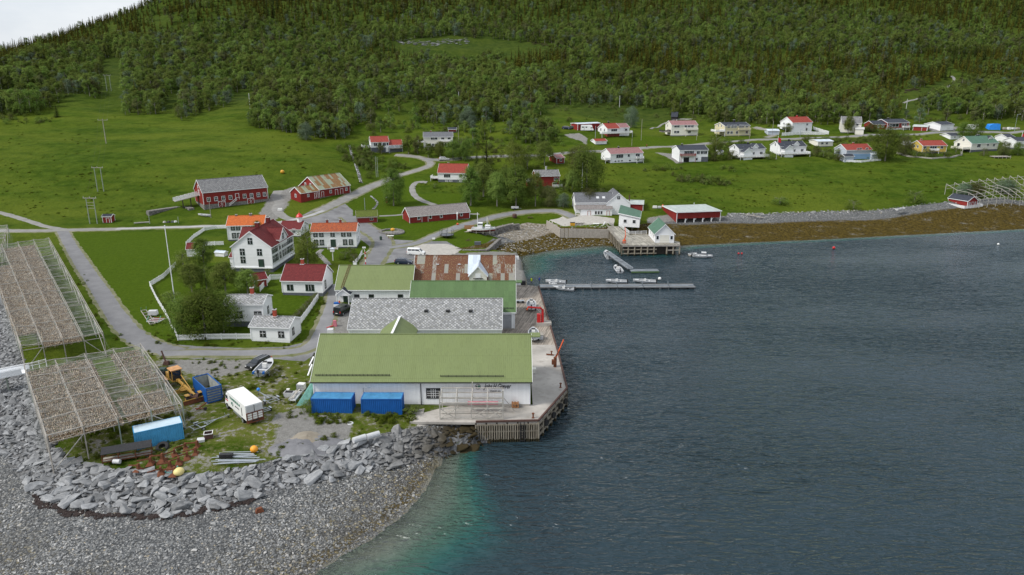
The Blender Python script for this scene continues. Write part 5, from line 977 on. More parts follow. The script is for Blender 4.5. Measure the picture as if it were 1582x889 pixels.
SPARSE=[[(560,160),(640,155),(660,185),(640,200),(585,205),(560,190)],[(700,200),(790,195),(800,235),(760,240),(712,225)],[(1080,175),(1180,175),(1190,196),(1090,194)],[(1380,190),(1440,172),(1582,180),(1582,190),(1500,192)],[(560,215),(600,245),(640,235),(700,232),(690,245),(610,255),(570,262)],[(640,200),(690,198),(690,180),(640,180)],[(985,175),(1010,165),(1040,172),(1080,182),(1060,186),(1010,182)],[(1240,300),(1290,318),(1240,322),(1180,310)]]
HOLES=[[(596,74),(640,60),(700,57),(770,62),(855,70),(850,88),(760,92),(700,92),(620,86)],[(690,92),(742,92),(748,104),(696,106)],[(1390,168),(1385,152),(1400,138),(1440,134),(1468,122),(1462,112),(1486,112),(1486,136),(1450,152),(1422,168)],[(236,26),(264,28),(262,42),(236,42)],[(360,195),(352,165),(362,146),(395,140),(388,190)]]
pts=[]
for y0,y1,sp in((395,640,5.3),(640,1080,6.4)):
 yy=np.arange(y0,y1,sp)
 for y in yy:
  xr=.76*y+60;xs=np.arange(-xr,xr,sp);pts.append(np.stack([xs+np.random.uniform(-.48,.48,len(xs))*sp,np.full(len(xs),y)+np.random.uniform(-.48,.48,len(xs))*sp],1))
for y in np.arange(285,395,3.6):xs=np.arange(-300,320,3.6);pts.append(np.stack([xs+np.random.uniform(-1.6,1.6,len(xs)),np.full(len(xs),y)+np.random.uniform(-1.6,1.6,len(xs))],1))
pts=np.concatenate(pts);zz=np.array([ground(a,b)for a,b in pts])
f_=pts[:,1]*_c-(zz-CH)*_s;PXX=PW/2+pts[:,0]/f_*FPX;PYY=PH/2-(pts[:,1]*_s+(zz-CH)*_c)/f_*FPX
keep=inpx(FOREST,PXX,PYY);
for w in WOODS:keep|=inpx(w,PXX,PYY)
sp_=np.zeros(len(pts),bool)
for w in SPARSE:sp_|=inpx(w,PXX,PYY)
keep|=sp_&(np.random.rand(len(pts))<.16)
for w in HOLES:keep&=~inpx(w,PXX,PYY)
keep&=~((np.abs(PXX-(173+(PYY-95)*-.05))<5)&(PYY>40));keep&=(np.random.rand(len(pts))<.97)
def spr_w(x,y):
 n=vn(x/60,y/16);w=np.zeros(len(x))
 w=np.where((x>930)&(y>80+(x-1100)*.012)&(y<122+(x-1100)*.03),.75,w);w=np.where((y<46-(x-560)*.02)&(x>430)&(x<1120),.55,w)
 w=np.where((x<330)&(y<100-x*.18),.9,w);w=np.where((x>1230)&(y<10+(x-1230)*.14),.85,w);w=np.where((x>240)&(x<480)&(y<52-(x-240)*.1),.7,w)
 w=np.where((x>780)&(x<880)&(y>88)&(y<118),.6,w);w=np.where((x>1160)&(x<1400)&(y>118)&(y<178),.42,w);w=np.where((x>560)&(x<640)&(y>80)&(y<100),.6,w)
 return np.clip(w*(.7+n)+(n>.85)*.2+.015,0,.95)
idx=np.where(keep)[0];D=np.hypot(pts[idx,0],pts[idx,1]);idx=idx[np.argsort(D)];P3=np.c_[pts[idx],zz[idx]];pxx,pyy=PXX[idx],PYY[idx]
nT=len(idx);isS=np.random.rand(nT)<spr_w(pxx,pyy);sc=np.where(isS,np.random.uniform(.75,1.25,nT),np.random.uniform(.7,1.35,nT))*np.where(P3[:,1]<395,.75,1.0);sc*=.8+.45*vn(P3[:,0]/25,P3[:,1]/25)
ind=[i for i in range(nT)if-20<pxx[i]<PW+20][:300];si=set(ind)
for i in ind:
 k='spr' if isS[i]else 'dec';m=RR.choice(WOOD[k])if RR.random()<.9 or k=='spr' else WOOD[k][-1]
 sec=next(s for q,s in((60,'at the left edge above the meadow'),(185,'left of the pylon clearing'),(360,'right of the pylon clearing'),(480,'in the thicket left of the stream'),(600,'in the thicket above the stream'),(720,'above the split-level house'),(860,'above the meadow willow'),(1010,'above the low red garage'),(1130,'above the cream house'),(1280,'above the tall red-roofed house'),(1420,'above the dark red bungalow'),(9999,'above the blue tarpaulin'))if pxx[i]<q);dep_='front' if pyy[i]>176 else('second' if pyy[i]>160 else 'back')
 nm,lb=('spruce_tree','dark spruce, %s rank of the wood %s'%(dep_,sec))if k=='spr' else('birch_tree',{'lf_brown':'brownish','lf_dark':'dark green','lf_birch':'light green'}[['lf_birch','lf_birch','lf_dark','lf_dark','lf_birch','lf_brown','lf_birch'][WOOD['dec'].index(m)]]+' birch, %s rank of the wood %s'%(dep_,sec))
 if m is WOOD['dec'][-1]:nm,lb='willow_tree','pale grey-green willow, %s rank of the wood %s'%(dep_,sec)
 o=bpy.data.objects.new(nm,m);COL.objects.link(o);o.location=(P3[i,0],P3[i,1],P3[i,2]-.1);o.rotation_euler=(0,0,RR.uniform(0,6.28));o.scale=(sc[i],)*3
 tag(o,lb,'tree',{'spruce_tree':'spruces','birch_tree':'birches','willow_tree':'willows'}[nm]+' of the wood '+sec)
rest=[i for i in range(nT)if i not in si]
me=bpy.data.meshes.new('forest');me.from_pydata([tuple(P3[i])for i in rest],[],[])
for nm,ty,ar in(('tsc','FLOAT',sc[rest]),('trot','FLOAT',np.random.uniform(0,6.28,len(rest))),('tvar','INT',np.random.randint(0,50,len(rest)))):a=me.attributes.new(nm,ty,'POINT');a.data.foreach_set('value',ar.astype(np.float32 if ty=='FLOAT' else np.int32))
a=me.attributes.new('tspr','BOOLEAN','POINT');a.data.foreach_set('value',isS[rest])
forest=bpy.data.objects.new('forest',me);COL.objects.link(forest);tag(forest,'dense wood of birch and spruce covering the whole hillside','forest',kind='stuff')
src={'dec':{},'spr':{}}
for o in COL.objects:
 if o.type=='MESH':
  for k in src:
   if o.data in WOOD[k]and o.data.name not in src[k]:src[k][o.data.name]=o
for k in src:
 for m in WOOD[k]:
  if m.name not in src[k]:
   i=next(j for j in rest if bool(isS[j])==(k=='spr'));o=bpy.data.objects.new('spruce_tree' if k=='spr' else 'birch_tree',m);COL.objects.link(o)
   o.location=(P3[i,0]+len(src[k])*6,P3[i,1],ground(P3[i,0]+len(src[k])*6,P3[i,1]));tag(o,'dark spruce standing in the front edge of the hillside wood' if k=='spr' else 'green mountain birch in the front edge of the hillside wood','tree','spruces at the wood edge' if k=='spr' else 'birches at the wood edge');src[k][m.name]=o
ng=bpy.data.node_groups.new('scatter_trees','GeometryNodeTree');ng.interface.new_socket('Geometry',in_out='INPUT',socket_type='NodeSocketGeometry');ng.interface.new_socket('Geometry',in_out='OUTPUT',socket_type='NodeSocketGeometry')
N,Lk=ng.nodes,ng.links;gi=N.new('NodeGroupInput');go=N.new('NodeGroupOutput');jn=N.new('GeometryNodeJoinGeometry');Lk.new(jn.outputs[0],go.inputs[0])
def named(nm,ty):x=N.new('GeometryNodeInputNamedAttribute');x.data_type=ty;x.inputs[0].default_value=nm;return x.outputs[0]
for k in('dec','spr'):
 j2=N.new('GeometryNodeJoinGeometry')
 for o in src[k].values():
  oi=N.new('GeometryNodeObjectInfo');oi.transform_space='ORIGINAL';oi.inputs['Object'].default_value=o;oi.inputs['As Instance'].default_value=True;Lk.new(oi.outputs['Geometry'],j2.inputs[0])
 ip=N.new('GeometryNodeInstanceOnPoints');ip.inputs['Pick Instance'].default_value=True;Lk.new(gi.outputs[0],ip.inputs['Points']);Lk.new(j2.outputs[0],ip.inputs['Instance'])
 sel=named('tspr','BOOLEAN')
 if k=='dec':nt_=N.new('FunctionNodeBooleanMath');nt_.operation='NOT';Lk.new(sel,nt_.inputs[0]);sel=nt_.outputs[0]
 Lk.new(sel,ip.inputs['Selection']);Lk.new(named('tvar','INT'),ip.inputs['Instance Index']);cx=N.new('ShaderNodeCombineXYZ');Lk.new(named('trot','FLOAT'),cx.inputs[2]);Lk.new(cx.outputs[0],ip.inputs['Rotation']);Lk.new(named('tsc','FLOAT'),ip.inputs['Scale']);Lk.new(ip.outputs[0],jn.inputs[0])
md=forest.modifiers.new('scatter','NODES');md.node_group=ng
print('trees',nT,'rest',len(rest))
# ---------------------------------------------------------------- quay, piers, walls, fences, poles
def Pz(p,z):q=PZ(p[0],p[1],z);return Vector((q.x,q.y))
def inst(src,n,**kw):pass
QD=QZ+.02
E=[Pz(p,QD)for p in[(735,653),(832,651),(876,601),(862,545),(832,443),(797,438)]]
mid=E[3].lerp(E[4],.17)
quay=thing('quay','big L-shaped quay deck of grey boards and pale concrete around the warehouses','quay',(0,0,0))
xl=3.2
cut=Vector((E[3].x+(E[2].x-E[3].x)*-.0+.0,E[3].y+4.0));cy_=cut.y;ex=E[3].x+(E[4].x-E[3].x)*(cy_-E[3].y)/(E[4].y-E[3].y)
b=MB();b.prism([E[0],E[1],E[2],E[3],Vector((ex,cy_)),Vector((xl,cy_)),Vector((xl,103.2)),Vector((-15,103.2)),Vector((-15,E[0].y+.2))],QD-.35,QD,'concrete');b.build('concrete_apron',quay)
b=MB();b.prism([Vector((xl-8,cy_+.01)),Vector((ex,cy_+.01)),E[4],E[5],Vector((xl-3,E[5].y))],QD-.3,QD-.006,'deck');b.build('boarded_deck',quay)
edge_=[E[0],E[1],E[2],E[3],E[4]]
b=MB()
for p,q in zip(edge_,edge_[1:]):b.bar((p.x,p.y,QD+.14),(q.x,q.y,QD+.14),.26,'rustd',.26)
b.build('kerb_beam',quay)
b=MB();IN=[Vector((-15,104)),Vector((0,104))]
def inset(p,d):c=Vector((4,112));v=(c-p).normalized();return p+v*d
for p,q in zip(edge_[:-1],edge_[1:]):a1,a2=inset(p,.9),inset(q,.9);b.add([(a1.x,a1.y,-2.5),(a2.x,a2.y,-2.5),(a2.x,a2.y,QD-.36),(a1.x,a1.y,QD-.36)],[(0,1,2,3)],'woodd')
b.build('shade_backing',quay)  # dark sheets inside the quay edge, painting the shadow under the deck
b=MB();d=(E[1]-E[0]);n=int(d.length/.34)
for k in range(n+1):
 p=E[0]+d*(k/n);b.box((p.x,p.y-.12,1.35+RR.uniform(-.05,.05)),(.17,.12,3.1),'tide')
b.build('fender_boards',quay)['kind']='stuff'
b=MB()
for k in range(7):p=E[0]+d*(k/6);b.tube((p.x,p.y+.1,-2.5),(p.x,p.y+.1,QD-.1),.17,'woodd',8)
for z in(.4,1.7,2.75):b.bar((E[0].x,E[0].y,z),(E[1].x,E[1].y,z),.18,'tide')
for p,q in((E[1],E[2]),(E[2],E[3]),(E[3],E[4])):
 L=(q-p).length;m_=int(L/1.7)
 for k in range(m_+1):w=p.lerp(q,k/m_);b.tube((w.x,w.y,-2.5),(w.x,w.y,QD-.1),.18,'tide',8)
 for z in(.9,1.8,2.7):b.bar((p.x,p.y,z),(q.x,q.y,z),.22,'tide')
b.build('pile',quay)
b=MB();px_=E[0].lerp(E[1],.74)
for q in(-.3,.3):b.bar((px_.x+q,px_.y-.26,0),(px_.x+q,px_.y-.26,QD),.1,'blackm')
for k in range(7):b.bar((px_.x-.3,px_.y-.28,.3+k*.4),(px_.x+.3,px_.y-.28,.3+k*.4),.07,'blackm')
b.build('ladder',quay)
for p,lb in(((866,599),'rusty mooring bollard at the outer quay corner'),((823.6,646),'rusty mooring bollard behind the timber-faced quay front'),((852,549),'rusty mooring bollard near the foot of the rusty crane')):
 q=Pz(p,QD);b=MB();b.lathe([(.22,0),(.22,.05),(.12,.1),(.11,.62),(.2,.66),(.2,.78),(.05,.8)],'rust',10,Matrix.Translation((q.x,q.y,QD)));tag(b.build('bollard'),lb,'bollard')
for k,f in enumerate((.2,.45,.7,.88)):
 w=E[1].lerp(E[2],f);b=MB();b.lathe([(.25,-.12),(.48,-.14),(.5,0),(.48,.14),(.25,.12)],'tyre',16,Matrix.Translation((w.x+.28,w.y-.22,1.9-.1*(k%2)))@Matrix.Rotation(pi/2,4,'X')@Matrix.Rotation(.9,4,'Y'));tag(b.build('tyre_fender'),'black tyre hung as a fender on the slanting quay side, '+('nearest the front corner','second from the front corner','third from the front corner','nearest the outer corner')[k],'fender','tyres hung on the slanting quay side')
a,c=Pz((834,442),.6),Pz((1073,441.5),.6);d=c-a;rz=atan2(d.y,d.x);L=d.length
pon=thing('floating_pontoon','long straight grey floating pontoon running out from the quay corner','pontoon',(a.x,a.y,0),rz)
nseg=6
for k in range(nseg):
 b=MB();x0,x1=L*k/nseg+.08,L*(k+1)/nseg-.08;b.box(((x0+x1)/2,0,.5),(x1-x0,2.7,.22),'pontoon');b.build('deck_section',pon);f=MB()
 for q in(.15,.5,.85):f.box((x0+(x1-x0)*q,0,.12),(1.3,2.4,.6),'blackm')
 f.build('float',pon);b=MB()
 for y in(-1.32,1.32):b.box(((x0+x1)/2,y,.64),(x1-x0,.1,.08),'wood')
 b.build('edge_strip',pon)
b=MB();
for k in range(1,nseg):b.tube((L*k/nseg,1.2,.6),(L*k/nseg,1.2,1.5),.07,'steel',6)
b.build('mooring_post',pon)
a,c=Pz((938,391),1.0),Pz((974,417),.5);b=MB();gw=thing('gangway','narrow grey gangway sloping down from the landing pier to its small pontoon','gangway',(0,0,0))
dd=(c-a).normalized();n_=Vector((-dd.y,dd.x))*.75
b.add([(a.x+n_.x,a.y+n_.y,1.0),(a.x-n_.x,a.y-n_.y,1.0),(c.x-n_.x,c.y-n_.y,.62),(c.x+n_.x,c.y+n_.y,.62),(a.x+n_.x,a.y+n_.y,1.15),(a.x-n_.x,a.y-n_.y,1.15),(c.x-n_.x,c.y-n_.y,.78),(c.x+n_.x,c.y+n_.y,.78)],[(3,2,1,0),(4,5,6,7),(0,1,5,4),(1,2,6,5),(2,3,7,6),(3,0,4,7)],'pontoon');b.build('walkway',gw)
b=MB()
for s_ in(-1,1):b.bar((a.x+n_.x*s_,a.y+n_.y*s_,1.3),(c.x+n_.x*s_,c.y+n_.y*s_,.95),.08,'steel',.3)
b.build('side_rail',gw)
a,c=Pz((974,418),.5),Pz((1017,417.5),.5);d=c-a;L=d.length;po2=thing('small_pontoon','short green-edged pontoon at the foot of the landing gangway','pontoon',(a.x,a.y,0),atan2(d.y,d.x));b=MB();b.box((L/2,0,.42),(L,2.4,.2),'pontoon');b.build('deck',po2);b=MB();b.box((L/2,-1.22,.3),(L,.08,.4),'r_green2');b.build('edge',po2);b=MB();[b.box((L*q,0,.1),(1.4,2.0,.5),'blackm')for q in(.15,.5,.85)];b.build('float',po2)
ZP=3.3;PD=[Pz(p,ZP)for p in[(935,349),(955,350.2),(973,363),(999,362),(1050,374),(1050.5,378),(961,379)]]
pier=thing('landing_pier','grey boarded pier on tall timber piles in front of the landing sheds','pier',(0,0,0));b=MB();b.prism(PD[::-1],ZP-.3,ZP,'deck2');b.build('deck',pier)
for(p,q,n)in((PD[6],PD[5],9),(PD[0],PD[6],11)):
 for k in range(n+1):
  if n==9 and k in(6,):continue
  w=p.lerp(q,k/n);b=MB();b.tube((w.x,w.y,-2.5),(w.x,w.y,ZP-.2),.24,'tide',7);b.build('pile',pier)
b=MB()
for z in(.7,1.9,2.9):b.bar((PD[6].x,PD[6].y,z),(PD[6].lerp(PD[5],.6).x,PD[6].lerp(PD[5],.6).y,z),.3,'tide')
b.bar((PD[6].lerp(PD[5],.78).x,PD[6].lerp(PD[5],.78).y,1.6),(PD[5].x,PD[5].y,1.6),.3,'wood');b.bar((PD[6].x,PD[6].y-.1,2.95),(PD[5].x,PD[5].y-.1,2.95),.3,'concrete');b.bar((PD[0].x,PD[0].y,2.9),(PD[6].x,PD[6].y,2.9),.25,'woodd');b.build('cross_beam',pier)
b=MB();w1_,w2_=PD[6]+Vector((.8,1.6)),PD[5]+Vector((-.8,1.6));b.add([(w1_.x,w1_.y,-2),(w2_.x,w2_.y,-2),(w2_.x,w2_.y,ZP-.4),(w1_.x,w1_.y,ZP-.4)],[(0,1,2,3)],'woodd');b.build('shade_backing',pier)  # dark sheet behind the front piles; its colour stands for shade beneath the pier
def rail(pts,z,m,parent=None,name='railing',h=1.0,rows=3,step=1.8,w=.1,bh=.12):
 b=MB()
 for p,q in zip(pts,pts[1:]):
  L=(q-p).length;n=max(1,int(L/step))
  for k in range(n+1):v=p.lerp(q,k/n);b.bar((v.x,v.y,z-.1),(v.x,v.y,z+h),w,m)
  for r in range(rows):zz=z+h*(1-r/rows)-.05;b.bar((p.x,p.y,zz),(q.x,q.y,zz),.06,m,bh)
 return b.build(name,parent)
rail([PD[1]+Vector((.3,-.1)),PD[2],PD[3]],ZP,'trim',pier,h=1.1);rail([PD[0]+Vector((.4,0)),PD[0].lerp(PD[6],.5),PD[6]+Vector((.2,1.4)),PD[6]+Vector((3,1.2))],ZP,'wood',pier,h=.8,rows=2)
b=MB();p=Pz((964.5,376),ZP);b.lathe([(.55,0),(.55,.9),(.4,1.05)],'orr',10,Matrix.Translation((p.x,p.y,ZP)));b.tube((p.x,p.y,ZP+1),(p.x+.3,p.y,ZP+2.4),.18,'orr',8);b.bar((p.x+.3,p.y,ZP+2.3),(p.x+.9,p.y+5.5,ZP+3.6),.16,'orr');tag(b.build('landing_crane'),'small orange-red crane at the seaward corner of the landing pier','crane')
bh_=House('pier_boathouse','white boathouse with pine green roof on the outer end of the landing pier',(1012,376,ZP),(1040.5,376,ZP),10.5,h=3.0,rise=2.7,z=ZP,ry=True,wall='white',roof='r_green3',fh=.1,cat='boathouse',ov=.4,found='wood')
bh_.win('F',[.12,.88],1.7,.7,1.1,'plain').win('L',[.25,.5,.75],1.7,.6,1.2,'plain').door('F',.5,2.9,2.4,'cream')
def wall_run(name,label,px,z,hgt,th,mt,cat_,step=.7,rough=.12,cap=None,zbase=None):
 pts=resample([Vector((v.x,v.y,0))for v in(Pz(p,z)for p in px)],step);b=MB();r=random.Random(5)
 for p,q in zip(pts,pts[1:]):
  nrow=max(1,int(hgt/.45))if rough else 1
  for k in range(nrow):
   h0=z-hgt+hgt*k/nrow;m=(p+q)/2;d=q-p;b.box((m.x+r.uniform(-rough,rough),m.y+r.uniform(-rough,rough),h0+hgt/nrow/2),(d.length*r.uniform(.9,1.15),th*r.uniform(.85,1.1),hgt/nrow*(1.0 if not rough else r.uniform(.85,1.02))),mt,atan2(d.y,d.x)+r.uniform(-.05,.05)*(rough>0))
 o=b.build(name);tag(o,label,cat_);return o
wall_run('sea_wall','upright plank sea wall holding the landing yard above the cove',[(845,341),(866,353.4),(940,354.4)],3.75,3.0,.35,'wood','wall',1.2,0)
wall_run('stone_wall','dark dry-stone wall edging the lower turf beside the slipway',[(706,386.5),(752,385.5),(772,368.5)],3.2,3.0,1.0,'stone','wall')
wall_run('stone_wall','curving stone wall below the white boat on the lawn',[(735,357),(748,359),(760,354),(785,347),(802,346)],3.3,2.4,1.2,'stone','wall')
wall_run('stone_wall','straight concrete slipway edge wall behind the rusty roof',[(689,400),(712,385)],3.3,2.6,.7,'concrete','wall',1.5,.03)
wall_run('stone_wall','low ruined grey stone bank beside the barn ramp',[(228,326),(255,322),(285,318),(296,322)],8.0,1.6,1.8,'stone','wall')
b=MB();q1,q2=Pz((924,362),1.2),Pz((935,348),3.3);q3=Pz((945,359),2.9)
for s_ in(0,.9):b.bar((q1.x,q1.y+s_,1.4),(q2.x,q2.y+s_,4.3),.1,'trim',.2);b.bar((q1.x,q1.y+s_,.9),(q2.x,q2.y+s_,3.6),.14,'wood',.3)
for k in range(9):v=Vector((q1.x,q1.y,.9)).lerp(Vector((q2.x,q2.y,3.6)),k/8);b.bar((v.x,v.y,v.z),(v.x,v.y+.9,v.z),.3,'wood',.06)
tag(b.build('beach_stairs'),'white-railed wooden stairs from the pier down to the weedy shore','stairs')
def place(px,py,z=None):p=G(px,py)if z is None else PZ(px,py,z);return Vector((p.x,p.y,p.z if z is None else z))
p=place(884.5,348.5,3.52);b=MB();b.box((p.x,p.y,p.z+.5),(1.5,1.0,1.0),'ybin',taper=1.1);b.box((p.x,p.y,p.z+1.02),(1.7,1.15,.06),'blackm');tag(b.build('bin'),'yellow bin standing on the landing yard','bin')
p=place(921,347.8,3.52);b=MB();b.box((p.x,p.y,p.z+.45),(2.0,1.3,.12),'plastic');[b.bar((p.x+q,p.y,p.z),(p.x+q,p.y,p.z+.4),.1,'wood')for q in(-.8,.8)];tag(b.build('table'),'white table on the landing yard near the shed','table')
p=place(896,347,3.52);b=MB();[b.bar((p.x-1.8+k*.5,p.y-.4,p.z+.1),(p.x-1.0+k*.5,p.y+.6,p.z+.35+.1*(k%2)),.12,'blackm',.2)for k in range(6)];b.bar((p.x-2,p.y,p.z+.5),(p.x+2.2,p.y-.2,p.z+.3),.1,'wood');tag(b.build('scrap_pile'),'heap of dark scrap boards on the landing yard','scrap')
def picket(name,label,px,h=1.1,z=None):
 P_=[G(*p)for p in px];t_=thing(name,label,'fence',P_[0]);o0=P_[0];b=MB();r_=MB()
 for p,q in zip(P_,P_[1:]):
  d=Vector((q.x-p.x,q.y-p.y));L=d.length;n=max(1,int(L/.19));a=atan2(d.y,d.x)
  for k in range(n):
   x,y=p.x+d.x*(k+.5)/n,p.y+d.y*(k+.5)/n;z0=ground(x,y);b.box((x-o0.x,y-o0.y,z0+h/2+.08-o0.z),(.12,.03,h),'trim',a)
  m=max(1,int(L/2.2))
  for k in range(m):
   u,v=k/m,(k+1)/m;A_=Vector((p.x+d.x*u,p.y+d.y*u));B_=Vector((p.x+d.x*v,p.y+d.y*v));za,zb=ground(A_.x,A_.y),ground(B_.x,B_.y)
   for q_ in(.35,.9):r_.bar((A_.x-o0.x,A_.y-o0.y,za+q_*h-o0.z),(B_.x-o0.x,B_.y-o0.y,zb+q_*h-o0.z),.05,'trim',.1)
   r_.bar((A_.x-o0.x,A_.y-o0.y,za-.2-o0.z),(A_.x-o0.x,A_.y-o0.y,za+h+.15-o0.z),.13,'trim')
 k=b.build('pickets',t_);k['kind']='stuff';r_.build('rails',t_);return t_
picket('picket_fence','white picket fence running from the flagpole side down to the garden corner',[(272,411),(253,430),(232,443),(242,464),(256,487),(267,510)])
picket('picket_fence','white picket fence along the lane below the three big dark trees',[(270,513),(275,526.5),(320,525),(388,524.5)])
picket('picket_fence','white picket fence climbing the lane from the lower slate-roofed cottage',[(462,505),(478,483),(493,461)],1.3)
picket('picket_fence','white picket fence round the lawn behind the orange-roofed farmhouse',[(288,380),(300,368),(316,357),(334,354),(350,353.5)])
picket('picket_fence','straight white picket fence closing the back lawn',[(289,381),(318,380),(346,379)])
picket('picket_fence','short white fence beside the tiny red shed',[(402,451),(418,433),(436,432)],1.3)
picket('picket_fence','white picket fence beside the office building hedge',[(549,409),(556,400),(560,392)])
picket('garden_fence','low white garden wall of the tall red-roofed house by the hill road',[(1208,210.5),(1240,208.5),(1280,208),(1256,200.5)],1.6)
picket('garden_fence','low white board fence below the blue-grey house',[(1303,250.5),(1330,251.5),(1361,248.5)],.9)
b=thing('garden_wall','pale timber-edged terrace wall below the yellow house','wall',(0,0,0));m=MB();PP=[G(*p)for p in[(1385,237),(1405,243),(1440,246),(1470,244),(1486,240),(1484,235)]]
for p,q in zip(PP,PP[1:]):m.bar((p.x,p.y,p.z+.2),(q.x,q.y,q.z+.2),.5,'concrete',.9)
m.build('wall',b)
def pole(px,py,pyt,label,name='utility_pole',r=.16,cross=None,m='wood',pxt=None):
 p=G(px,py);f=proj(p.x,p.y,p.z)[1];top=PY(px,pyt,p.y).z;h=top-p.z;t_=thing(name,label,'pole',p);b=MB();b.tube((0,0,-1),(0,0,h),r,m,8,r*.7);b.build('mast',t_)
 if cross:c=MB();c.bar((-cross,0,h-.4),(cross,0,h-.4),.16,m);[c.tube((q*cross,0,h-.35),(q*cross,0,h+.15),.06,'lead',6)for q in(-.95,0,.95)];c.build('crossarm',t_)
 return t_,h,p
WIRE=[]
def hpole(px1,px2,py,pyt,label,rungs=0):
 a,c=G(px1,py),G(px2,py);h=PY(px1,pyt,a.y).z-a.z;t_=thing('power_line_pylon',label,'pylon',a.lerp(c,.5),atan2(c.y-a.y,c.x-a.x));w=(Vector((c.x,c.y))-Vector((a.x,a.y))).length/2
 for s_ in(-1,1):b=MB();b.tube((s_*w,0,-1),(s_*w,0,h),.17,'polegreen',8,.13);b.build('mast',t_)
 b=MB();b.bar((-w-1,0,h-.2),(w+1,0,h-.2),.2,'wood');[b.tube((q,0,h-.2),(q,0,h+.3),.07,'lead',6)for q in(-w-.8,0,w+.8)];b.build('crossarm',t_)
 if rungs:b=MB();[b.bar((-w,0,h-.8-k*.9),(w,0,h-.8-k*.9),.1,'wood')for k in range(1,rungs+1)];b.build('brace',t_)
 p=a.lerp(c,.5);return[Vector((p.x+q*cos(t_.rotation_euler.z),p.y+q*sin(t_.rotation_euler.z),p.z+h+.3))for q in(-w-.8,0,w+.8)]
h1=hpole(139,150.5,346,305.5,'near twin-pole power line pylon with ladder rungs beside the tiny red hut',3);h2=hpole(151,160.5,296,258.5,'second twin-pole pylon higher in the left meadow')
t_,h,p=pole(164,222,184.5,'single power pole with crossarm halfway up the left meadow',cross=2.2,r=.2,m='wood');h3=[Vector((p.x+q,p.y,p.z+h))for q in(-2,0,2)]
h4=hpole(165.5,172,141,116,'twin-pole pylon in the clearing at the wood edge');h5=hpole(185,189,64,47,'far twin-pole pylon high in the wood clearing')
def wires(A_,B_,label,sag=2.0,r=.016):
 t_=thing('power_line',label,'power line',A_[0])
 for a,c in zip(A_,B_):
  b=MB();pts=[a.lerp(c,k/10)-Vector((0,0,sag*4*(k/10)*(1-k/10)))-A_[0]for k in range(11)];b.path(pts,r,'woodd',4);b.build('wire',t_)
wires(h1,h2,'three power wires between the two twin-pole meadow pylons');wires(h2,h3,'three power wires from the second pylon to the single pole');wires(h3,h4,'three power wires from the single pole up to the clearing pylon')
for q in(135.5,137):pass
LP=[(386.5,168,146),(466,148,125),(709,165,144),(957,166,150),(1186,158,148),(1400,168,155)];prev=None
lab=['far left hillside line pole','line pole above the left wood','white line pole above the willow','white line pole above the red garage','hillside line pole in the right wood','hillside line pole by the wood track']
for(x,y,yt),lb in zip(LP,lab):
 t_,h,p=pole(x,y,yt-2,lb,m='lead',r=.2);top=[Vector((p.x,p.y,p.z+h)),Vector((p.x,p.y,p.z+h-1.2))]
 if prev:wires(prev,top,'long wires to the '+lb,3.0,.03)
 prev=top
for x,y,yt,lb in((326,272+3,250,'slim pole behind the long barn'),):pass
for x,y,yt,lb,m in((581.5,274,242,'left of two leaning poles above the stream','polegreen'),(584,273.5,243,'right of two leaning poles above the stream','polegreen'),(708.5,227,194,'tall pole right beside the charcoal-roofed house','wood'),(990.5,217,184,'tall pole between the red-roofed and cream houses','wood'),(1193,209,187,'pole by the small grey junction garage','wood'),(1157,221,201,'pole beside the hill road below the yellow-cream house','wood'),(1076,217,208,'short post on the verge below the cream house','wood'),(976,226,214,'short pole on the road bank above the bungalow','wood'),
      (326,337,308,'wooden pole in front of the long barn','wood'),(231.5,346,328,'short green post at the meadow edge left of the rubble','polegreen'),(276,345,335,'short green post right of the rubble','polegreen'),(564,325,306,'lamp post by the stream culvert','steel'),(720,315,300,'thin pole behind the long red building','wood'),(919.5,219,195,'slim post beside the motorhome','steel')):
 pole(x,y,yt,lb,m=m,r=.11 if m=='wood' else.13)
def lamp(px,py,pyt,label):
 t_,h,p=pole(px,py,pyt,label,'street_lamp',.09,m='steel');b=MB();b.bar((0,0,h-.1),(1.1,-.2,h+.15),.09,'steel');b.box((1.3,-.25,h+.15),(.6,.25,.12),'plastic');b.build('lamp_head',t_)
lamp(1567,204,177,'street lamp by the road at the far right');lamp(1236,212,200,'street lamp in front of the garden wall of the tall red-roofed house');lamp(1370,207,194,'street lamp before the red bungalow')
def flag(px,py,pyt,label,fl=False,r=.11):
 t_,h,p=pole(px,py,pyt,label,'flagpole',r,m='trim');b=MB();b.lathe([(.09,0),(.14,.1),(.09,.2)],'trim',8,Matrix.Translation((0,0,h)));b.build('finial',t_);b=MB();b.box((0,0,.1),(.7,.7,.4),'concrete');b.build('base',t_)
 if fl:c=MB();c.add([(0.1,0,h-2.6),(1.6,.3,h-3.0),(1.5,.2,h-1.2),(.1,0,h-.4)],[(0,1,2,3)],'flagred');c.build('pennant',t_)
flag(270.5,469,350,'tall white flagpole on the garden lawn');flag(899,297,252,'white flagpole above the landing building');flag(1199,246,211,'flagpole with hanging red pennant between the gabled houses',True);flag(1576,226,205,'flagpole with red pennant near the right edge',True)
p=G(514.5,403);t_=thing('bell_post','white post with small birdhouse lantern on the farmhouse lawn','post',p);b=MB();b.bar((0,0,-.3),(0,0,2.6),.18,'trim');b.build('post',t_);b=MB();b.box((0,0,2.9),(1.0,.8,.8),'trim');b.box((0,0,3.45),(1.2,1.0,.3),'r_zinc',taper=.1);b.build('lantern',t_)
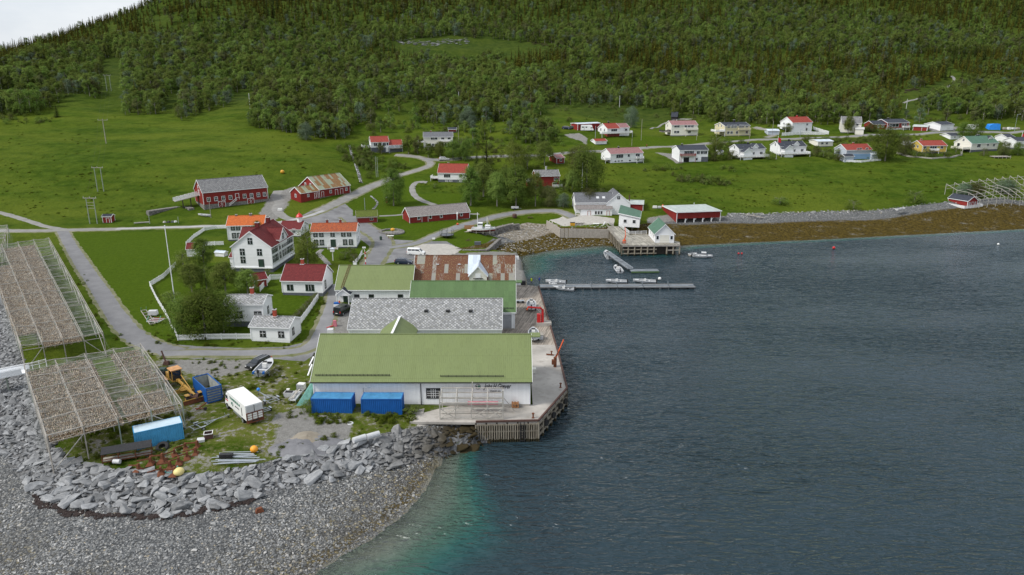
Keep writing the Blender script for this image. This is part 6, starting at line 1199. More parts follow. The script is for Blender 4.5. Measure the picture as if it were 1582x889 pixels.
p=G(565,409);t_=thing('signal_post','red and white striped signal post with white arms by the office hedge','post',p);b=MB();[b.tube((0,0,k*.7),(0,0,k*.7+.7),.13,'redm' if k%2==0 else 'trim',8)for k in range(5)];b.build('post',t_);b=MB();b.bar((-1.0,0,2.6),(1.2,0,3.9),.1,'trim');b.bar((0,0,3.3),(-.3,0,4.6),.1,'trim');b.box((-.2,0,4.6),(.9,.1,.4),'trim');b.build('arm',t_)
# ---------------------------------------------------------------- containers, vehicles, machines
def two(pA,pB,z):a,c=PZ(pA[0],pA[1],z),PZ(pB[0],pB[1],z);d=c-a;return a,c,d.length,atan2(d.y,d.x)
def at(px,py,z=QZ):return PZ(px,py,z)
ZG=QZ+.12
def container(label,A,B,W,H,side,top,ribs=True,open_=False,long=True,name='shipping_container'):
 a,c,L,rz=two(A,B,ZG);n=Vector((-sin(rz),cos(rz),0));ctr=(a+c)/2+n*W/2;L=6.06 if long else 2.44;t_=thing(name,label,'container',(ctr.x,ctr.y,ZG),rz)
 X,Y=(L,W);b=MB()
 def corr(p0,p1,nrm,m):
  d=Vector(p1)-Vector(p0);l=d.length;k=int(l/.28);pts=[]
  for i in range(k):
   for f,o in((0,0),(.3,0),(.5,-.05),(.8,-.05)):pts.append(Vector(p0)+d*((i+f)/k)+Vector(nrm)*o)
  pts.append(Vector(p1));N_=len(pts);vs=[(p.x,p.y,.16)for p in pts]+[(p.x,p.y,H-.12)for p in pts];b.add(vs,[(i,i+1,N_+i+1,N_+i)for i in range(N_-1)],m)
 x,y=X/2-.03,Y/2-.03
 for p0,p1,nn in(((-x,-y),(x,-y),(0,-1)),((x,-y),(x,y),(1,0)),((x,y),(-x,y),(0,1)),((-x,y),(-x,-y),(-1,0))):
  if not(open_ and nn[1]==-1 and not long):corr((*p0,0),(*p1,0),(*nn,0),side)
 b.build('wall',t_);b=MB()
 for q in(-1,1):
  for r in(-1,1):b.box((q*(X/2-.07),r*(Y/2-.07),H/2),(.14,.14,H),side)
  b.box((0,q*(Y/2-.05),H-.07),(X-.28,.1,.14),side);b.box((0,q*(Y/2-.05),.09),(X-.28,.1,.16),side);b.box((q*(X/2-.05),0,H-.07),(.1,Y-.28,.14),side);b.box((q*(X/2-.05),0,.09),(.1,Y-.28,.16),side)
 b.build('frame',t_);b=MB()
 if open_:
  b.box((0,0,.25),(X-.2,Y-.2,.1),'inside');
  for q in(-1,1):b.box((0,q*(Y/2-.12),H/2),(X-.3,.03,H-.3),'inside');b.box((q*(X/2-.12),0,H/2),(.03,Y-.3,H-.3),'inside')
  b.build('lining',t_);b=MB();r=random.Random(3)
  for k in range(14):p=Vector((r.uniform(-X/2+.6,-X/2+3),r.uniform(-Y/2+.4,Y/2-.4),r.uniform(.35,.9)))if X>Y else Vector((r.uniform(-.8,.8),r.uniform(-Y/2+.5,-Y/2+3.2),r.uniform(.4,1.0)));b.bar(p,p+Vector((r.uniform(-.8,.8),r.uniform(-.8,.8),r.uniform(-.1,.2))),.15,r.choice(['wood','woodb','woodl']))
  tag(b.build('scrap_wood',None),'loose scrap planks lying inside the open blue container','scrap').matrix_world=Matrix.Translation((ctr.x,ctr.y,ZG))@Matrix.Rotation(rz,4,'Z')
  b=MB();[b.box((0,-Y/2-.02,.5+k*.42),(X-.35,.06,.12),side)for k in range(5)];b.build('end_rib',t_)['kind']='stuff'
 else:b.box((0,0,H-.04),(X-.06,Y-.06,.07),top);b.build('roof',t_)
 return t_
container('dark blue container standing against the big warehouse, the left one of the pair',(482,641),(544,641.6),2.44,2.6,'cblue','cblue_t')
container('dark blue container standing against the big warehouse, the right one of the pair',(560,641.6),(620,641.6),2.44,2.6,'cblue','cblue_t')
container('light blue ribbed container with bleached roof under the corner of the fish rack',(213,696),(283,680),2.44,2.6,'lblue','ltop')
container('roofless blue container holding scrap wood behind the truck',(321,624),(344.2,617.6),6.06,2.5,'cblue','cblue_t',open_=True,long=False)
def wheel(par,x,y,r=.34,w=.24,hub='steel',mx=None,name='wheel'):
 b=MB();Mx=Matrix.Translation((x,y,r))@Matrix.Rotation(pi/2,4,'X');b.lathe([(r*.6,-w/2),(r,-w/2+.02),(r,w/2-.02),(r*.6,w/2)],'tyre',16,Mx);o=b.build(name,par);h=MB();h.lathe([(r*.62,-w/2-.01),(r*.5,-w/2+.02),(r*.5,w/2-.02),(r*.62,w/2+.01)],hub,12,Mx);h.build('rim',o);return o
def car(label,px,py,head,paint_='carblack',kind='estate',cat='car',z=None,name='parked_car'):
 """head: direction of the nose in degrees, 0 = +x"""
 p=G(px,py)if z is None else PZ(px,py,z);t_=thing(name,label,cat,(p.x,p.y,p.z+.02),radians(head))
 S={'estate':(4.7,1.82,.92,1.50,[(2.3,.55),(2.25,.78),(1.25,.95),(.55,1.45),(-1.7,1.50),(-2.25,1.0),(-2.32,.6)]),'van':(5.0,1.9,1.05,1.9,[(2.45,.55),(2.4,.85),(1.75,1.08),(1.0,1.75),(.6,1.9),(-2.35,1.92),(-2.45,.6)]),
  'pickup':(5.2,1.85,.95,1.75,[(2.55,.55),(2.5,.95),(1.4,1.08),(.8,1.68),(-.6,1.75),(-1.0,1.1),(-2.6,1.08)]),'motorhome':(6.6,2.2,1.0,2.9,[(3.2,.6),(3.15,1.0),(2.5,1.3),(2.1,1.9),(2.6,2.2),(2.3,2.85),(-3.2,2.9),(-3.25,.6)])}[kind]
 L,W,belt,H,top=S;b=MB();secs=[]
 for x,z_ in top:
  w=W/2;zt=z_;wt=w*(.80 if z_>belt+.2 else.97)if kind!='motorhome' else w*.98;zb=min(belt,z_-.02)
  secs.append([(x,-w*.97,.28),(x,-w,.55),(x,-w,zb),(x,-wt,zt-.04),(x,-wt*.9,zt),(x,wt*.9,zt),(x,wt,zt-.04),(x,w,zb),(x,w,.55),(x,w*.97,.28)])
 b.loft(secs,paint_);b.build('body',t_,bevel=.04);g=MB()
 if kind!='motorhome':
  xs=[q for q in top if q[1]>belt+.3];x0,x1=xs[-1][0]+.15,xs[0][0]-.05;zt=H-.16
  for s_ in(-1,1):
   n=3 if kind!='pickup' else 2
   for k in range(n):u0,u1=x0+(x1-x0)*k/n+.05,x0+(x1-x0)*(k+1)/n-.03;g.add([(u0,s_*(W/2*.985),belt+.04),(u1+(.35 if k==n-1 else 0),s_*(W/2*.985),belt+.04),(u1,s_*(W/2*.845),zt),(u0,s_*(W/2*.845),zt)],[(0,1,2,3)if s_<0 else(3,2,1,0)],'glass')
  fr=[q for q in top if q[1]>belt-.2];i=next(k for k in range(len(top)-1)if top[k+1][1]-top[k][1]>.3);(xa,za),(xb,zb)=top[i],top[i+1]
  g.add([(xa-.03,-W*.40,za+.06),(xa-.03,W*.40,za+.06),(xb+.06,W*.35,zb-.02),(xb+.06,-W*.35,zb-.02)],[(0,1,2,3)],'glass')
  xe=top[-2][0]if kind!='pickup' else-.85;g.add([(xe-.04-(.02 if kind=='van' else.0),-W*.36,H*.62),(xe-.04,W*.36,H*.62),(xe+.12-(.14 if kind=='van' else 0),W*.34,H*.9),(xe+.12-(.14 if kind=='van' else 0),-W*.34,H*.9)],[(3,2,1,0)],'glass')
 else:
  for s_ in(-1,1):[g.box((q,s_*(W/2+.0),1.9),(.9,.04,.5),'glass')for q in(-2.2,-.4)];g.box((2.05,s_*(W/2+.0),1.6),(.7,.05,.5),'glass');g.box((-1.4,s_*(W/2+.0),1.5),(.6,.03,1.7),'lead')
 g.build('window_glass',t_)
 for x in(L*.31,-L*.29):
  for s_ in(-1,1):wheel(t_,x,s_*(W/2-.12))
 for s_ in(-1,1):
  h=MB();h.box((top[0][0]-.05,s_*W*.36,.68),(.14,.34,.16),'plastic');h.build('headlight',t_);h=MB();h.box((top[-1][0]+.02,s_*W*.42,.95),(.14,.16,.36),'tail');h.build('tail_light',t_)
 h=MB();h.box((top[0][0]+.02,0,.42),(.14,W*.9,.22),'blackm');h.box((top[-1][0]-.02,0,.45),(.14,W*.9,.22),'blackm');h.box((top[-1][0]-.1,0,.7),(.03,.5,.12),'plastic');h.build('bumper',t_)
 if kind=='estate':h=MB();[h.bar((.3,s_*.62,1.53),(-1.6,s_*.62,1.57),.05,'alu')for s_ in(-1,1)];h.build('roof_rail',t_)
 return t_
car('dark estate car parked on the worn lot beside the aluminium boat',400,566,-118,'carblack','estate',z=QZ+.1)
car('black van parked beside the entrance porch, rear towards the lane',530,484,72,'carblack','van','van')
car('white van parked on the slipway apron behind the rusty roof',643,394,-6,'whitep','van','van')
car('dark car showing behind the sage green office roof',624,408,-5,'carblue','estate')
car('white motorhome parked in front of the low red garage',907,202.5,-5,'whitep','motorhome','motorhome',name='motorhome')
car('dark blue car parked left of the low red garage',875.5,200,-25,'carblue');car('grey-green car partly hidden beside the low red garage',886.5,199.5,-8,'doorg')
car('white minibus parked near the tree at the right of the hill road',1501,201,-178,'whitep','motorhome','minibus',name='minibus')
car('silver car on the top road bend below the charcoal-roofed house',686,248,8,'lead')
rear=at(395,656,ZG);front=at(356,622,ZG);d=rear-front;hd_=atan2(-d.y,-d.x);tr=thing('box_truck','old white box truck with green lettering and a rust-streaked tail lift','truck',(rear.x,rear.y,ZG),hd_);BL,BW=7.0,2.5
b=MB();b.box((BL/2,0,2.05),(BL,BW,2.3),'whitep');b.build('cargo_box',tr,bevel=.03);b=MB();b.box((BL/2,0,3.22),(BL+.04,BW+.04,.05),'plastic');b.build('box_roof',tr)
b=MB();b.loft([[(BL+.25,-1.1,.6),(BL+.25,1.1,.6),(BL+.25,1.05,2.5),(BL+.25,-1.05,2.5)],[(BL+1.5,-1.12,.6),(BL+1.5,1.12,.6),(BL+1.3,1.02,2.45),(BL+1.3,-1.02,2.45)],[(BL+1.95,-1.08,.6),(BL+1.95,1.08,.6),(BL+1.75,.98,1.6),(BL+1.75,-.98,1.6)]],'whitep');cb_=b.build('cab',tr)
b=MB();b.add([(BL+1.79,-.9,1.65),(BL+1.79,.9,1.65),(BL+1.38,.9,2.36),(BL+1.38,-.9,2.36)],[(0,1,2,3)],'glass');[b.box((BL+.85,s_*1.09,1.95),(.75,.05,.55),'glass')for s_ in(-1,1)];b.build('window_glass',tr)
b=MB();[b.box((BL+.8,s_*1.12,1.45),(1.1,.04,.16),'redm')for s_ in(-1,1)];b.build('cab_stripe',tr);b=MB();b.box((BL+1.95,0,.55),(.2,2.2,.4),'blackm');[b.box((BL+1.5,s_*1.35,1.9),(.1,.2,.5),'blackm')for s_ in(-1,1)];b.build('bumper',tr)
b=MB();b.box((BL/2+.4,0,.72),(BL+1.2,1.0,.3),'blackm');[b.box((BL/2,s_*1.2,.7),(3.4,.06,.35),'steel')for s_ in(-1,1)];b.build('chassis',tr)
for x in(1.5,BL+.9):
 for s_ in(-1,1):wheel(tr,x,s_*1.05,.46,.3 if x>3 else.5)
b=MB();b.box((-.06,0,2.62),(.05,BW-.2,.95),'lead');b.box((-.08,0,2.62),(.07,.07,1.0),'blackm');b.build('rear_door',tr)
b=MB();b.box((-.12,0,1.35),(.12,BW,1.5),'rust');[b.box((-.2,q*.78,1.5+r*.34),(.03,.62,.26),'plastic')for q in(-1,0,1)for r in(-1,0,1)];b.box((-.2,0,.62),(.25,BW,.14),'rust');b.build('tail_lift',tr)
tmx=Matrix.Translation((BL-.9,BW/2+.015,0))@Matrix.Rotation(pi,4,'Z')
letters('TRANSMOBLER.AS',.52,'green_cl',tr,tmx@Matrix.Translation((0,0,2.4))@TXT,'painted_lettering',0,.008,.012,.95);letters('gjenvinning',.34,'black_cl',tr,tmx@Matrix.Translation((2.0,0,1.75))@TXT,'painted_lettering',.2,.008,.0,1)
b=MB();b.path([tmx@Vector((.9+.28*cos(a),-.01,1.75+.3*sin(a)))for a in np.linspace(-1.2,3.6,9)],.06,'green_cl',5);b.build('emblem',tr);b=MB();b.bar(tmx@Vector((4.6,-.02,1.2)),tmx@Vector((4.6,-.02,2.5)),.14,'blackm',.02);b.build('side_mark',tr)
ga,gc=at(266,592,ZG),at(297,617,ZG);d=gc-ga;gr_=thing('road_grader','old yellow road grader with a rust-patched cab roof and its blade down','grader',(ga.x,ga.y,ZG),atan2(d.y,d.x));GL=d.length+1.5;yp='yellow_p'
b=MB();b.bar((1.0,0,1.3),(3.4,0,1.5),.5,yp,.4);b.bar((3.3,0,1.5),(GL-.2,0,1.15),.3,yp,.35);b.build('frame',gr_)
b=MB();b.box((.2,0,1.5),(2.0,1.1,.9),yp);[b.box((.2,s_*1.05,1.25),(2.2,.45,.1),'yrust')for s_ in(-1,1)];b.tube((.2,.3,1.9),(.2,.3,2.6),.07,'blackm');b.build('engine_cover',gr_)
b=MB();[b.bar((x,y,1.3),(x-.05,y*.9,3.15),.1,yp)for x in(1.4,2.8)for y in(-.75,.75)];b.box((2.1,0,1.35),(1.5,1.5,.2),yp);b.box((2.1,0,1.8),(1.44,1.4,.8),'blackm');b.box((1.9,0,2.1),(.5,.5,.9),'blackm');b.build('cab',gr_)
b=MB();b.box((2.1,0,3.2),(1.9,1.75,.14),'yrust');b.build('cab_roof',gr_);b=MB();b.box((2.84,0,2.6),(.03,1.3,.8),'glass');b.box((1.36,0,2.6),(.03,1.3,.8),'glass');b.build('cab_glass',gr_)
for x,y in((-.5,1),(-.5,-1),(.9,1),(.9,-1),(GL-.6,1.1),(GL-.6,-1.1)):wheel(gr_,x,y,.56,.38,'yellow_p')
b=MB();b.bar((GL-.6,-1.1,.6),(GL-.6,1.1,.6),.25,yp);[b.box((GL-.6,s_*1.0,1.25),(.9,.6,.1),yp)for s_ in(-1,1)];b.build('front_axle',gr_)
b=MB();b.add([(GL+.3,-1.9,.05),(GL+.3,1.9,.05),(GL+.1,1.9,.7),(GL+.1,-1.9,.7),(GL+.22,-1.9,.05),(GL+.22,1.9,.05),(GL+.02,1.9,.7),(GL+.02,-1.9,.7)],[(0,1,2,3),(7,6,5,4),(3,2,6,7),(0,3,7,4),(1,5,6,2)],'rust');b.bar((GL+.15,-1.9,.72),(GL+.15,1.9,.72),.1,yp);b.build('front_blade',gr_)
b=MB();b.lathe([(.75,.7),(.8,.78),(.75,.86)],yp,14,Matrix.Translation((GL*.55,0,0)));b.bar((GL*.55-.7,-1.6,.35),(GL*.55+.5,1.6,.35),.1,'yellow_p',.55);b.bar((GL*.55,0,1.7),(GL*.55+.1,.9,.8),.12,yp);b.bar((GL*.55,0,1.7),(GL*.55+.1,-.9,.8),.12,yp);b.bar((3.2,.5,2.3),(GL-1.6,.1,1.5),.09,yp);b.build('moldboard',gr_)
def boat(label,loc,rz,L=5.5,W=1.9,H=.75,hull='fibre',inner='seat',motor=True,console=True,name='motorboat',deck=None,z=None,wheelhouse=False,trim_='lead'):
 t_=thing(name,label,'boat',loc,rz);b=MB();N_=9;outer=[];rim=[];inn=[]
 for i in range(N_):
  f=i/(N_-1);x=-L/2+L*f;w=W/2*(1-max(0,(f-.45)/.55)**2.2)*(.9+.1*min(1,f*4))+.03;k=.0+max(0,f-.6)*.9*H;hh=H+max(0,f-.4)*.35*H
  outer.append([(x,-w,hh),(x,-w*.86,H*.38+k),(x,-.0,k*.9-.0),(x,w*.86,H*.38+k),(x,w,hh)]);inn.append([(x+(.12 if i==0 else(-.2 if i==N_-1 else 0)),-w*.86,hh-.03),(x,-w*.7,H*.42+k*.8),(x,0,H*.36+k*.9),(x,w*.7,H*.42+k*.8),(x,w*.86,hh-.03)])
 b.loft(outer,hull,closed=False,caps=False);b.add([p for p in outer[0]],[(0,1,2,3,4)],hull)
 b.build('hull',t_,smooth=False);c=MB();c.loft(inn,inner,closed=False,caps=False);c.add([p for p in inn[0]],[(4,3,2,1,0)],inner);c.build('cockpit',t_);g=MB()
 for i in range(N_-1):
  for s_ in(0,4):g.bar(Vector(outer[i][s_])+Vector((0,0,.02)),Vector(outer[i+1][s_])+Vector((0,0,.02)),.16,trim_,.07)
 g.bar(outer[0][0],outer[0][4],.12,trim_,.08);g.build('gunwale',t_);s=MB()
 for f in((.3,.55)if not console else(.28,)):s.box((-L/2+L*f,0,H*.72),(.35,W*.78,.08),trim_)
 fore=[Vector(p)+Vector((0,0,.0))for p in(outer[-3][0],outer[-2][0],outer[-1][0],outer[-1][4],outer[-2][4],outer[-3][4])];s.add(fore,[(0,1,2,3,4,5)],trim_);s.build('thwart',t_)
 if console:k=MB();k.box((-.1,0,H+.12),(.6,.7,.7),'plastic');k.add([(.25,-.4,H+.45),(.25,.4,H+.45),(.02,.36,H+.85),(.02,-.36,H+.85)],[(0,1,2,3)],'glass');k.build('console',t_)
 if wheelhouse:k=MB();k.box((.3,0,H+.45),(1.6,W*.66,1.1),'fibre',taper=.85);k.box((.3,0,H+.62),(1.55,W*.68*.96,.34),'glass',taper=.92);k.build('wheelhouse',t_)
 if motor:m=MB();m.box((-L/2-.18,0,H+.25),(.38,.32,.5),'blackm',taper=.8);m.box((-L/2-.2,0,H-.35),(.16,.12,.8),'blackm');m.build('outboard_motor',t_)
 return t_
def trailer(label,loc,rz,L=5.5,W=1.9,z0=.0,name='boat_trailer',mt='steel'):
 t_=thing(name,label,'trailer',loc,rz);b=MB();b.bar((L*.62,0,.5),(-L*.1,0,.5),.1,mt)
 for s_ in(-1,1):b.bar((L*.25,0,.5),(-L*.1,s_*W*.36,.5),.08,mt);b.bar((-L*.1,s_*W*.36,.5),(-L*.45,s_*W*.36,.5),.08,mt)
 for q in(-.42,-.25,-.05):b.bar((L*q,-W*.36,.5),(L*q,W*.36,.5),.08,mt)
 b.bar((L*.5,0,.5),(L*.48,0,1.0),.08,mt);b.build('frame',t_)
 for s_ in(-1,1):wheel(t_,-L*.22,s_*W*.52,.3,.2);f=MB();f.box((-L*.22,s_*W*.52,.64),(.75,.24,.05),mt);f.build('mudguard',t_)
 j=MB();j.tube((L*.58,.1,.1),(L*.58,.1,.75),.04,mt,6);j.lathe([(.02,-.05),(.13,-.04),(.13,.04),(.02,.05)],'tyre',10,Matrix.Translation((L*.58,.1,.13))@Matrix.Rotation(pi/2,4,'X'));j.build('jockey_wheel',t_);return t_
def seg(A,B,z):a,c=PZ(A[0],A[1],z),PZ(B[0],B[1],z);d=c-a;return(a+c)/2,atan2(d.y,d.x),d.length
m,rz,L=seg((400,588),(421,566),ZG);trailer('galvanised trailer carrying the aluminium boat with blue stern corners',m,rz,5.8);bt=boat('open aluminium boat with blue stern corners on a trailer beside the dark car',m+Vector((0,0,.55)),rz,6.0,2.1,.85,'alu','seat',name='aluminium_boat');b=MB();[b.box((-2.9,s_*.85,.75),(.5,.34,.35),'cblue')for s_ in(-1,1)];b.build('blue_pad',bt)
m,rz,L=seg((297,667),(345,649),ZG);trailer('empty galvanised boat trailer lying on the grass right of the light blue container',m,rz,5.6,2.0)
m,rz,L=seg((430,628),(399,609),ZG);t_=trailer('long-drawbar empty trailer with a blue nose cover behind the truck',m,rz,5.0,2.2);b=MB();b.lathe([(.05,0),(.24,.1),(.28,.35),(.12,.5)],'tarp',10,Matrix.Translation((3.0,0,.6)));b.build('nose_cover',t_)
m,rz,L=seg((412,640),(400,632),ZG);trailer('small trailer half hidden behind the tail of the box truck',m,rz,3.0,1.8)
m,rz,L=seg((821,486),(820.5,469),QD);trailer('trailer under the open boat next to the red crane',m,rz,5.0);boat('open boat with green seats on a trailer beside the red crane',m+Vector((0,0,.55)),rz,5.2,1.9,.75,'fibre','seat',trim_='lead')
m,rz,L=seg((824.5,533),(823.5,514),QD);trailer('trailer under the canopy boat beside the warehouse hoist',m,rz,5.0);boat('boat with pale windscreen on a trailer beside the hoist hood of the biggest warehouse',m+Vector((0,0,.55)),rz,5.2,1.9,.75,'fibre','seat',trim_='lead')
def wb(label,A,B,W=1.8,hull='fibre',**k):
 m,rz,L=seg(A,B,.35);return boat(label,Vector((m.x,m.y,-.18)),rz,L,W,.72,hull,**k)
wb('pale boat moored on the far side of the pontoon, nearest the quay',(874,436.5),(843,434.5),1.9);wb('white dinghy tied between the pontoon and the nearest pale boat',(858,440),(848,437.5),1.3,console=False,motor=False,name='dinghy')
wb('grey open boat moored on the near side of the pontoon',(887,447.5),(854,444),2.0,'alu');wb('grey boat moored mid-way on the far side of the pontoon',(968,435.5),(936,434),1.9,'alu');wb('grey boat moored on the far side of the pontoon, farthest from the quay',(1013,435.5),(978,433.5),1.9,'alu')
wb('small motorboat moored left of the gangway top',(941,399),(936,388),2.0);wb('small motorboat moored at the left end of the small pontoon',(958,420.5),(951,411),2.0)
wb('white cabin boat floating free right of the landing pier',(1070,395),(1101,396.5),2.3,wheelhouse=True,console=False);wb('low grey raft tied behind the white cabin boat',(1065,394),(1076,393),1.6,'wood',motor=False,console=False,name='raft')
m,rz,L=seg((735,359),(759,359.5),3.4);L=7.6;fb=boat('white fishing boat with red underbody propped up on the lawn by the cove',Vector((m.x,m.y,3.6)),rz,L,2.6,1.15,'hull_red','fibre',motor=False,console=False,name='fishing_boat');b=MB()
N_=9
for i in range(8):
 f,g_=i/8,(i+1)/8;w=lambda f:1.3*(1-max(0,(f-.45)/.55)**2.2)*(.9+.1*min(1,f*4))+.05;hh=lambda f:1.15+max(0,f-.4)*.4
 for s_ in(-1,1):b.add([(-L/2+L*f,s_*w(f),hh(f)-.45),(-L/2+L*g_,s_*w(g_),hh(g_)-.45),(-L/2+L*g_,s_*w(g_)*1.04,hh(g_)+.12),(-L/2+L*f,s_*w(f)*1.04,hh(f)+.12)],[(0,1,2,3)],'trim')
b.build('bulwark',fb);b=MB();b.box((-1.0,0,1.9),(1.3,1.4,1.9),'trim');b.box((-1.0,0,2.45),(1.34,1.44,.3),'glass');b.box((-1.0,0,2.9),(1.5,1.6,.1),'trim');b.build('wheelhouse',fb);b=MB();b.box((1.4,0,1.45),(1.6,1.3,.7),'trim');b.box((1.4,0,2.1),(1.7,1.4,.15),'trim');b.build('deckhouse',fb)
b=MB();b.tube((-1.9,0,1),(-1.9,0,6.2),.09,'trim');b.tube((1.2,0,1),(1.2,0,4.9),.08,'trim');b.path([(1.2,0,4.8),(2.4,0,1.9)],.04,'cream_b');b.path([(1.2,0,4.8),(1.9,0,1.9)],.04,'lead');b.build('mast',fb)
b=MB();[b.bar((q,s_*1.1,-.4),(q,s_*.8,.7),.15,'wood')for q in(-2.2,0,2.2)for s_ in(-1,1)];b.box((0,0,-.2),(6.5,.3,.3),'wood');b.build('cradle',fb)
p=at(725,357.5,3.3);b=MB();[b.bar((p.x-1.5+.35*k,p.y+1.5,3.2),(p.x-1.5+.35*k,p.y+1.5,5.0),.3,'woodb',.05)for k in range(9)];b.box((p.x,p.y,3.35),(3.6,2.8,.1),'wood');tag(b.build('wooden_screen'),'brown board windbreak and platform behind the fishing boat stern','screen')
p=at(720,359,3.3);b=MB();b.lathe([(.9,.66),(.9,.74)],'plastic',14,Matrix.Translation((p.x+1.2,p.y,3.3)));b.tube((p.x+1.2,p.y,3.3),(p.x+1.2,p.y,4.0),.08,'steel');tag(b.build('table'),'round white table on the platform by the fishing boat','table')
p=G(690.5,367);t_=thing('trampoline','black round trampoline with safety net on the lawn by the cove','trampoline',p);b=MB();ring=[(2.1*cos(a),2.1*sin(a),.85)for a in np.linspace(0,2*pi,17)];b.path(ring,.09,'blackm');b.build('ring',t_);b=MB();b.lathe([(1.95,.83),(1.95,.86)],'found',20);b.build('jumping_mat',t_)
b=MB();[b.tube((2.15*cos(a),2.15*sin(a),0),(2.15*cos(a),2.15*sin(a),2.7),.05,'blackm',6)for a in np.linspace(0,2*pi,9)[:-1]];b.build('post',t_)
NETM=NT('fine_net');v=NETM.coord();nn=NETM.noise(v,.8,5,.6);di=NETM.add('ShaderNodeBsdfDiffuse',{0:(.50,.53,.52,1)});tp=NETM.add('ShaderNodeBsdfTransparent');mxs=NETM.add('ShaderNodeMixShader',{0:NETM.ramp(nn,(.35,.03),(.7,.17)),1:tp.outputs[0],2:di.outputs[0]});NETM.l.new(mxs.outputs[0],NETM.out.inputs[0]);M['net']=NETM.m
b=MB();b.loft([[(2.12*cos(a),2.12*sin(a),z)for a in np.linspace(0,2*pi,17)[:-1]]for z in(.9,2.65)],'net',caps=False);b.build('safety_net',t_)
# ---- litter of the lot
def blob(name,label,cat_,px,py,r,mt,z=None,sq=.95):
 p=at(px,py,z if z is not None else ZG);b=MB();b.lathe([(r*sin(a),r*(1-cos(a))*sq)for a in np.linspace(0.15,pi-.05,8)],mt,14,Matrix.Translation((p.x,p.y,p.z-.03)));o=b.build(name,smooth=True);return tag(o,label,cat_)
blob('buoy','big orange-yellow buoy resting behind the bundle of steel pipes','buoy',393,699,.52,'orange');blob('buoy','big pale yellow buoy lying in front of the rusty anchors','buoy',277,734,.68,'cream_b',sq=.75)
for x,y,lb in((1288,385,'larger red float drifting off the seaweed bank'),(1141,393,'left of two tiny red floats near the cabin boat'),(1146,393,'right of two tiny red floats near the cabin boat')):blob('float',lb,'float',x,y,.45 if x>1200 else.28,'redm',.0)
blob('float','round white float beside the outer half of the pontoon','float',1019,433,.45,'plastic',0.0);blob('float','tiny white float far out on the right','float',1542,379,.35,'plastic',0.0);blob('hay_bale','yellow-wrapped round bale in the left meadow above the barns','bale',436.5,268.5,.8,'ybin',G(436.5,268.5).z);blob('float','orange ball hanging by the long red building','float',707,348,.4,'orr',G(707,348).z)
def anchor(p,rz,label,s=1.0):
 t_=thing('anchor',label,'anchor',p,rz,'rusty anchors in front of the light blue container');t_.scale=(s,)*3;b=MB();b.bar((-1.15,0,.7),(.9,0,1.0),.13,'rust',.2);b.build('shank',t_);b=MB();b.box((.9,0,.65),(.5,.7,1.3),'rust',taper=.6);b.build('crown_block',t_)
 b=MB();b.add([(.3,-1.0,.05),(1.5,-.8,.05),(1.5,.8,.05),(.3,1.0,.05),(.7,-.25,.5),(1.1,-.25,.5),(1.1,.25,.5),(.7,.25,.5)],[(3,2,1,0),(4,5,6,7),(0,1,5,4),(1,2,6,5),(2,3,7,6),(3,0,4,7)],'rust');b.build('fluke',t_);return t_
AP=[(208,726,'leftmost in the front line'),(240,734,'in the front line beside the pale yellow buoy'),(224,718,'left one of the middle line'),(243,712,'centre of the middle line'),(262,706,'just below the black tyre'),(281,710,'right one of the middle line'),(294,703,'rightmost, clear of the others'),(297,692,'at the right corner of the light blue container'),(279,696,'in front of the blue container middle'),(268,718,'between the green rope and the tyre'),(254,724,'behind the green rope'),(262,733,'touching the pale yellow buoy')]
for i,(x,y,lb)in enumerate(AP):anchor(at(x,y,ZG),radians(-15+(i*37)%50),'rusty plough anchor '+lb,.72+.04*(i%4))
p=at(262,730,ZG);b=MB();b.path([Vector((p.x+.9*cos(a)+.1*a,p.y+.35*sin(a),ZG+.12))for a in np.linspace(2.6,6.6,12)],.06,'teal');b.tube((p.x+1.1,p.y,ZG),(p.x+1.1,p.y,ZG+.9),.1,'teal');tag(b.build('rope'),'turquoise rope end curled among the rusty anchors','rope')
def tyre(px,py,label,mt,r=.8,w=.4,tilt=0):p=at(px,py,ZG);b=MB();b.lathe([(r*.5,0),(r*.9,-.02),(r,w*.3),(r,w*.7),(r*.9,w),(r*.5,w),(r*.5,0.02)],mt,18,Matrix.Translation(p)@Matrix.Rotation(tilt,4,'X'));return tag(b.build('tyre'),label,'tyre')
tyre(252,693,'big black tyre leaning between the container and the anchors','tyre',.9,.5,.5);tyre(541,655.5,'pale worn tyre flat on the grass in front of the blue containers','lead',.5,.2)
t_=thing('feed_shelter','long low rusty feed trough with black pitched cover beside the light blue container','trough',(at(168,712,ZG)+at(228,702,ZG))/2,two((168,712),(228,702),ZG)[3]);b=MB();b.add([(-3,-.9,1.35),(3,-.9,1.35),(3,.5,1.75),(-3,.5,1.75),(-3,-.9,1.42),(3,-.9,1.42),(3,.5,1.82),(-3,.5,1.82)],[(3,2,1,0),(4,5,6,7),(0,1,5,4),(1,2,6,5),(2,3,7,6),(3,0,4,7)],'blackm');b.build('cover',t_)
b=MB();[b.bar((x,y,0),(x,y,z),.1,'rust')for x in(-2.9,-1,1,2.9)for y,z in((-.8,1.35),(.45,1.75))];[b.bar((-3,y,z),(3,y,z),.09,'rust')for y,z in((-.8,.6),(-.8,.25),(.45,.5))];b.box((0,-.2,.35),(5.8,1.0,.1),'wood');b.build('frame',t_)
p=at(183,716,ZG);b=MB();b.tube((p.x-.6,p.y,ZG+.3),(p.x+.3,p.y-.1,ZG+.3),.3,'lead',12);tag(b.build('drum'),'pale drum lying by the end of the feed trough','drum')
p=at(298,620,ZG);t_=thing('rusty_tank','short rusty tank with a round hatch lying in front of the grader blade','tank',p,radians(8));b=MB();b.tube((-.95,0,.62),(.95,0,.62),.62,'rustd',18);b.build('shell',t_);b=MB();b.lathe([(.22,0),(.22,.08)],'dark',12,Matrix.Translation((.1,-.2,1.16))@Matrix.Rotation(.3,4,'X'));b.build('hatch',t_)
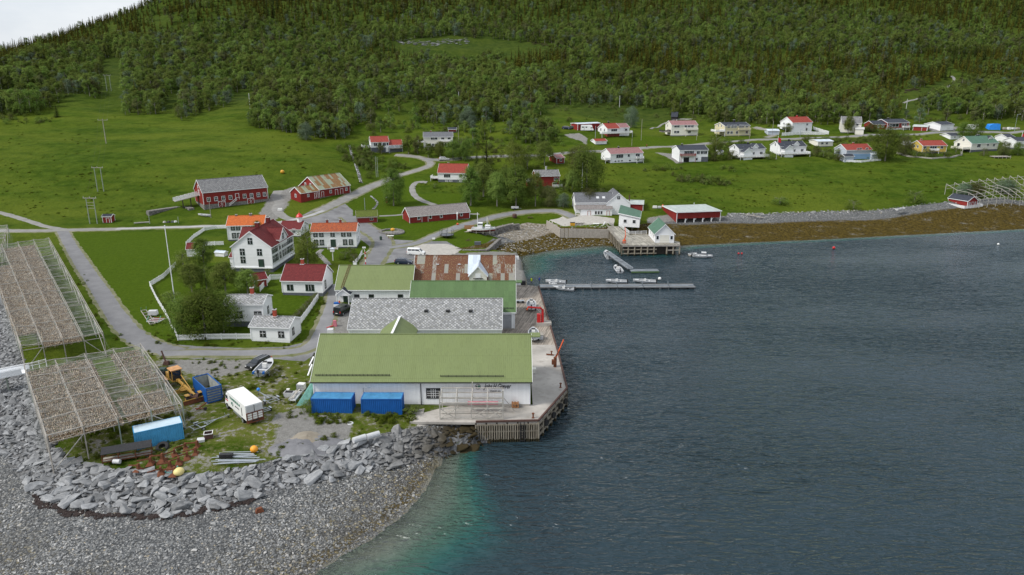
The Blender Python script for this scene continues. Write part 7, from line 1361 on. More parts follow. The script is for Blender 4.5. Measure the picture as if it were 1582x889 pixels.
p=at(312,631,ZG);b=MB();b.bar((p.x-.5,p.y-.8,ZG+.1),(p.x+.4,p.y+1.0,ZG+.5),.14,'rust');b.bar((p.x-.8,p.y-.5,ZG+.2),(p.x+.9,p.y-.6,ZG+.2),.12,'rust');b.tube((p.x+.8,p.y-.8,ZG+.25),(p.x+.8,p.y-.55,ZG+.25),.25,'tyre');tag(b.build('old_axle'),'rusty wheel axle on the grass below the open container','scrap')
p=at(254,563,ZG);b=MB();b.bar((p.x-.6,p.y+.8,ZG+2.2),(p.x+.3,p.y,ZG+.4),.22,'rustd');b.box((p.x+.4,p.y,ZG+.3),(1.1,.9,.6),'rustd',taper=.6);tag(b.build('plough_scrap'),'dark rusty plough-like scrap at the rack edge behind the grader','scrap');p=at(252,578,ZG);b=MB();b.box((p.x,p.y,ZG+.6),(1.2,1.3,.9),'doorg',taper=.8);b.tube((p.x-.6,p.y-.7,ZG+.4),(p.x+.6,p.y-.7,ZG+.4),.4,'tyre');tag(b.build('small_engine'),'dark green engine block beside the rack behind the grader','machine')
p=at(323,679,ZG);t_=thing('crate','open brown crate with white rim near the empty boat trailer','crate',p,radians(18));b=MB();[b.box(c,d,'rustd')for c,d in(((0,-.5,.5),(1.1,.06,1)),((0,.5,.5),(1.1,.06,1)),((-.52,0,.5),(.06,.95,1)),((.52,0,.5),(.06,.95,1)),((0,0,.06),(1,.95,.08)))];b.build('box',t_);b=MB();[b.bar(*q,.09,'plastic')for q in(((-.55,-.53,1.02),(.55,-.53,1.02)),((-.55,.53,1.02),(.55,.53,1.02)),((-.55,-.53,1.02),(-.55,.53,1.02)),((.55,-.53,1.02),(.55,.53,1.02)))];b.build('rim',t_)
p=at(311,684,ZG);b=MB();b.box((p.x,p.y,ZG+.3),(1.0,.9,.55),'lead',.3);b.box((p.x-.9,p.y-.5,ZG+.1),(1.0,.6,.15),'concrete',.3);tag(b.build('concrete_block'),'pale concrete blocks beside the open brown crate','block')
b=MB();r=random.Random(9)
for k in range(11):a,c=at(335+r.uniform(-10,6),700+k*1.9,ZG),at(400+r.uniform(-8,12),702+k*1.5+r.uniform(-3,3),ZG);b.tube((a.x,a.y,ZG+.1+.06*(k%3)),(c.x,c.y,ZG+.15+.06*(k%3)),.06,'steel',6)
tag(b.build('pipe_bundle'),'bundle of galvanised steel pipes strewn on the grass by the rock armour','pipes');p=at(350,708,ZG);b=MB();b.box((p.x,p.y,ZG+.4),(1.7,.6,.5),'blackm',.1);tag(b.build('black_box'),'black box lying across the steel pipes','box')
for A_,B_,lb in(((546,686),(565,680),'left'),((567,680.5),(586,675),'right')):a,c=at(*A_),at(*B_);b=MB();b.tube((a.x,a.y,QZ+.5),(c.x,c.y,QZ+.5),.42,'lead',14);tag(b.build('float_tube'),'pale grey cylinder float at the top of the rock armour, the %s of two'%lb,'float tube')
p=at(466,603,ZG);t_=thing('water_tank','white caged water tank standing left of the big warehouse','tank',p,radians(-10));b=MB();b.box((0,0,.65),(1.15,1.0,1.0),'plastic');b.build('tank',t_);b=MB();[b.bar((x,-.54,.1),(x,-.54,1.18),.03,'steel')for x in np.linspace(-.58,.58,6)];[b.bar((-.6,-.54,z),(.6,-.54,z),.03,'steel')for z in(.3,.6,.9,1.18)];b.build('cage',t_)
p=at(447,612,ZG);b=MB();b.box((p.x,p.y,ZG+.35),(1.4,.9,.7),'lead',-.05,taper=1.08);b.box((p.x,p.y,ZG+.72),(1.25,.75,.03),'dark',-.05);tag(b.build('tub'),'grey tub standing left of the long feed frame','tub');p=at(446,604,ZG);b=MB();b.tube((p.x-.3,p.y,ZG+.2),(p.x+.2,p.y,ZG+.2),.22,'plastic',12);tag(b.build('canister'),'small white canister on the grass behind the grey tub','canister')
a,c=at(452,624,ZG),at(463,610,ZG);t_=thing('sorting_table','long grey sorting trough with planks laid on it, left of the big warehouse','trough',(a+c)/2,atan2((c-a).y,(c-a).x));b=MB();b.box((0,0,.55),(3.4,1.1,.12),'lead');[b.box((0,s_*.55,.68),(3.4,.06,.2),'lead')for s_ in(-1,1)];[b.bar((x,y,0),(x,y,.5),.1,'lead')for x in(-1.5,1.5)for y in(-.45,.45)];b.build('trough',t_);b=MB();b.bar((-1.6,.3,.8),(1.7,-.1,.95),.25,'woodl',.06);b.bar((-1.5,-.1,.84),(1.5,.4,.84),.2,'woodl',.05);tag(b.build('planks'),'two pale planks lying across the grey sorting trough','planks').matrix_world=Matrix.Translation(t_.location)@Matrix.Rotation(t_.rotation_euler.z,4,'Z')
b=MB();p=at(477,622,ZG);b.add([(p.x-1.6,p.y-1.6,ZG),(p.x+.2,p.y-1.2,ZG),(p.x+.9,p.y+1.5,ZG+3.4),(p.x-.2,p.y+2.2,ZG+2.2),(p.x-1.3,p.y+.6,ZG),(p.x+.9,p.y+1.9,ZG)],[(0,1,2,3),(0,3,4),(1,5,2),(2,5,4,3)],'teal');tag(b.build('net_heap'),'green net hung from the left end of the big warehouse down to the grass','net')
b=MB();[b.bar(at(476+k*1.3,584-k*6,QZ)+Vector((0,0,.4+.2*k)),at(481+k*1.2,580-k*6,QZ)+Vector((.3,0,2.0)),.2,'blackm' if k%2 else 'trim')for k in range(4)];tag(b.build('leaning_boards'),'black and white boards leaning on the left gable of the big warehouse','boards')
def heap(label,px,py,r,h,mt,sq=.7):
 p=G(px,py);vs=[];fs=[];n,m_=20,7;rr=random.Random(int(px))
 for j in range(m_):
  for i in range(n):f=j/(m_-1);a=2*pi*i/n;q=r*f*(1+.18*sin(3*a+px)+rr.uniform(-.06,.06));x,y=p.x+q*cos(a),p.y+q*sin(a)*sq;vs.append((x,y,ground(x,y)+h*(1-f**1.4)*(1+rr.uniform(-.12,.12))-.02*f-(.05 if j==m_-1 else 0)))
 for j in range(m_-1):fs+=[(j*n+i,j*n+(i+1)%n,(j+1)*n+(i+1)%n,(j+1)*n+i)for i in range(n)]
 b=MB();b.add(vs,fs,mt);tag(b.build('gravel_heap',smooth=True),label,'gravel heap')
M['gdark']=road_mat('dark_gravel',(.13,.13,.14),(.22,.22,.23));M['gbrown']=road_mat('brown_gravel',(.20,.17,.13),(.30,.27,.22))
heap('low heap of dark grey gravel at the lower edge of the lot',462,692,4.0,.7,'gdark');heap('smaller grey gravel heap beside the dark one',497,686,3.2,.5,'gdark');heap('brown gravel mound behind the dark grey one',474,680,3.0,.6,'gbrown')
b=MB();a,c=at(545,640.5,QZ),at(654,640,QZ);b.box(((a.x+c.x)/2,a.y+.9,QZ+.0),(c.x-a.x,1.8,.3),'concrete');o=b.build('loading_slab');tag(o,'raised concrete strip between the blue containers and the window','slab')
t_=thing('rack_frame','empty grey timber fish rack frame standing on the apron under the lettering','rack',(0,0,0));za=QZ+.03;a,c=at(680,648,za),at(777,647.5,za);x0,x1,y0=a.x,c.x,a.y;D_=3.6;hh=3.4
b=MB();[b.bar((x0+(x1-x0)*k/4,y,za),(x0+(x1-x0)*k/4,y,za+hh*(1 if y>y0+1 else.8)),.13,'woodl')for k in range(5)for y in(y0,y0+D_)];b.bar((x1,y0,za),(x1,y0,za+4.6),.18,'woodl');b.bar((x0+(x1-x0)*.5,y0+D_,za),(x0+(x1-x0)*.5,y0+D_,za+4.4),.14,'woodl');b.bar((x0,y0,za),(x0,y0,za+4.5),.14,'woodl');b.build('post',t_)
b=MB();[b.bar((x0,y,za+z),(x1,y,za+z),.12,'woodl')for y in(y0,y0+D_/2,y0+D_)for z in(.12,1.7,2.65)];b.bar((x0,y0+D_,za+hh),(x1,y0+D_,za+hh),.13,'woodl');[b.bar((x0+(x1-x0)*k/4,y0,za+2.65),(x0+(x1-x0)*k/4,y0+D_,za+hh),.1,'woodl')for k in range(5)];b.build('beam',t_)
b=MB();
for k in(0,2,3):u,v=x0+(x1-x0)*k/4,x0+(x1-x0)*(k+1)/4;b.bar((u,y0-.06,za+.1),(v,y0-.06,za+1.7),.09,'woodl');b.bar((v,y0+.06,za+.1),(u,y0+.06,za+1.7),.09,'woodl')
b.bar((x1+.1,y0+1.6,za+2.7),(x1+1.7,y0+2.6,za+.1),.09,'woodl');b.build('brace',t_);b=MB();b.box(((x0+x1)/2+1.6,y0+D_-1,za+1.4),(4.6,.5,.35),'pink');tag(b.build('net_bundle'),'faded reddish bundle lying inside the empty rack frame','net')
p=at(796,629.5,za);b=MB();[b.box((p.x,p.y,za+.1+.6*k),(1.1,.7,.06),'woodb')for k in(0,1)];[b.box((p.x+q,p.y-.3,za+.35+.55*k),(.14,.1,.45),'woodb')for q in(-.45,0,.45)for k in(0,1)];b.box((p.x,p.y-.3,za+.62),(1.1,.08,.1),'woodb');tag(b.build('pallet_crate'),'brown pallet crate against the warehouse wall right of the rack frame','pallet')
t_=thing('quay_crane','bright red folding crane on a grey block at the quay edge','crane',at(838,503,QD));b=MB();b.box((.3,.2,.35),(3.0,1.7,.7),'concrete');b.build('plinth',t_);b=MB();b.tube((0,0,.7),(0,0,3.4),.3,'redm',10,.24);b.box((-.75,0,1.6),(.75,.8,1.7),'redm');b.build('column',t_);b=MB();b.bar((0,0,3.3),(-.6,-.3,3.9),.34,'redm');b.bar((-.5,-.3,3.8),(-3.0,-.9,4.2),.26,'redm');b.tube((-.2,0,2.4),(-1.4,-.5,3.9),.09,'steel');b.bar((-2.9,-.9,4.2),(-3.2,-1,3.6),.2,'orr');b.build('boom',t_)
t_=thing('old_crane','small rusty hand crane with slanting jib near the outer quay edge','crane',at(857.5,567,QD));b=MB();b.tube((0,0,0),(0,0,1.8),.28,'rust',8);b.box((-.2,0,.9),(.8,.6,.8),'rust');b.build('column',t_);b=MB();b.bar((0,0,1.4),(1.5,1.2,4.6),.16,'orr');b.bar((.0,0,1.9),(.9,.7,3.2),.09,'rust');b.build('jib',t_);p=at(851,549,QD);b=MB();[b.bar((p.x-.8,p.y+.2*k,QD+.1),(p.x+.5,p.y+.1*k-.3,QD+.15),.1,'rust')for k in range(3)];tag(b.build('chain_heap'),'rusty chain heap on the deck behind the rusty crane','chain')
p=at(832.5,524,QD);b=MB();b.box((p.x,p.y,QD+.5),(1.5,1.2,.9),'lead',.1);b.box((p.x,p.y,QD+1.0),(1.6,1.3,.1),'wood',.1);tag(b.build('fish_bin'),'grey lidded bins stacked on the deck by the canopy boat','bin');p=at(803.5,468,QD);b=MB();b.box((p.x,p.y,QD+.4),(1.8,.9,.3),'steel');[b.tube((p.x+q,p.y-.6,QD+.3),(p.x+q,p.y-.45,QD+.3),.28,'tyre')for q in(-.5,.6)];tag(b.build('hand_trolley'),'small wheeled trolley beside the leaf green warehouse gable','trolley');p=at(806,440,QD);b=MB();b.box((p.x,p.y,QD+.5),(1.9,.8,.9),'blackm');tag(b.build('bench'),'dark bench box at the far end of the quay deck','bench');p=at(824,575,QD);b=MB();b.box((p.x,p.y,QD+.35),(.9,1.0,.7),'cream');tag(b.build('fish_box'),'cream box beside the seaward gable of the biggest warehouse','box')
p=G(520.5,474);b=MB();b.box((p.x,p.y,p.z+.3),(1.2,.9,.6),'plastic');b.box((p.x,p.y+.1,p.z+.75),(1.2,.8,.35),'cblue');b.box((p.x+.6,p.y,p.z+1.1),(.3,.3,.4),'orr');tag(b.build('bags'),'heap of blue, white and orange sacks beside the entrance porch','sacks');p=G(511,519);b=MB();b.box((p.x,p.y,p.z+.7),(1.3,1.3,1.4),'fibre',.1,taper=.85);tag(b.build('bulk_bag'),'white bulk bag left of the slate warehouse','sack');p=G(517.5,504);b=MB();b.box((p.x,p.y,p.z+.6),(.8,.8,1.2),'pink',taper=.7);b.bar((p.x,p.y,p.z+.2),(p.x-1.3,p.y-1.4,p.z+.15),.25,'redm',.1);tag(b.build('slide'),'faded pink plastic barrel with red chute between lane and slate warehouse','barrel')
for A_,B_,W_,mt,lb in(((222,482),(236,503),1.0,'wood','left'),((236,500),(247,494),2.6,'lead','right')):
 m,rz,L=seg(A_,B_,3.7);t_=thing('launching_cradle','weathered boat launching cradle on the lawn by the white fence, the %s half'%lb,'cradle',m,rz);b=MB();[b.bar((-L/2,q,.35),(L/2,q,.35),.12,mt)for q in(-W_/2,W_/2)];[b.bar((-L/2+L*k/5,-W_/2,.35),(-L/2+L*k/5,W_/2,.35),.14,'hull_red' if(k%2 and lb=='right')else mt)for k in range(6)];b.build('frame',t_);b=MB();[b.bar((-L/2,q,.4),(-L/2+1,q,1.3),.08,'teal')for q in(-W_/2,W_/2)];b.build('guide',t_)
p=PZ(237,488,3.7);b=MB();b.box((p.x,p.y,4.4),(1.8,1.2,.9),'lead',.1,taper=.9);tag(b.build('cool_box'),'grey box resting on the launching cradle','box')
p=G(262,344);b=MB();[b.box((p.x+q,p.y+.2*q,p.z+.25),(1.0,.8,.5),m_,.4*q,taper=.6)for q,m_ in((-1.5,'woodl'),(-.3,'blackm'),(.9,'found'),(1.8,'plastic'))];tag(b.build('rubble_heap'),'small heap of rubble and tarps on the grass below the barn ramp','rubble');m,rz,L=seg((207,346),(231,344.5),G(219,345).z);b=MB();b.box((m.x,m.y,m.z+.25),(L,.5,.3),'woodl',rz);tag(b.build('log'),'long pale beam lying by the green post at the meadow edge','log')
m,rz,L=seg((304,333),(326,335),G(315,334).z);boat('upturned grey skiff lying below the long barn',m,rz+pi,4.8,1.5,.5,'lead',motor=False,console=False,name='skiff');p=G(433,326);b=MB();b.box((p.x,p.y,p.z+.5),(1.6,.8,.8),'plastic',.1,taper=.9);tag(b.build('white_tank'),'white tank on the grass between the two barns','tank')
t_=thing('stone_basin','oval stone-lined basin sunk in the lawn before the turf-roofed hut','basin',(0,0,0));p=G(605,359);b=MB();[b.box((p.x+3.6*cos(a),p.y+3.2*sin(a),ground(p.x+3.6*cos(a),p.y+3.2*sin(a))+.1),(.9,.7,.5),'stone',a)for a in np.linspace(0,2*pi,27)[:-1]];b.build('rim',t_)['kind']='stuff';b=MB();b.lathe([(3.5,0),(3.5,.05),(3.4,.06)],'stone',20,Matrix.Translation((p.x,p.y,p.z+.02))@Matrix.Diagonal((1,.9,1,1)));b.build('bed',t_)
p=G(607,362);b=MB();b.lathe([(.3,1.0),(.7,1.3),(.7,1.6),(.3,1.9)],'ybin',12,Matrix.Translation(p));b.tube(p,p+Vector((0,0,1.2)),.08,'wood');tag(b.build('life_buoy_post'),'yellow rescue buoy on a post beside the stone basin','rescue buoy');p=G(603.5,370);b=MB();[b.bar((p.x+q,p.y,p.z),(p.x+q,p.y,p.z+1),.1,'hull_red')for q in(-.6,.6)];b.box((p.x,p.y,p.z+1.1),(1.9,.9,.1),'plastic');tag(b.build('information_board'),'white slanted information board at the lawn edge','sign');p=G(588.5,371.5);b=MB();b.lathe([(.35,0),(.4,1.0),(.42,1.05),(.1,1.3)],'doorg',10,Matrix.Translation(p));tag(b.build('litter_bin'),'dark green litter bin at the junction lawn edge','bin');p=G(598,313);b=MB();b.box((p.x,p.y,p.z+.9),(.9,.9,1.8),'redh');b.box((p.x,p.y,p.z+1.9),(1.1,1.1,.15),'lead');tag(b.build('kiosk'),'tiny red cabinet at the foot of the tall birch','cabinet')
p=G(795.5,324);b=MB();b.box((p.x,p.y,p.z+.8),(2.6,1.3,.6),'lead',.1);[b.tube((p.x-.1,p.y+q,p.z+.35),(p.x-.1,p.y+q*1.2,p.z+.35),.33,'tyre')for q in(-.75,.75)];b.bar((p.x+1.3,p.y,p.z+.5),(p.x+2.4,p.y,p.z+.5),.08,'steel');tag(b.build('utility_trailer'),'small grey utility trailer parked on the coast path verge','trailer');p=G(795,337);b=MB();b.lathe([(.5,0),(.8,.3),(.8,1.2),(.5,1.5)],'rustd',12,Matrix.Translation(p));tag(b.build('capstan'),'old dark winch drum on the cove lawn','winch');p=G(819,338);b=MB();[b.bar((p.x+q,p.y,p.z),(p.x+q,p.y,p.z+.5),.15,'rustd')for q in(-.7,.7)];b.box((p.x,p.y,p.z+.55),(1.9,.6,.12),'rustd');tag(b.build('bench'),'low rusty bench right of the winch drum','bench');p=G(738,378.5);b=MB();b.box((p.x,p.y,p.z+.5),(1.9,1.0,.9),'found');tag(b.build('grill_box'),'dark box on the lawn corner by the stone wall','box');p=G(724,372);b=MB();b.bar((p.x-.9,p.y-.5,p.z+.1),(p.x+.9,p.y-.6,p.z+.1),.12,'rustd');b.bar((p.x-.6,p.y,p.z+.1),(p.x+.2,p.y+1.4,p.z+.3),.12,'rustd');tag(b.build('garden_anchor'),'black old anchor laid out on the cove lawn','anchor');p=G(670,370);b=MB();b.box((p.x,p.y,p.z+.2),(.9,.6,.4),'plastic');tag(b.build('stone_block'),'white block on the grass left of the trampoline','block')
a,c=PZ(1385,325.5,4),PZ(1398,324,4);boat('white dinghy pulled up on the bank above the shingle',(a+c)/2,atan2((c-a).y,(c-a).x),4.6,1.5,.55,motor=False,console=False,name='dinghy');b=MB();[b.bar(PZ(1150+4*k,331+k,3.4),PZ(1175+3*k,335+k,2.6),.35,'wood',.1)for k in range(3)];tag(b.build('plank_ramp'),'weathered plank ramp lying on the shingle right of the red boathouse','ramp')
p=G(1018,322);b=MB();b.box((p.x-1.5,p.y,p.z+.5),(1.6,1,.8),'plastic',taper=.9);b.box((p.x+.2,p.y,p.z+.4),(1.2,1,.7),'lead');b.lathe([(.4,0),(.45,.9),(.2,1.3)],'orr',10,Matrix.Translation((p.x+1.5,p.y+.5,p.z)));tag(b.build('gear_pile'),'white tubs and an orange drum on the grass behind the red boathouse','fishing gear')
p=G(1537,201);b=MB();b.add([(p.x-3.4,p.y,p.z-.2),(p.x+3,p.y,p.z-.2),(p.x+3,p.y+4,p.z-.2),(p.x-3.4,p.y+4,p.z-.2),(p.x-2.9,p.y+.4,p.z+2.2),(p.x-.6,p.y+.5,p.z+3.4),(p.x+2.8,p.y+.4,p.z+3.2),(p.x+2.8,p.y+3.4,p.z+3.2),(p.x-2.6,p.y+3.4,p.z+3)],[(0,1,6,5,4),(1,2,7,6),(2,3,8,7),(3,0,4,8),(4,5,8),(5,6,7,8)],'tarp');tag(b.build('tarp_covered_boat'),'boat wrapped in bright blue tarpaulin by the far road','covered boat');p=G(1560,200);b=MB();[b.box((p.x+q,p.y,p.z+.5),(2,1.4,.9+.2*(q%2)),m_,.2,taper=.8)for q,m_ in((-3,'wood'),(-.5,'plastic'),(2,'lead'),(4.3,'wood'))];tag(b.build('junk_row'),'row of covered junk right of the blue tarpaulin','junk');p=G(1400,224);b=MB();b.loft([[(p.x+x,p.y+1.6*cos(a),p.z+1.9*sin(a))for a in np.linspace(0,pi,9)]for x in(-1.8,-.6,.6,1.8)],'lead',closed=False);tag(b.build('greenhouse'),'small pale dome greenhouse left of the yellow house','greenhouse').location=(0,0,0)
p=G(1545,244);b=MB();b.box((p.x,p.y,p.z+.6),(8,3.5,.3),'wood',.05);[b.bar((p.x-3.8+k*1.9,p.y-1.7,p.z-.5),(p.x-3.8+k*1.9,p.y-1.7,p.z+1.3),.12,'wood')for k in range(5)];tag(b.build('terrace'),'grey wooden terrace in the field below the green-roofed house','terrace')
def person(px,py,z,top,leg,label,rz=0.0):
 p=G(px,py)if z is None else PZ(px,py,z);me=bpy.data.meshes.new('person');V=[(0,0,.92),(0,0,1.15),(0,0,1.42),(0,0,1.56),(0,.02,1.68),(.1,0,.86),(.12,.08,.48),(.13,-.02,.08),(.13,.14,.03),(-.1,0,.86),(-.12,-.1,.48),(-.13,-.22,.08),(-.13,-.08,.03),(.2,0,1.40),(.27,-.03,1.12),(.25,.12,.88),(-.2,0,1.40),(-.27,.03,1.12),(-.25,.16,.9)]
 E_=[(0,1),(1,2),(2,3),(3,4),(0,5),(5,6),(6,7),(7,8),(0,9),(9,10),(10,11),(11,12),(2,13),(13,14),(14,15),(2,16),(16,17),(17,18)];R_=[.15,.15,.14,.06,.11,.10,.075,.055,.045,.10,.075,.055,.045,.065,.05,.035,.065,.05,.035]
 me.from_pydata(V,E_,[]);sv=me.skin_vertices[0].data if me.skin_vertices else None;o=bpy.data.objects.new('person',me);COL.objects.link(o);md=o.modifiers.new('skin','SKIN')
 for i,s_ in enumerate(me.skin_vertices[0].data):s_.radius=(R_[i],R_[i])
 me.skin_vertices[0].data[0].use_root=True;sb=o.modifiers.new('sub','SUBSURF');sb.levels=sb.render_levels=1;me.materials.append(M[leg]);o.location=p;o.rotation_euler=(0,0,rz);tag(o,label,'person')
 j=MB();j.loft([[(q*cos(a),.8*q*sin(a),z_)for a in np.linspace(0,2*pi,11)[:-1]]for q,z_ in((.19,.82),(.2,1.1),(.24,1.36),(.17,1.47),(.07,1.52))],top);j.build('jacket',o);h=MB();h.lathe([(.105*sin(a),1.69-.13*cos(a))for a in np.linspace(.5,3.1,6)],'skin',10);h.build('face',o);h=MB();h.lathe([(.115*sin(a),1.70-.135*cos(a))for a in np.linspace(1.6,3.1,5)],'woodd',10);h.build('hair',o)
person(821,439.5,QD,'clothy','carblue','person in a yellow-green jacket at the landward end of the pontoon');person(833,438,.62,'clothb','carblack','person in blue clothes stepping on the pontoon',1.0);person(999,228.5,None,'clothr','carblack','person in a red jacket walking along the hill road',1.4)
# ---------------------------------------------------------------- fish drying racks
M['fish']=None
t=NT('dried_fish');oi=t.pos();c_=t.ramp(t.noise(oi,7.0,3,.7),(.40,(.06,.036,.022)),(.50,(.24,.165,.10)),(.60,(.66,.58,.45)));M['fish']=t.fin(c_,.8,.2)
def rack(label,corners,z,nu,nv,fish,sub,name='fish_rack',net=True,h0=QZ,fishlen=.62,dens=4.2):
 """corners: photo pixels of the beams' plane at height z: near left, near right, far right, far left"""
 C_=[PZ(p[0],p[1],z)for p in corners];t_=thing(name,label,'fish rack',(0,0,0))
 S=lambda u,v,zz=0.0:((C_[0]*(1-u)+C_[1]*u)*(1-v)+(C_[3]*(1-u)+C_[2]*u)*v)+Vector((0,0,zz))
 r=random.Random(int(corners[0][0]));po=MB();ri=MB()
 for j in range(nv+1):
  for i in range(nu+1):
   p=S(i/nu,j/nv);b=MB();g=ground(p.x,p.y);b.tube((p.x,p.y,g-.4),(p.x,p.y,p.z+.9),.09,'polegreen' if r.random()<.5 else 'wood',6);b.build('post',t_)
 for i in range(nu+1):
  p,q=S(i/nu,0),S(i/nu,1);m_=nv
  for k in range(m_):ri.bar(S(i/nu,k/m_,r.uniform(-.05,.05)),S(i/nu,(k+1)/m_,r.uniform(-.05,.05)),.11,'wood');
  for k in range(m_):ri.bar(S(i/nu,k/m_,.9+r.uniform(-.1,.1)),S(i/nu,(k+1)/m_,.9+r.uniform(-.1,.1)),.07,'wood')
 for j in range(nv+1):
  for k in range(nu):ri.bar(S(k/nu,j/nv,.85+r.uniform(-.15,.15)),S((k+1)/nu,j/nv,.85+r.uniform(-.35,.15)),.09,'woodl');ri.bar(S(k/nu,j/nv,-.1),S((k+1)/nu,j/nv,-.1),.09,'wood')
 ri.build('beam',t_);br=MB()
 for j in range(nv):
  for i in(0,nu):a,c=S(i/nu,j/nv),S(i/nu,(j+1)/nv);br.bar((a.x,a.y,ground(a.x,a.y)),c,.09,'woodl')
 a,c=S(0,0),S(1/nu,0);br.bar((a.x,a.y,ground(a.x,a.y)+.3),c,.1,'woodl');a,c=S(1-1/nu,0),S(1,0);br.bar(a,(c.x,c.y,ground(c.x,c.y)+.3),.1,'woodl');br.build('brace',t_)
 Lv=(S(.5,1)-S(.5,0)).length;Lu=(S(1,.5)-S(0,.5)).length;hp=MB();rows=int(Lv/.95)
 F=MB();fi=F.mi('fish')
 for k in range(rows):
  v=(k+.5)/rows;p,q=S(0,v,.02),S(1,v,.02)
  a_=r.uniform(-.3,.3);on=any(f_[2]<=v<f_[3]for f_ in fish)
  if r.random()<.3:hp.bar(p+Vector((0,a_,0)),q-Vector((0,a_,r.uniform(-.15,.15))),.05,'wood')
  for f_ in fish:
   if f_[2]<=v<f_[3]:hp.bar(S(f_[0],v,0),S(f_[1],v,0),.04,'wood')
  for(u0,u1,v0,v1,dn)in fish:
   if not(v0<=v<v1):continue
   for w in(-.38,-.14,.10,.34):
    n=int(Lu*(u1-u0)*dens)
    for m_ in range(n):
     if r.random()>dn:continue
     u=u0+(u1-u0)*(m_+r.uniform(-.3,.3))/n;c=S(u,v+w/Lv,r.uniform(.02,.30));l=fishlen*r.uniform(.7,1.1);a=r.uniform(0,pi);e=.15*r.uniform(.7,1.2);dx,dy=cos(a)*e,sin(a)*e;t0=len(F.v);tx,ty=r.uniform(-.1,.1),r.uniform(-.1,.1)
     F.v+=[(c.x,c.y,c.z),(c.x+dx+tx*.5,c.y+dy+ty*.5,c.z-l*.4),(c.x+tx,c.y+ty,c.z-l),(c.x-dx+tx*.5,c.y-dy+ty*.5,c.z-l*.4),(c.x-dy*.7+tx*.5,c.y+dx*.7+ty*.5,c.z-l*.45),(c.x+dy*.7,c.y-dx*.7,c.z-l*.45)]
     F.f+=[(t0,t0+1,t0+4),(t0,t0+4,t0+3),(t0,t0+3,t0+5),(t0,t0+5,t0+1),(t0+2,t0+4,t0+1),(t0+2,t0+3,t0+4),(t0+2,t0+5,t0+3),(t0+2,t0+1,t0+5)];F.k+=[fi]*8
 hp.build('hanging_pole',t_)['kind']='stuff'
 if F.f:F.build('drying_fish',t_)['kind']='stuff'
 if net:
  nb=MB();NU,NV=nu*4,nv*4;vs=[tuple(S(i/NU,j/NV,.95-.35*abs(sin(pi*i*nu/NU))*1+r.uniform(-.05,.05)))for j in range(NV+1)for i in range(NU+1)];nb.add(vs,[(j*(NU+1)+i,j*(NU+1)+i+1,(j+1)*(NU+1)+i+1,(j+1)*(NU+1)+i)for j in range(NV)for i in range(NU)],'net')
  for A_ in([S(i/NU,0,.9)for i in range(NU+1)],[S(1,j/NV,.9)for j in range(NV+1)],[S(0,j/NV,.9)for j in range(NV+1)]):
   o=Vector((0,-1.0,0))if A_[0]==S(0,0,.9)and A_[-1]==S(1,0,.9)else(Vector((1.3,-.3,0))if A_[0]==S(1,0,.9)else Vector((-.9,-.3,0)))
   if A_[0]==S(0,0,.9)and A_[-1]==S(1,0,.9):continue
   lo=[Vector((p.x+o.x,p.y+o.y,ground(p.x+o.x,p.y+o.y)+.05))for p in A_];n=len(A_);nb.add(A_+lo,[(i,i+1,n+i+1,n+i)for i in range(n-1)],'net')
  nb.build('net',t_);rp=MB();
  for j in range(0,NV+1,4):rp.path([Vector(vs[j*(NU+1)+i])+Vector((0,0,.03))for i in range(NU+1)],.028,'wood',4)
  for i in range(0,NU+1,8):rp.path([Vector(vs[j*(NU+1)+i])+Vector((0,0,.03))for j in range(NV+1)],.028,'wood',4)
  rp.build('rope',t_)
 return t_
rack('big netted drying rack full of hanging fish above the light blue container',[(74,684),(282,629),(218,539),(39,572)],QZ+3.7,4,5,[(.02,.55,0,.97,.97),(.72,.98,.45,1,.55),(.58,.95,0,.30,.9),(.2,.5,.9,1,.3)],0)
rack('long netted drying rack full of hanging fish beside the lane',[(34,541),(160,521),(76,372),(-22,386)],QZ+3.9,4,8,[(.28,.74,.0,.97,.98),(.0,.27,.1,.74,.97)],0)
rack('partly empty grey drying rack at the left edge beside the gravel road',[(-110,450),(-8,425),(12,352),(-60,352)],QZ+4.2,3,4,[(.2,.8,.0,.5,.7)],0)
t_=thing('empty_fish_rack','bare grey timber drying racks on the far shore right of the little red boathouse','fish rack',(0,0,0));pb=MB();bb=MB();a0,a1=PZ(1512,322,3.4),PZ(1680,306,3.6);d=(a1-a0);nn_=Vector((-d.y,d.x,0)).normalized()
for j in range(4):
 for i in range(15):
  p=a0+d*(i/14)+nn_*(5.0*j);g=ground(p.x,p.y);q=MB();q.tube((p.x,p.y,g-.3),(p.x,p.y,g+3.4+.8*(j%2)),.11,'woodl',6);q.build('post',t_)
  if i<14:p2=a0+d*((i+1)/14)+nn_*(5.0*j);g2=ground(p2.x,p2.y);bb.bar((p.x,p.y,g+3.3),(p2.x,p2.y,g2+3.3),.15,'woodl');bb.bar((p.x,p.y,g+2.2),(p2.x,p2.y,g2+2.2),.12,'woodl')
  if j<3:p3=p+nn_*5;g3=ground(p3.x,p3.y);bb.bar((p.x,p.y,g+3.4+.8*(j%2)),(p3.x,p3.y,g3+3.4+.8*((j+1)%2)),.13,'woodl')
bb.build('beam',t_)
t_=thing('white_footbridge','white railed footbridge entering from the left edge between the two big racks','footbridge',(0,0,0));a,c=PZ(-30,588,5.2),PZ(40,574,5.6);b=MB();b.bar(a,c,1.9,'trim',.14);b.build('deck',t_)
for o,lb in((Vector((0,1.0,0)),0),(Vector((0,-1.0,0)),1)):
 b=MB();b.bar(a+o+Vector((0,0,.45)),c+o+Vector((0,0,.45)),.06,'trim',.8);b.bar(a+o+Vector((0,0,1.0)),c+o+Vector((0,0,1.0)),.1,'trim');b.build('railing',t_)
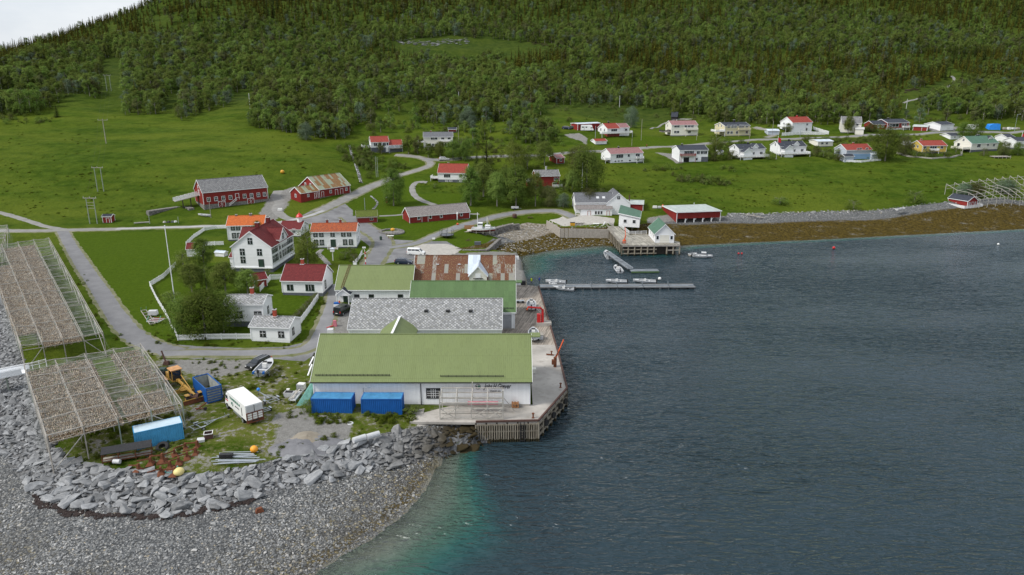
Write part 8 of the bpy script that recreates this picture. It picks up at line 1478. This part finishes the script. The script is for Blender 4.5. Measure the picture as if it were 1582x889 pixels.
b=MB();[b.bar(a.lerp(c,f),a.lerp(c,f)-Vector((0,0,4)),.16,'polegreen')for f in(.1,.55)];b.bar(a.lerp(c,.1)-Vector((0,0,3.5)),a.lerp(c,.55)-Vector((0,0,.3)),.12,'woodl');b.build('support',t_)
a,c=PZ(40,572,5.5),PZ(72,564,5.5);b=MB();[b.bar(a+Vector((0,0,z)),c+Vector((0,0,z)),.07,'trim')for z in(.5,1.0)];[b.bar(a.lerp(c,f)+Vector((0,0,-.3)),a.lerp(c,f)+Vector((0,0,1.1)),.09,'trim')for f in(0,.33,.66,1)];b.build('end_rail',t_)
# ---------------------------------------------------------------- rock armour and shingle
t=NT('grey_rock');v=t.coord();oi=t.add('ShaderNodeObjectInfo');n=t.noise(v,1.6,6,.62);n2=t.noise(t.coord(scale=(1,1,4)),3.5,5,.6);P=t.pos();pzs=t.add('ShaderNodeSeparateXYZ',{0:P})
c_=t.mix(t.ramp(n,(.3,0),(.7,1)),(.135,.14,.145),(.30,.305,.31));c_=t.mix(t.math('MULTIPLY',t.ramp(n2,(.5,0),(.75,1)),.5),c_,(.42,.42,.41));h=t.add('ShaderNodeHueSaturation',{'Color':c_,'Value':t.math('ADD',.65,t.math('MULTIPLY',oi.outputs['Random'],.7))})
lw=t.ramp(t.math('ADD',pzs.outputs[2],t.math('MULTIPLY',n,.8)),(1.0,1),(2.1,0));xr=t.ramp(t.math('ADD',t.math('MULTIPLY',pzs.outputs[0],.05),1.15),(.2,0),(.7,1));c2=t.mix(t.math('MULTIPLY',lw,xr),h.outputs[0],(.035,.026,.010));M['rock']=t.fin(c2,.85,.25,0,t.bump(n2,.6,.06))
def rockmesh(seed,flat=.5,sub=0):
 r=random.Random(seed);bm=bmesh.new()
 for k in range(13):v=Vector((r.gauss(0,1),r.gauss(0,1),r.gauss(0,1))).normalized();q=max(abs(v.x),abs(v.y),abs(v.z));v=v/q*r.uniform(.42,.56);bm.verts.new((v.x*1.25,v.y*.9,v.z*flat))
 bmesh.ops.convex_hull(bm,input=bm.verts);bmesh.ops.delete(bm,geom=[x for x in bm.verts if not x.link_faces],context='VERTS');bmesh.ops.bevel(bm,geom=list(bm.edges),offset=.03,segments=1,affect='EDGES')
 me=bpy.data.meshes.new('boulder');bm.to_mesh(me);bm.free();me.materials.append(M['rock']);return me
ROCK=[rockmesh(900+i,.42+.06*(i%4))for i in range(8)]
def armour_pts(poly,sp,seed):
 r=np.random.RandomState(seed);xs=[p[0]for p in poly];ys=[p[1]for p in poly];X,Y=np.meshgrid(np.arange(min(xs),max(xs),sp),np.arange(min(ys),max(ys),sp));X=X+r.uniform(-.4,.4,X.shape)*sp;Y=Y+r.uniform(-.4,.4,Y.shape)*sp;m_=inpoly(X,Y,poly);return X[m_],Y[m_]
AX,AY=armour_pts(ARM,1.05,4);cand=[(x,y,ground(x,y))for x,y in zip(AX,AY)];cand=[c for c in cand if c[2]>-.6];ppx=[proj(*c)for c in cand];sizes=[(.75+1.1*RR.random()**2.2)*(.8 if q[0]<60 else 1.0)for q in ppx]
order=sorted(range(len(cand)),key=lambda i:-(sizes[i]/hypot(*cand[i][:2]))*(1 if-5<ppx[i][0]<PW and ppx[i][1]<PH else 0));big=set(order[:280])
def seclabel(x,y):
 if x<95:return 'on the left shore beside the drying racks','left shore boulders'
 if x<300:return 'in the rock armour below the rusty anchors','rock armour boulders below the anchors'
 if x<480:return 'in the rock armour below the steel pipes','rock armour boulders below the pipes'
 if x<620:return 'in the rock armour below the cylinder floats','rock armour boulders below the floats'
 return 'in the dark wet rock armour beside the quay front','rock armour boulders beside the quay'
M_R=[]
for i in order[:280]:
 x,y,z=cand[i];s_=sizes[i];o=bpy.data.objects.new('boulder',RR.choice(ROCK));COL.objects.link(o);o.location=(x,y,z+.12*s_);o.scale=(s_*RR.uniform(.9,1.4),s_*RR.uniform(.8,1.1),s_*RR.uniform(.65,1.15));o.rotation_euler=(RR.uniform(-.35,.35),RR.uniform(-.35,.35),RR.uniform(0,6.28));lb,gp=seclabel(*ppx[i]);tag(o,'angular grey boulder lying '+lb,'boulder',gp)
def stuff_scatter(name,label,pts,scl,rots,srcs,cat_):
 me=bpy.data.meshes.new(name);me.from_pydata(pts,[],[])
 for nm,ty,ar in(('ssc','FLOAT_VECTOR',scl),('srot','FLOAT_VECTOR',rots)):a=me.attributes.new(nm,ty,'POINT');a.data.foreach_set('vector',np.array(ar,np.float32).ravel())
 a=me.attributes.new('svar','INT','POINT');a.data.foreach_set('value',np.random.randint(0,60,len(pts)).astype(np.int32));o=bpy.data.objects.new(name,me);COL.objects.link(o);tag(o,label,cat_,kind='stuff')
 ng=bpy.data.node_groups.new('scatter_stones','GeometryNodeTree');ng.interface.new_socket('Geometry',in_out='INPUT',socket_type='NodeSocketGeometry');ng.interface.new_socket('Geometry',in_out='OUTPUT',socket_type='NodeSocketGeometry');N,Lk=ng.nodes,ng.links;gi=N.new('NodeGroupInput');go=N.new('NodeGroupOutput');j2=N.new('GeometryNodeJoinGeometry')
 def nmd(nm,ty):x=N.new('GeometryNodeInputNamedAttribute');x.data_type=ty;x.inputs[0].default_value=nm;return x.outputs[0]
 for s_ in srcs:oi=N.new('GeometryNodeObjectInfo');oi.inputs['Object'].default_value=s_;oi.inputs['As Instance'].default_value=True;Lk.new(oi.outputs['Geometry'],j2.inputs[0])
 ip=N.new('GeometryNodeInstanceOnPoints');ip.inputs['Pick Instance'].default_value=True;Lk.new(gi.outputs[0],ip.inputs['Points']);Lk.new(j2.outputs[0],ip.inputs['Instance']);Lk.new(nmd('svar','INT'),ip.inputs['Instance Index']);Lk.new(nmd('srot','FLOAT_VECTOR'),ip.inputs['Rotation']);Lk.new(nmd('ssc','FLOAT_VECTOR'),ip.inputs['Scale']);Lk.new(ip.outputs[0],go.inputs[0]);md=o.modifiers.new('scatter','NODES');md.node_group=ng;return o
SRC=[]
for m_ in ROCK:SRC.append(next(o for o in COL.objects if o.type=='MESH' and o.data==m_))
rest_=[i for i in range(len(cand))if i not in big];pt=[];sc_=[];ro_=[]
for i in rest_:x,y,z=cand[i];s_=sizes[i]*.95;pt.append((x,y,z+.08));sc_.append((s_*RR.uniform(.8,1.2),s_*RR.uniform(.7,1.1),s_*RR.uniform(.8,1.1)));ro_.append((RR.uniform(-.3,.3),RR.uniform(-.3,.3),RR.uniform(0,6.28)))
BX,BY=armour_pts(ARM,.62,8)
for x,y in zip(BX,BY):
 z=ground(x,y)
 if z>-.4 and RR.random()<.8:s_=RR.uniform(.35,.85);pt.append((x,y,z+.05));sc_.append((s_,s_*.8,s_*.8));ro_.append((RR.uniform(-.5,.5),RR.uniform(-.5,.5),RR.uniform(0,6.28)))
stuff_scatter('rock_armour','smaller broken rocks filling the grey rock armour',pt,sc_,ro_,SRC,'rocks')
pt=[];sc_=[];ro_=[];nb_=0
X=np.random.uniform(-75,5,60000);Y=np.random.uniform(48,100,60000);ok=inpoly(X,Y,beach1)&~inpoly(X,Y,ARM)
for x,y in zip(X[ok],Y[ok]):
 if nb_>26000:break
 z=ground(x,y);k=RR.random();s_=.09+.26*k**6+(.10 if fbm(np.array([x/5]),np.array([y/5]))[0]>.52 else 0);pt.append((x,y,z+.01));sc_.append((s_,s_*.85,s_*.8));ro_.append((RR.uniform(-.4,.4),RR.uniform(-.4,.4),RR.uniform(0,6.28)));nb_+=1
t=NT('beach_pebble');oi=t.add('ShaderNodeObjectInfo');P=t.pos();pzs=t.add('ShaderNodeSeparateXYZ',{0:P});c_=t.ramp(oi.outputs['Random'],(0,(.12,.125,.13)),(.45,(.20,.205,.205)),(.8,(.32,.32,.31)),(.94,(.46,.45,.43)),(1,(.34,.28,.18)));wt=t.ramp(pzs.outputs[2],(.05,.45),(.75,1));c_=t.mix(wt,t.mix(.65,c_,(.03,.028,.02)),c_);M['pebble']=t.fin(c_,.7,.3)
pm=[]
for i in range(4):
 me=rockmesh(700+i,.62);me.name='beach_stone';me.materials.clear();me.materials.append(M['pebble']);o=bpy.data.objects.new('beach_stone',me);COL.objects.link(o);q=PZ((330,300,190,420)[i],(812,850,830,800)[i],1.0);o.location=(q.x,q.y,ground(q.x,q.y)+.1);o.scale=(.55,.5,.4);tag(o,'larger pale stone lying alone on the near shingle, '+('right of the kelp line','nearest the bottom edge','left of the others','nearest the water')[i],'stone');pm.append(o)
stuff_scatter('shingle','pale rounded shingle stones covering the near beach',pt,sc_,ro_,pm,'shingle')
pt=[];sc_=[];ro_=[]
bk=TURF2[TURF2PX.index((1125,331)):]
for k in range(2600):
 f=RR.random()*(len(bk)-1);i=int(f);x=bk[i][0]+(bk[i+1][0]-bk[i][0])*(f-i);y=bk[i][1]+(bk[i+1][1]-bk[i][1])*(f-i);q=RR.random()**1.5*9;x,y=x+RR.uniform(-1,1),y+.8-q;z=ground(x,y);s_=RR.uniform(.2,.95)*(1-q/13);pt.append((x,y,z));sc_.append((s_,s_*.8,s_*.7));ro_.append((RR.uniform(-.4,.4),RR.uniform(-.4,.4),RR.uniform(0,6.28)))
for k in range(1500):
 px=RR.uniform(740,945);py=RR.uniform(346,392);q=PZ(px,py,.8);z=ground(q.x,q.y)
 if z>0 and inpoly(np.array([q.x]),np.array([q.y]),COVE)[0]:s_=RR.uniform(.2,.7);pt.append((q.x,q.y,z));sc_.append((s_,s_*.8,s_*.6));ro_.append((0,0,RR.uniform(0,6.28)))
stuff_scatter('shore_stones','pale stones strewn along the far bank and the cove',pt,sc_,ro_,pm,'stones')
KP=[(55,765),(62,778),(90,780),(100,792),(130,790),(160,796),(200,792),(230,797),(270,794),(300,792),(325,780),(345,782),(370,774),(395,770)];b=MB();r=random.Random(2)
for p,q in zip(KP,KP[1:]):
 for k in range(34):
  f=r.random();g=G(p[0]+(q[0]-p[0])*f+r.uniform(-4,4),p[1]+(q[1]-p[1])*f+abs(r.gauss(0,3.4)));a=r.uniform(0,3);b.box((g.x,g.y,g.z+.1),(r.uniform(.2,.75),r.uniform(.15,.5),.1),'kelp' if 'kelp' in M else M.setdefault('kelp',paint('dark_kelp',(.022,.012,.010),.8)),a,taper=.6)
tag(b.build('kelp_line'),'dark dried kelp washed up along the foot of the rock armour','kelp',kind='stuff')
p=PZ(401,790,1.2);b=MB();b.box((p.x,p.y,ground(p.x,p.y)+.25),(1.0,.7,.5),'rust',.5,taper=.6);tag(b.build('rusty_lump'),'rusty iron lump on the shingle below the kelp','scrap')
# ---------------------------------------------------------------- undergrowth of the meadows and gardens
for k_ in('bush','bushb','bushl','bushw'):park(k_)
BS=[next(c for o in COL.objects if o.type=='MESH' and o.name.startswith('crown')and o.data==PARK[k][1]for c in[o])for k in('bush','bushb','bushl')]
GT=[]
for px,py,lb in((330,262,'upper single tuft of tall grass in the left meadow'),(120,300,'lone tuft of tall grass near the pylons'),(1300,285,'lone tuft of tall grass in the bank meadow')):
 p=G(px,py);me=PARK['tuft'][1]if park('tuft')else None;o=bpy.data.objects.new('grass_tuft',me);COL.objects.link(o);o.location=p;o.scale=(.3,.3,.16);tag(o,lb,'grass tuft');GT.append(o)
def veg(name,label,polys,n,smin,smax,flat,thr,cat_,seed,noise=14.0,src=None):
 r=np.random.RandomState(seed);pt=[];sc_=[];ro_=[]
 for po,w in polys:
  xs=[p[0]for p in po];ys=[p[1]for p in po];m=int(n*w);X=r.uniform(min(xs),max(xs),m);Y=r.uniform(min(ys),max(ys),m);ok=inpoly(X,Y,po)
  for x,y in zip(X[ok],Y[ok]):
   q=G(x,y)
   if fbm(np.array([q.x/noise]),np.array([q.y/noise]))[0]+r.uniform(-.08,.08)<thr:continue
   s=r.uniform(smin,smax)*(.6+.8*r.rand()**2);pt.append((q.x,q.y,q.z-.05));sc_.append((s,s,s*flat));ro_.append((0,0,r.uniform(0,6.28)))
 return stuff_scatter(name,label,pt,sc_,ro_,src or BS,cat_)
veg('shrubbery','low wild shrubs spreading between the houses and along the wood',[([(560,200),(640,195),(760,200),(860,215),(900,245),(760,255),(640,232),(600,225)],1.4),([(560,215),(600,245),(640,262),(560,290),(545,262)],.9),([(720,262),(860,258),(930,258),(930,320),(860,316),(720,312)],1.0),([(1095,218),(1140,214),(1160,226),(1130,250),(1095,250)],.5),([(1240,216),(1420,209),(1460,214),(1420,222),(1380,246),(1280,248),(1240,240)],1.3),([(1460,214),(1582,208),(1582,246),(1545,240),(1480,214)],.8),([(985,158),(1200,170),(1400,182),(1582,178),(1582,192),(1190,196),(1000,182)],1.6),([(520,225),(565,225),(575,290),(545,285)],.6),
 ([(990,262),(1130,258),(1150,275),(1120,290),(1000,275)],.7),([(560,150),(1000,158),(1000,180),(700,200),(560,200)],1.3),([(0,170),(80,165),(80,190),(0,196)],.4)],420,.35,.95,.9,.46,'shrubs',5)
MEAD=[([(-20,190),(190,180),(400,200),(540,222),(560,290),(500,268),(300,275),(250,345),(0,350)],2.6),([(930,258),(1582,245),(1582,290),(1120,326),(1010,318),(930,300)],2.4),([(540,290),(560,300),(720,260),(700,300)],.3)]
veg('tussocks','rough tussocks of taller grass and herbs across the meadows',MEAD,600,.12,.38,.32,.48,'tall grass',6,9.0,GT[:1])
veg('roadside_weeds','weeds and taller grass along the lanes, fences and the worn lot',[([(130,420),(160,500),(245,552),(210,552),(165,530),(120,440)],.8),([(240,552),(480,560),(480,640),(420,660),(240,560)],1.0),([(110,700),(300,722),(520,672),(650,642),(655,652),(400,712),(300,734),(130,716)],1.6),([(225,445),(265,520),(400,530),(500,465),(510,470),(450,540),(240,532)],1.2),([(482,640),(650,642),(640,655),(490,655)],.6),([(160,620),(300,640),(290,720),(120,712)],.7)],420,.10,.30,.7,.44,'weeds',9,5.0,[GT[0]])
pt=[];sc_=[];ro_=[]
for(x0,y0),(x1,y1),n_,w_ in(((612,66),(668,67),60,2.0),((668,68),(722,62),90,2.6),((815,63),(850,71),40,1.6),((696,99),(742,101),26,1.2),((1398,141),(1420,138),30,1.5)):
 for k in range(n_):
  f=RR.random();q=G(x0+(x1-x0)*f,y0+(y1-y0)*f+RR.gauss(0,w_));s_=RR.uniform(.7,2.8);pt.append(tuple(q));sc_.append((s_*1.5,s_,s_*.45));ro_.append((0,0,RR.uniform(0,6.28)))
stuff_scatter('rock_outcrop','pale rock slabs showing along the edges of the hillside clearings',pt,sc_,ro_,SRC[:3],'rocks')
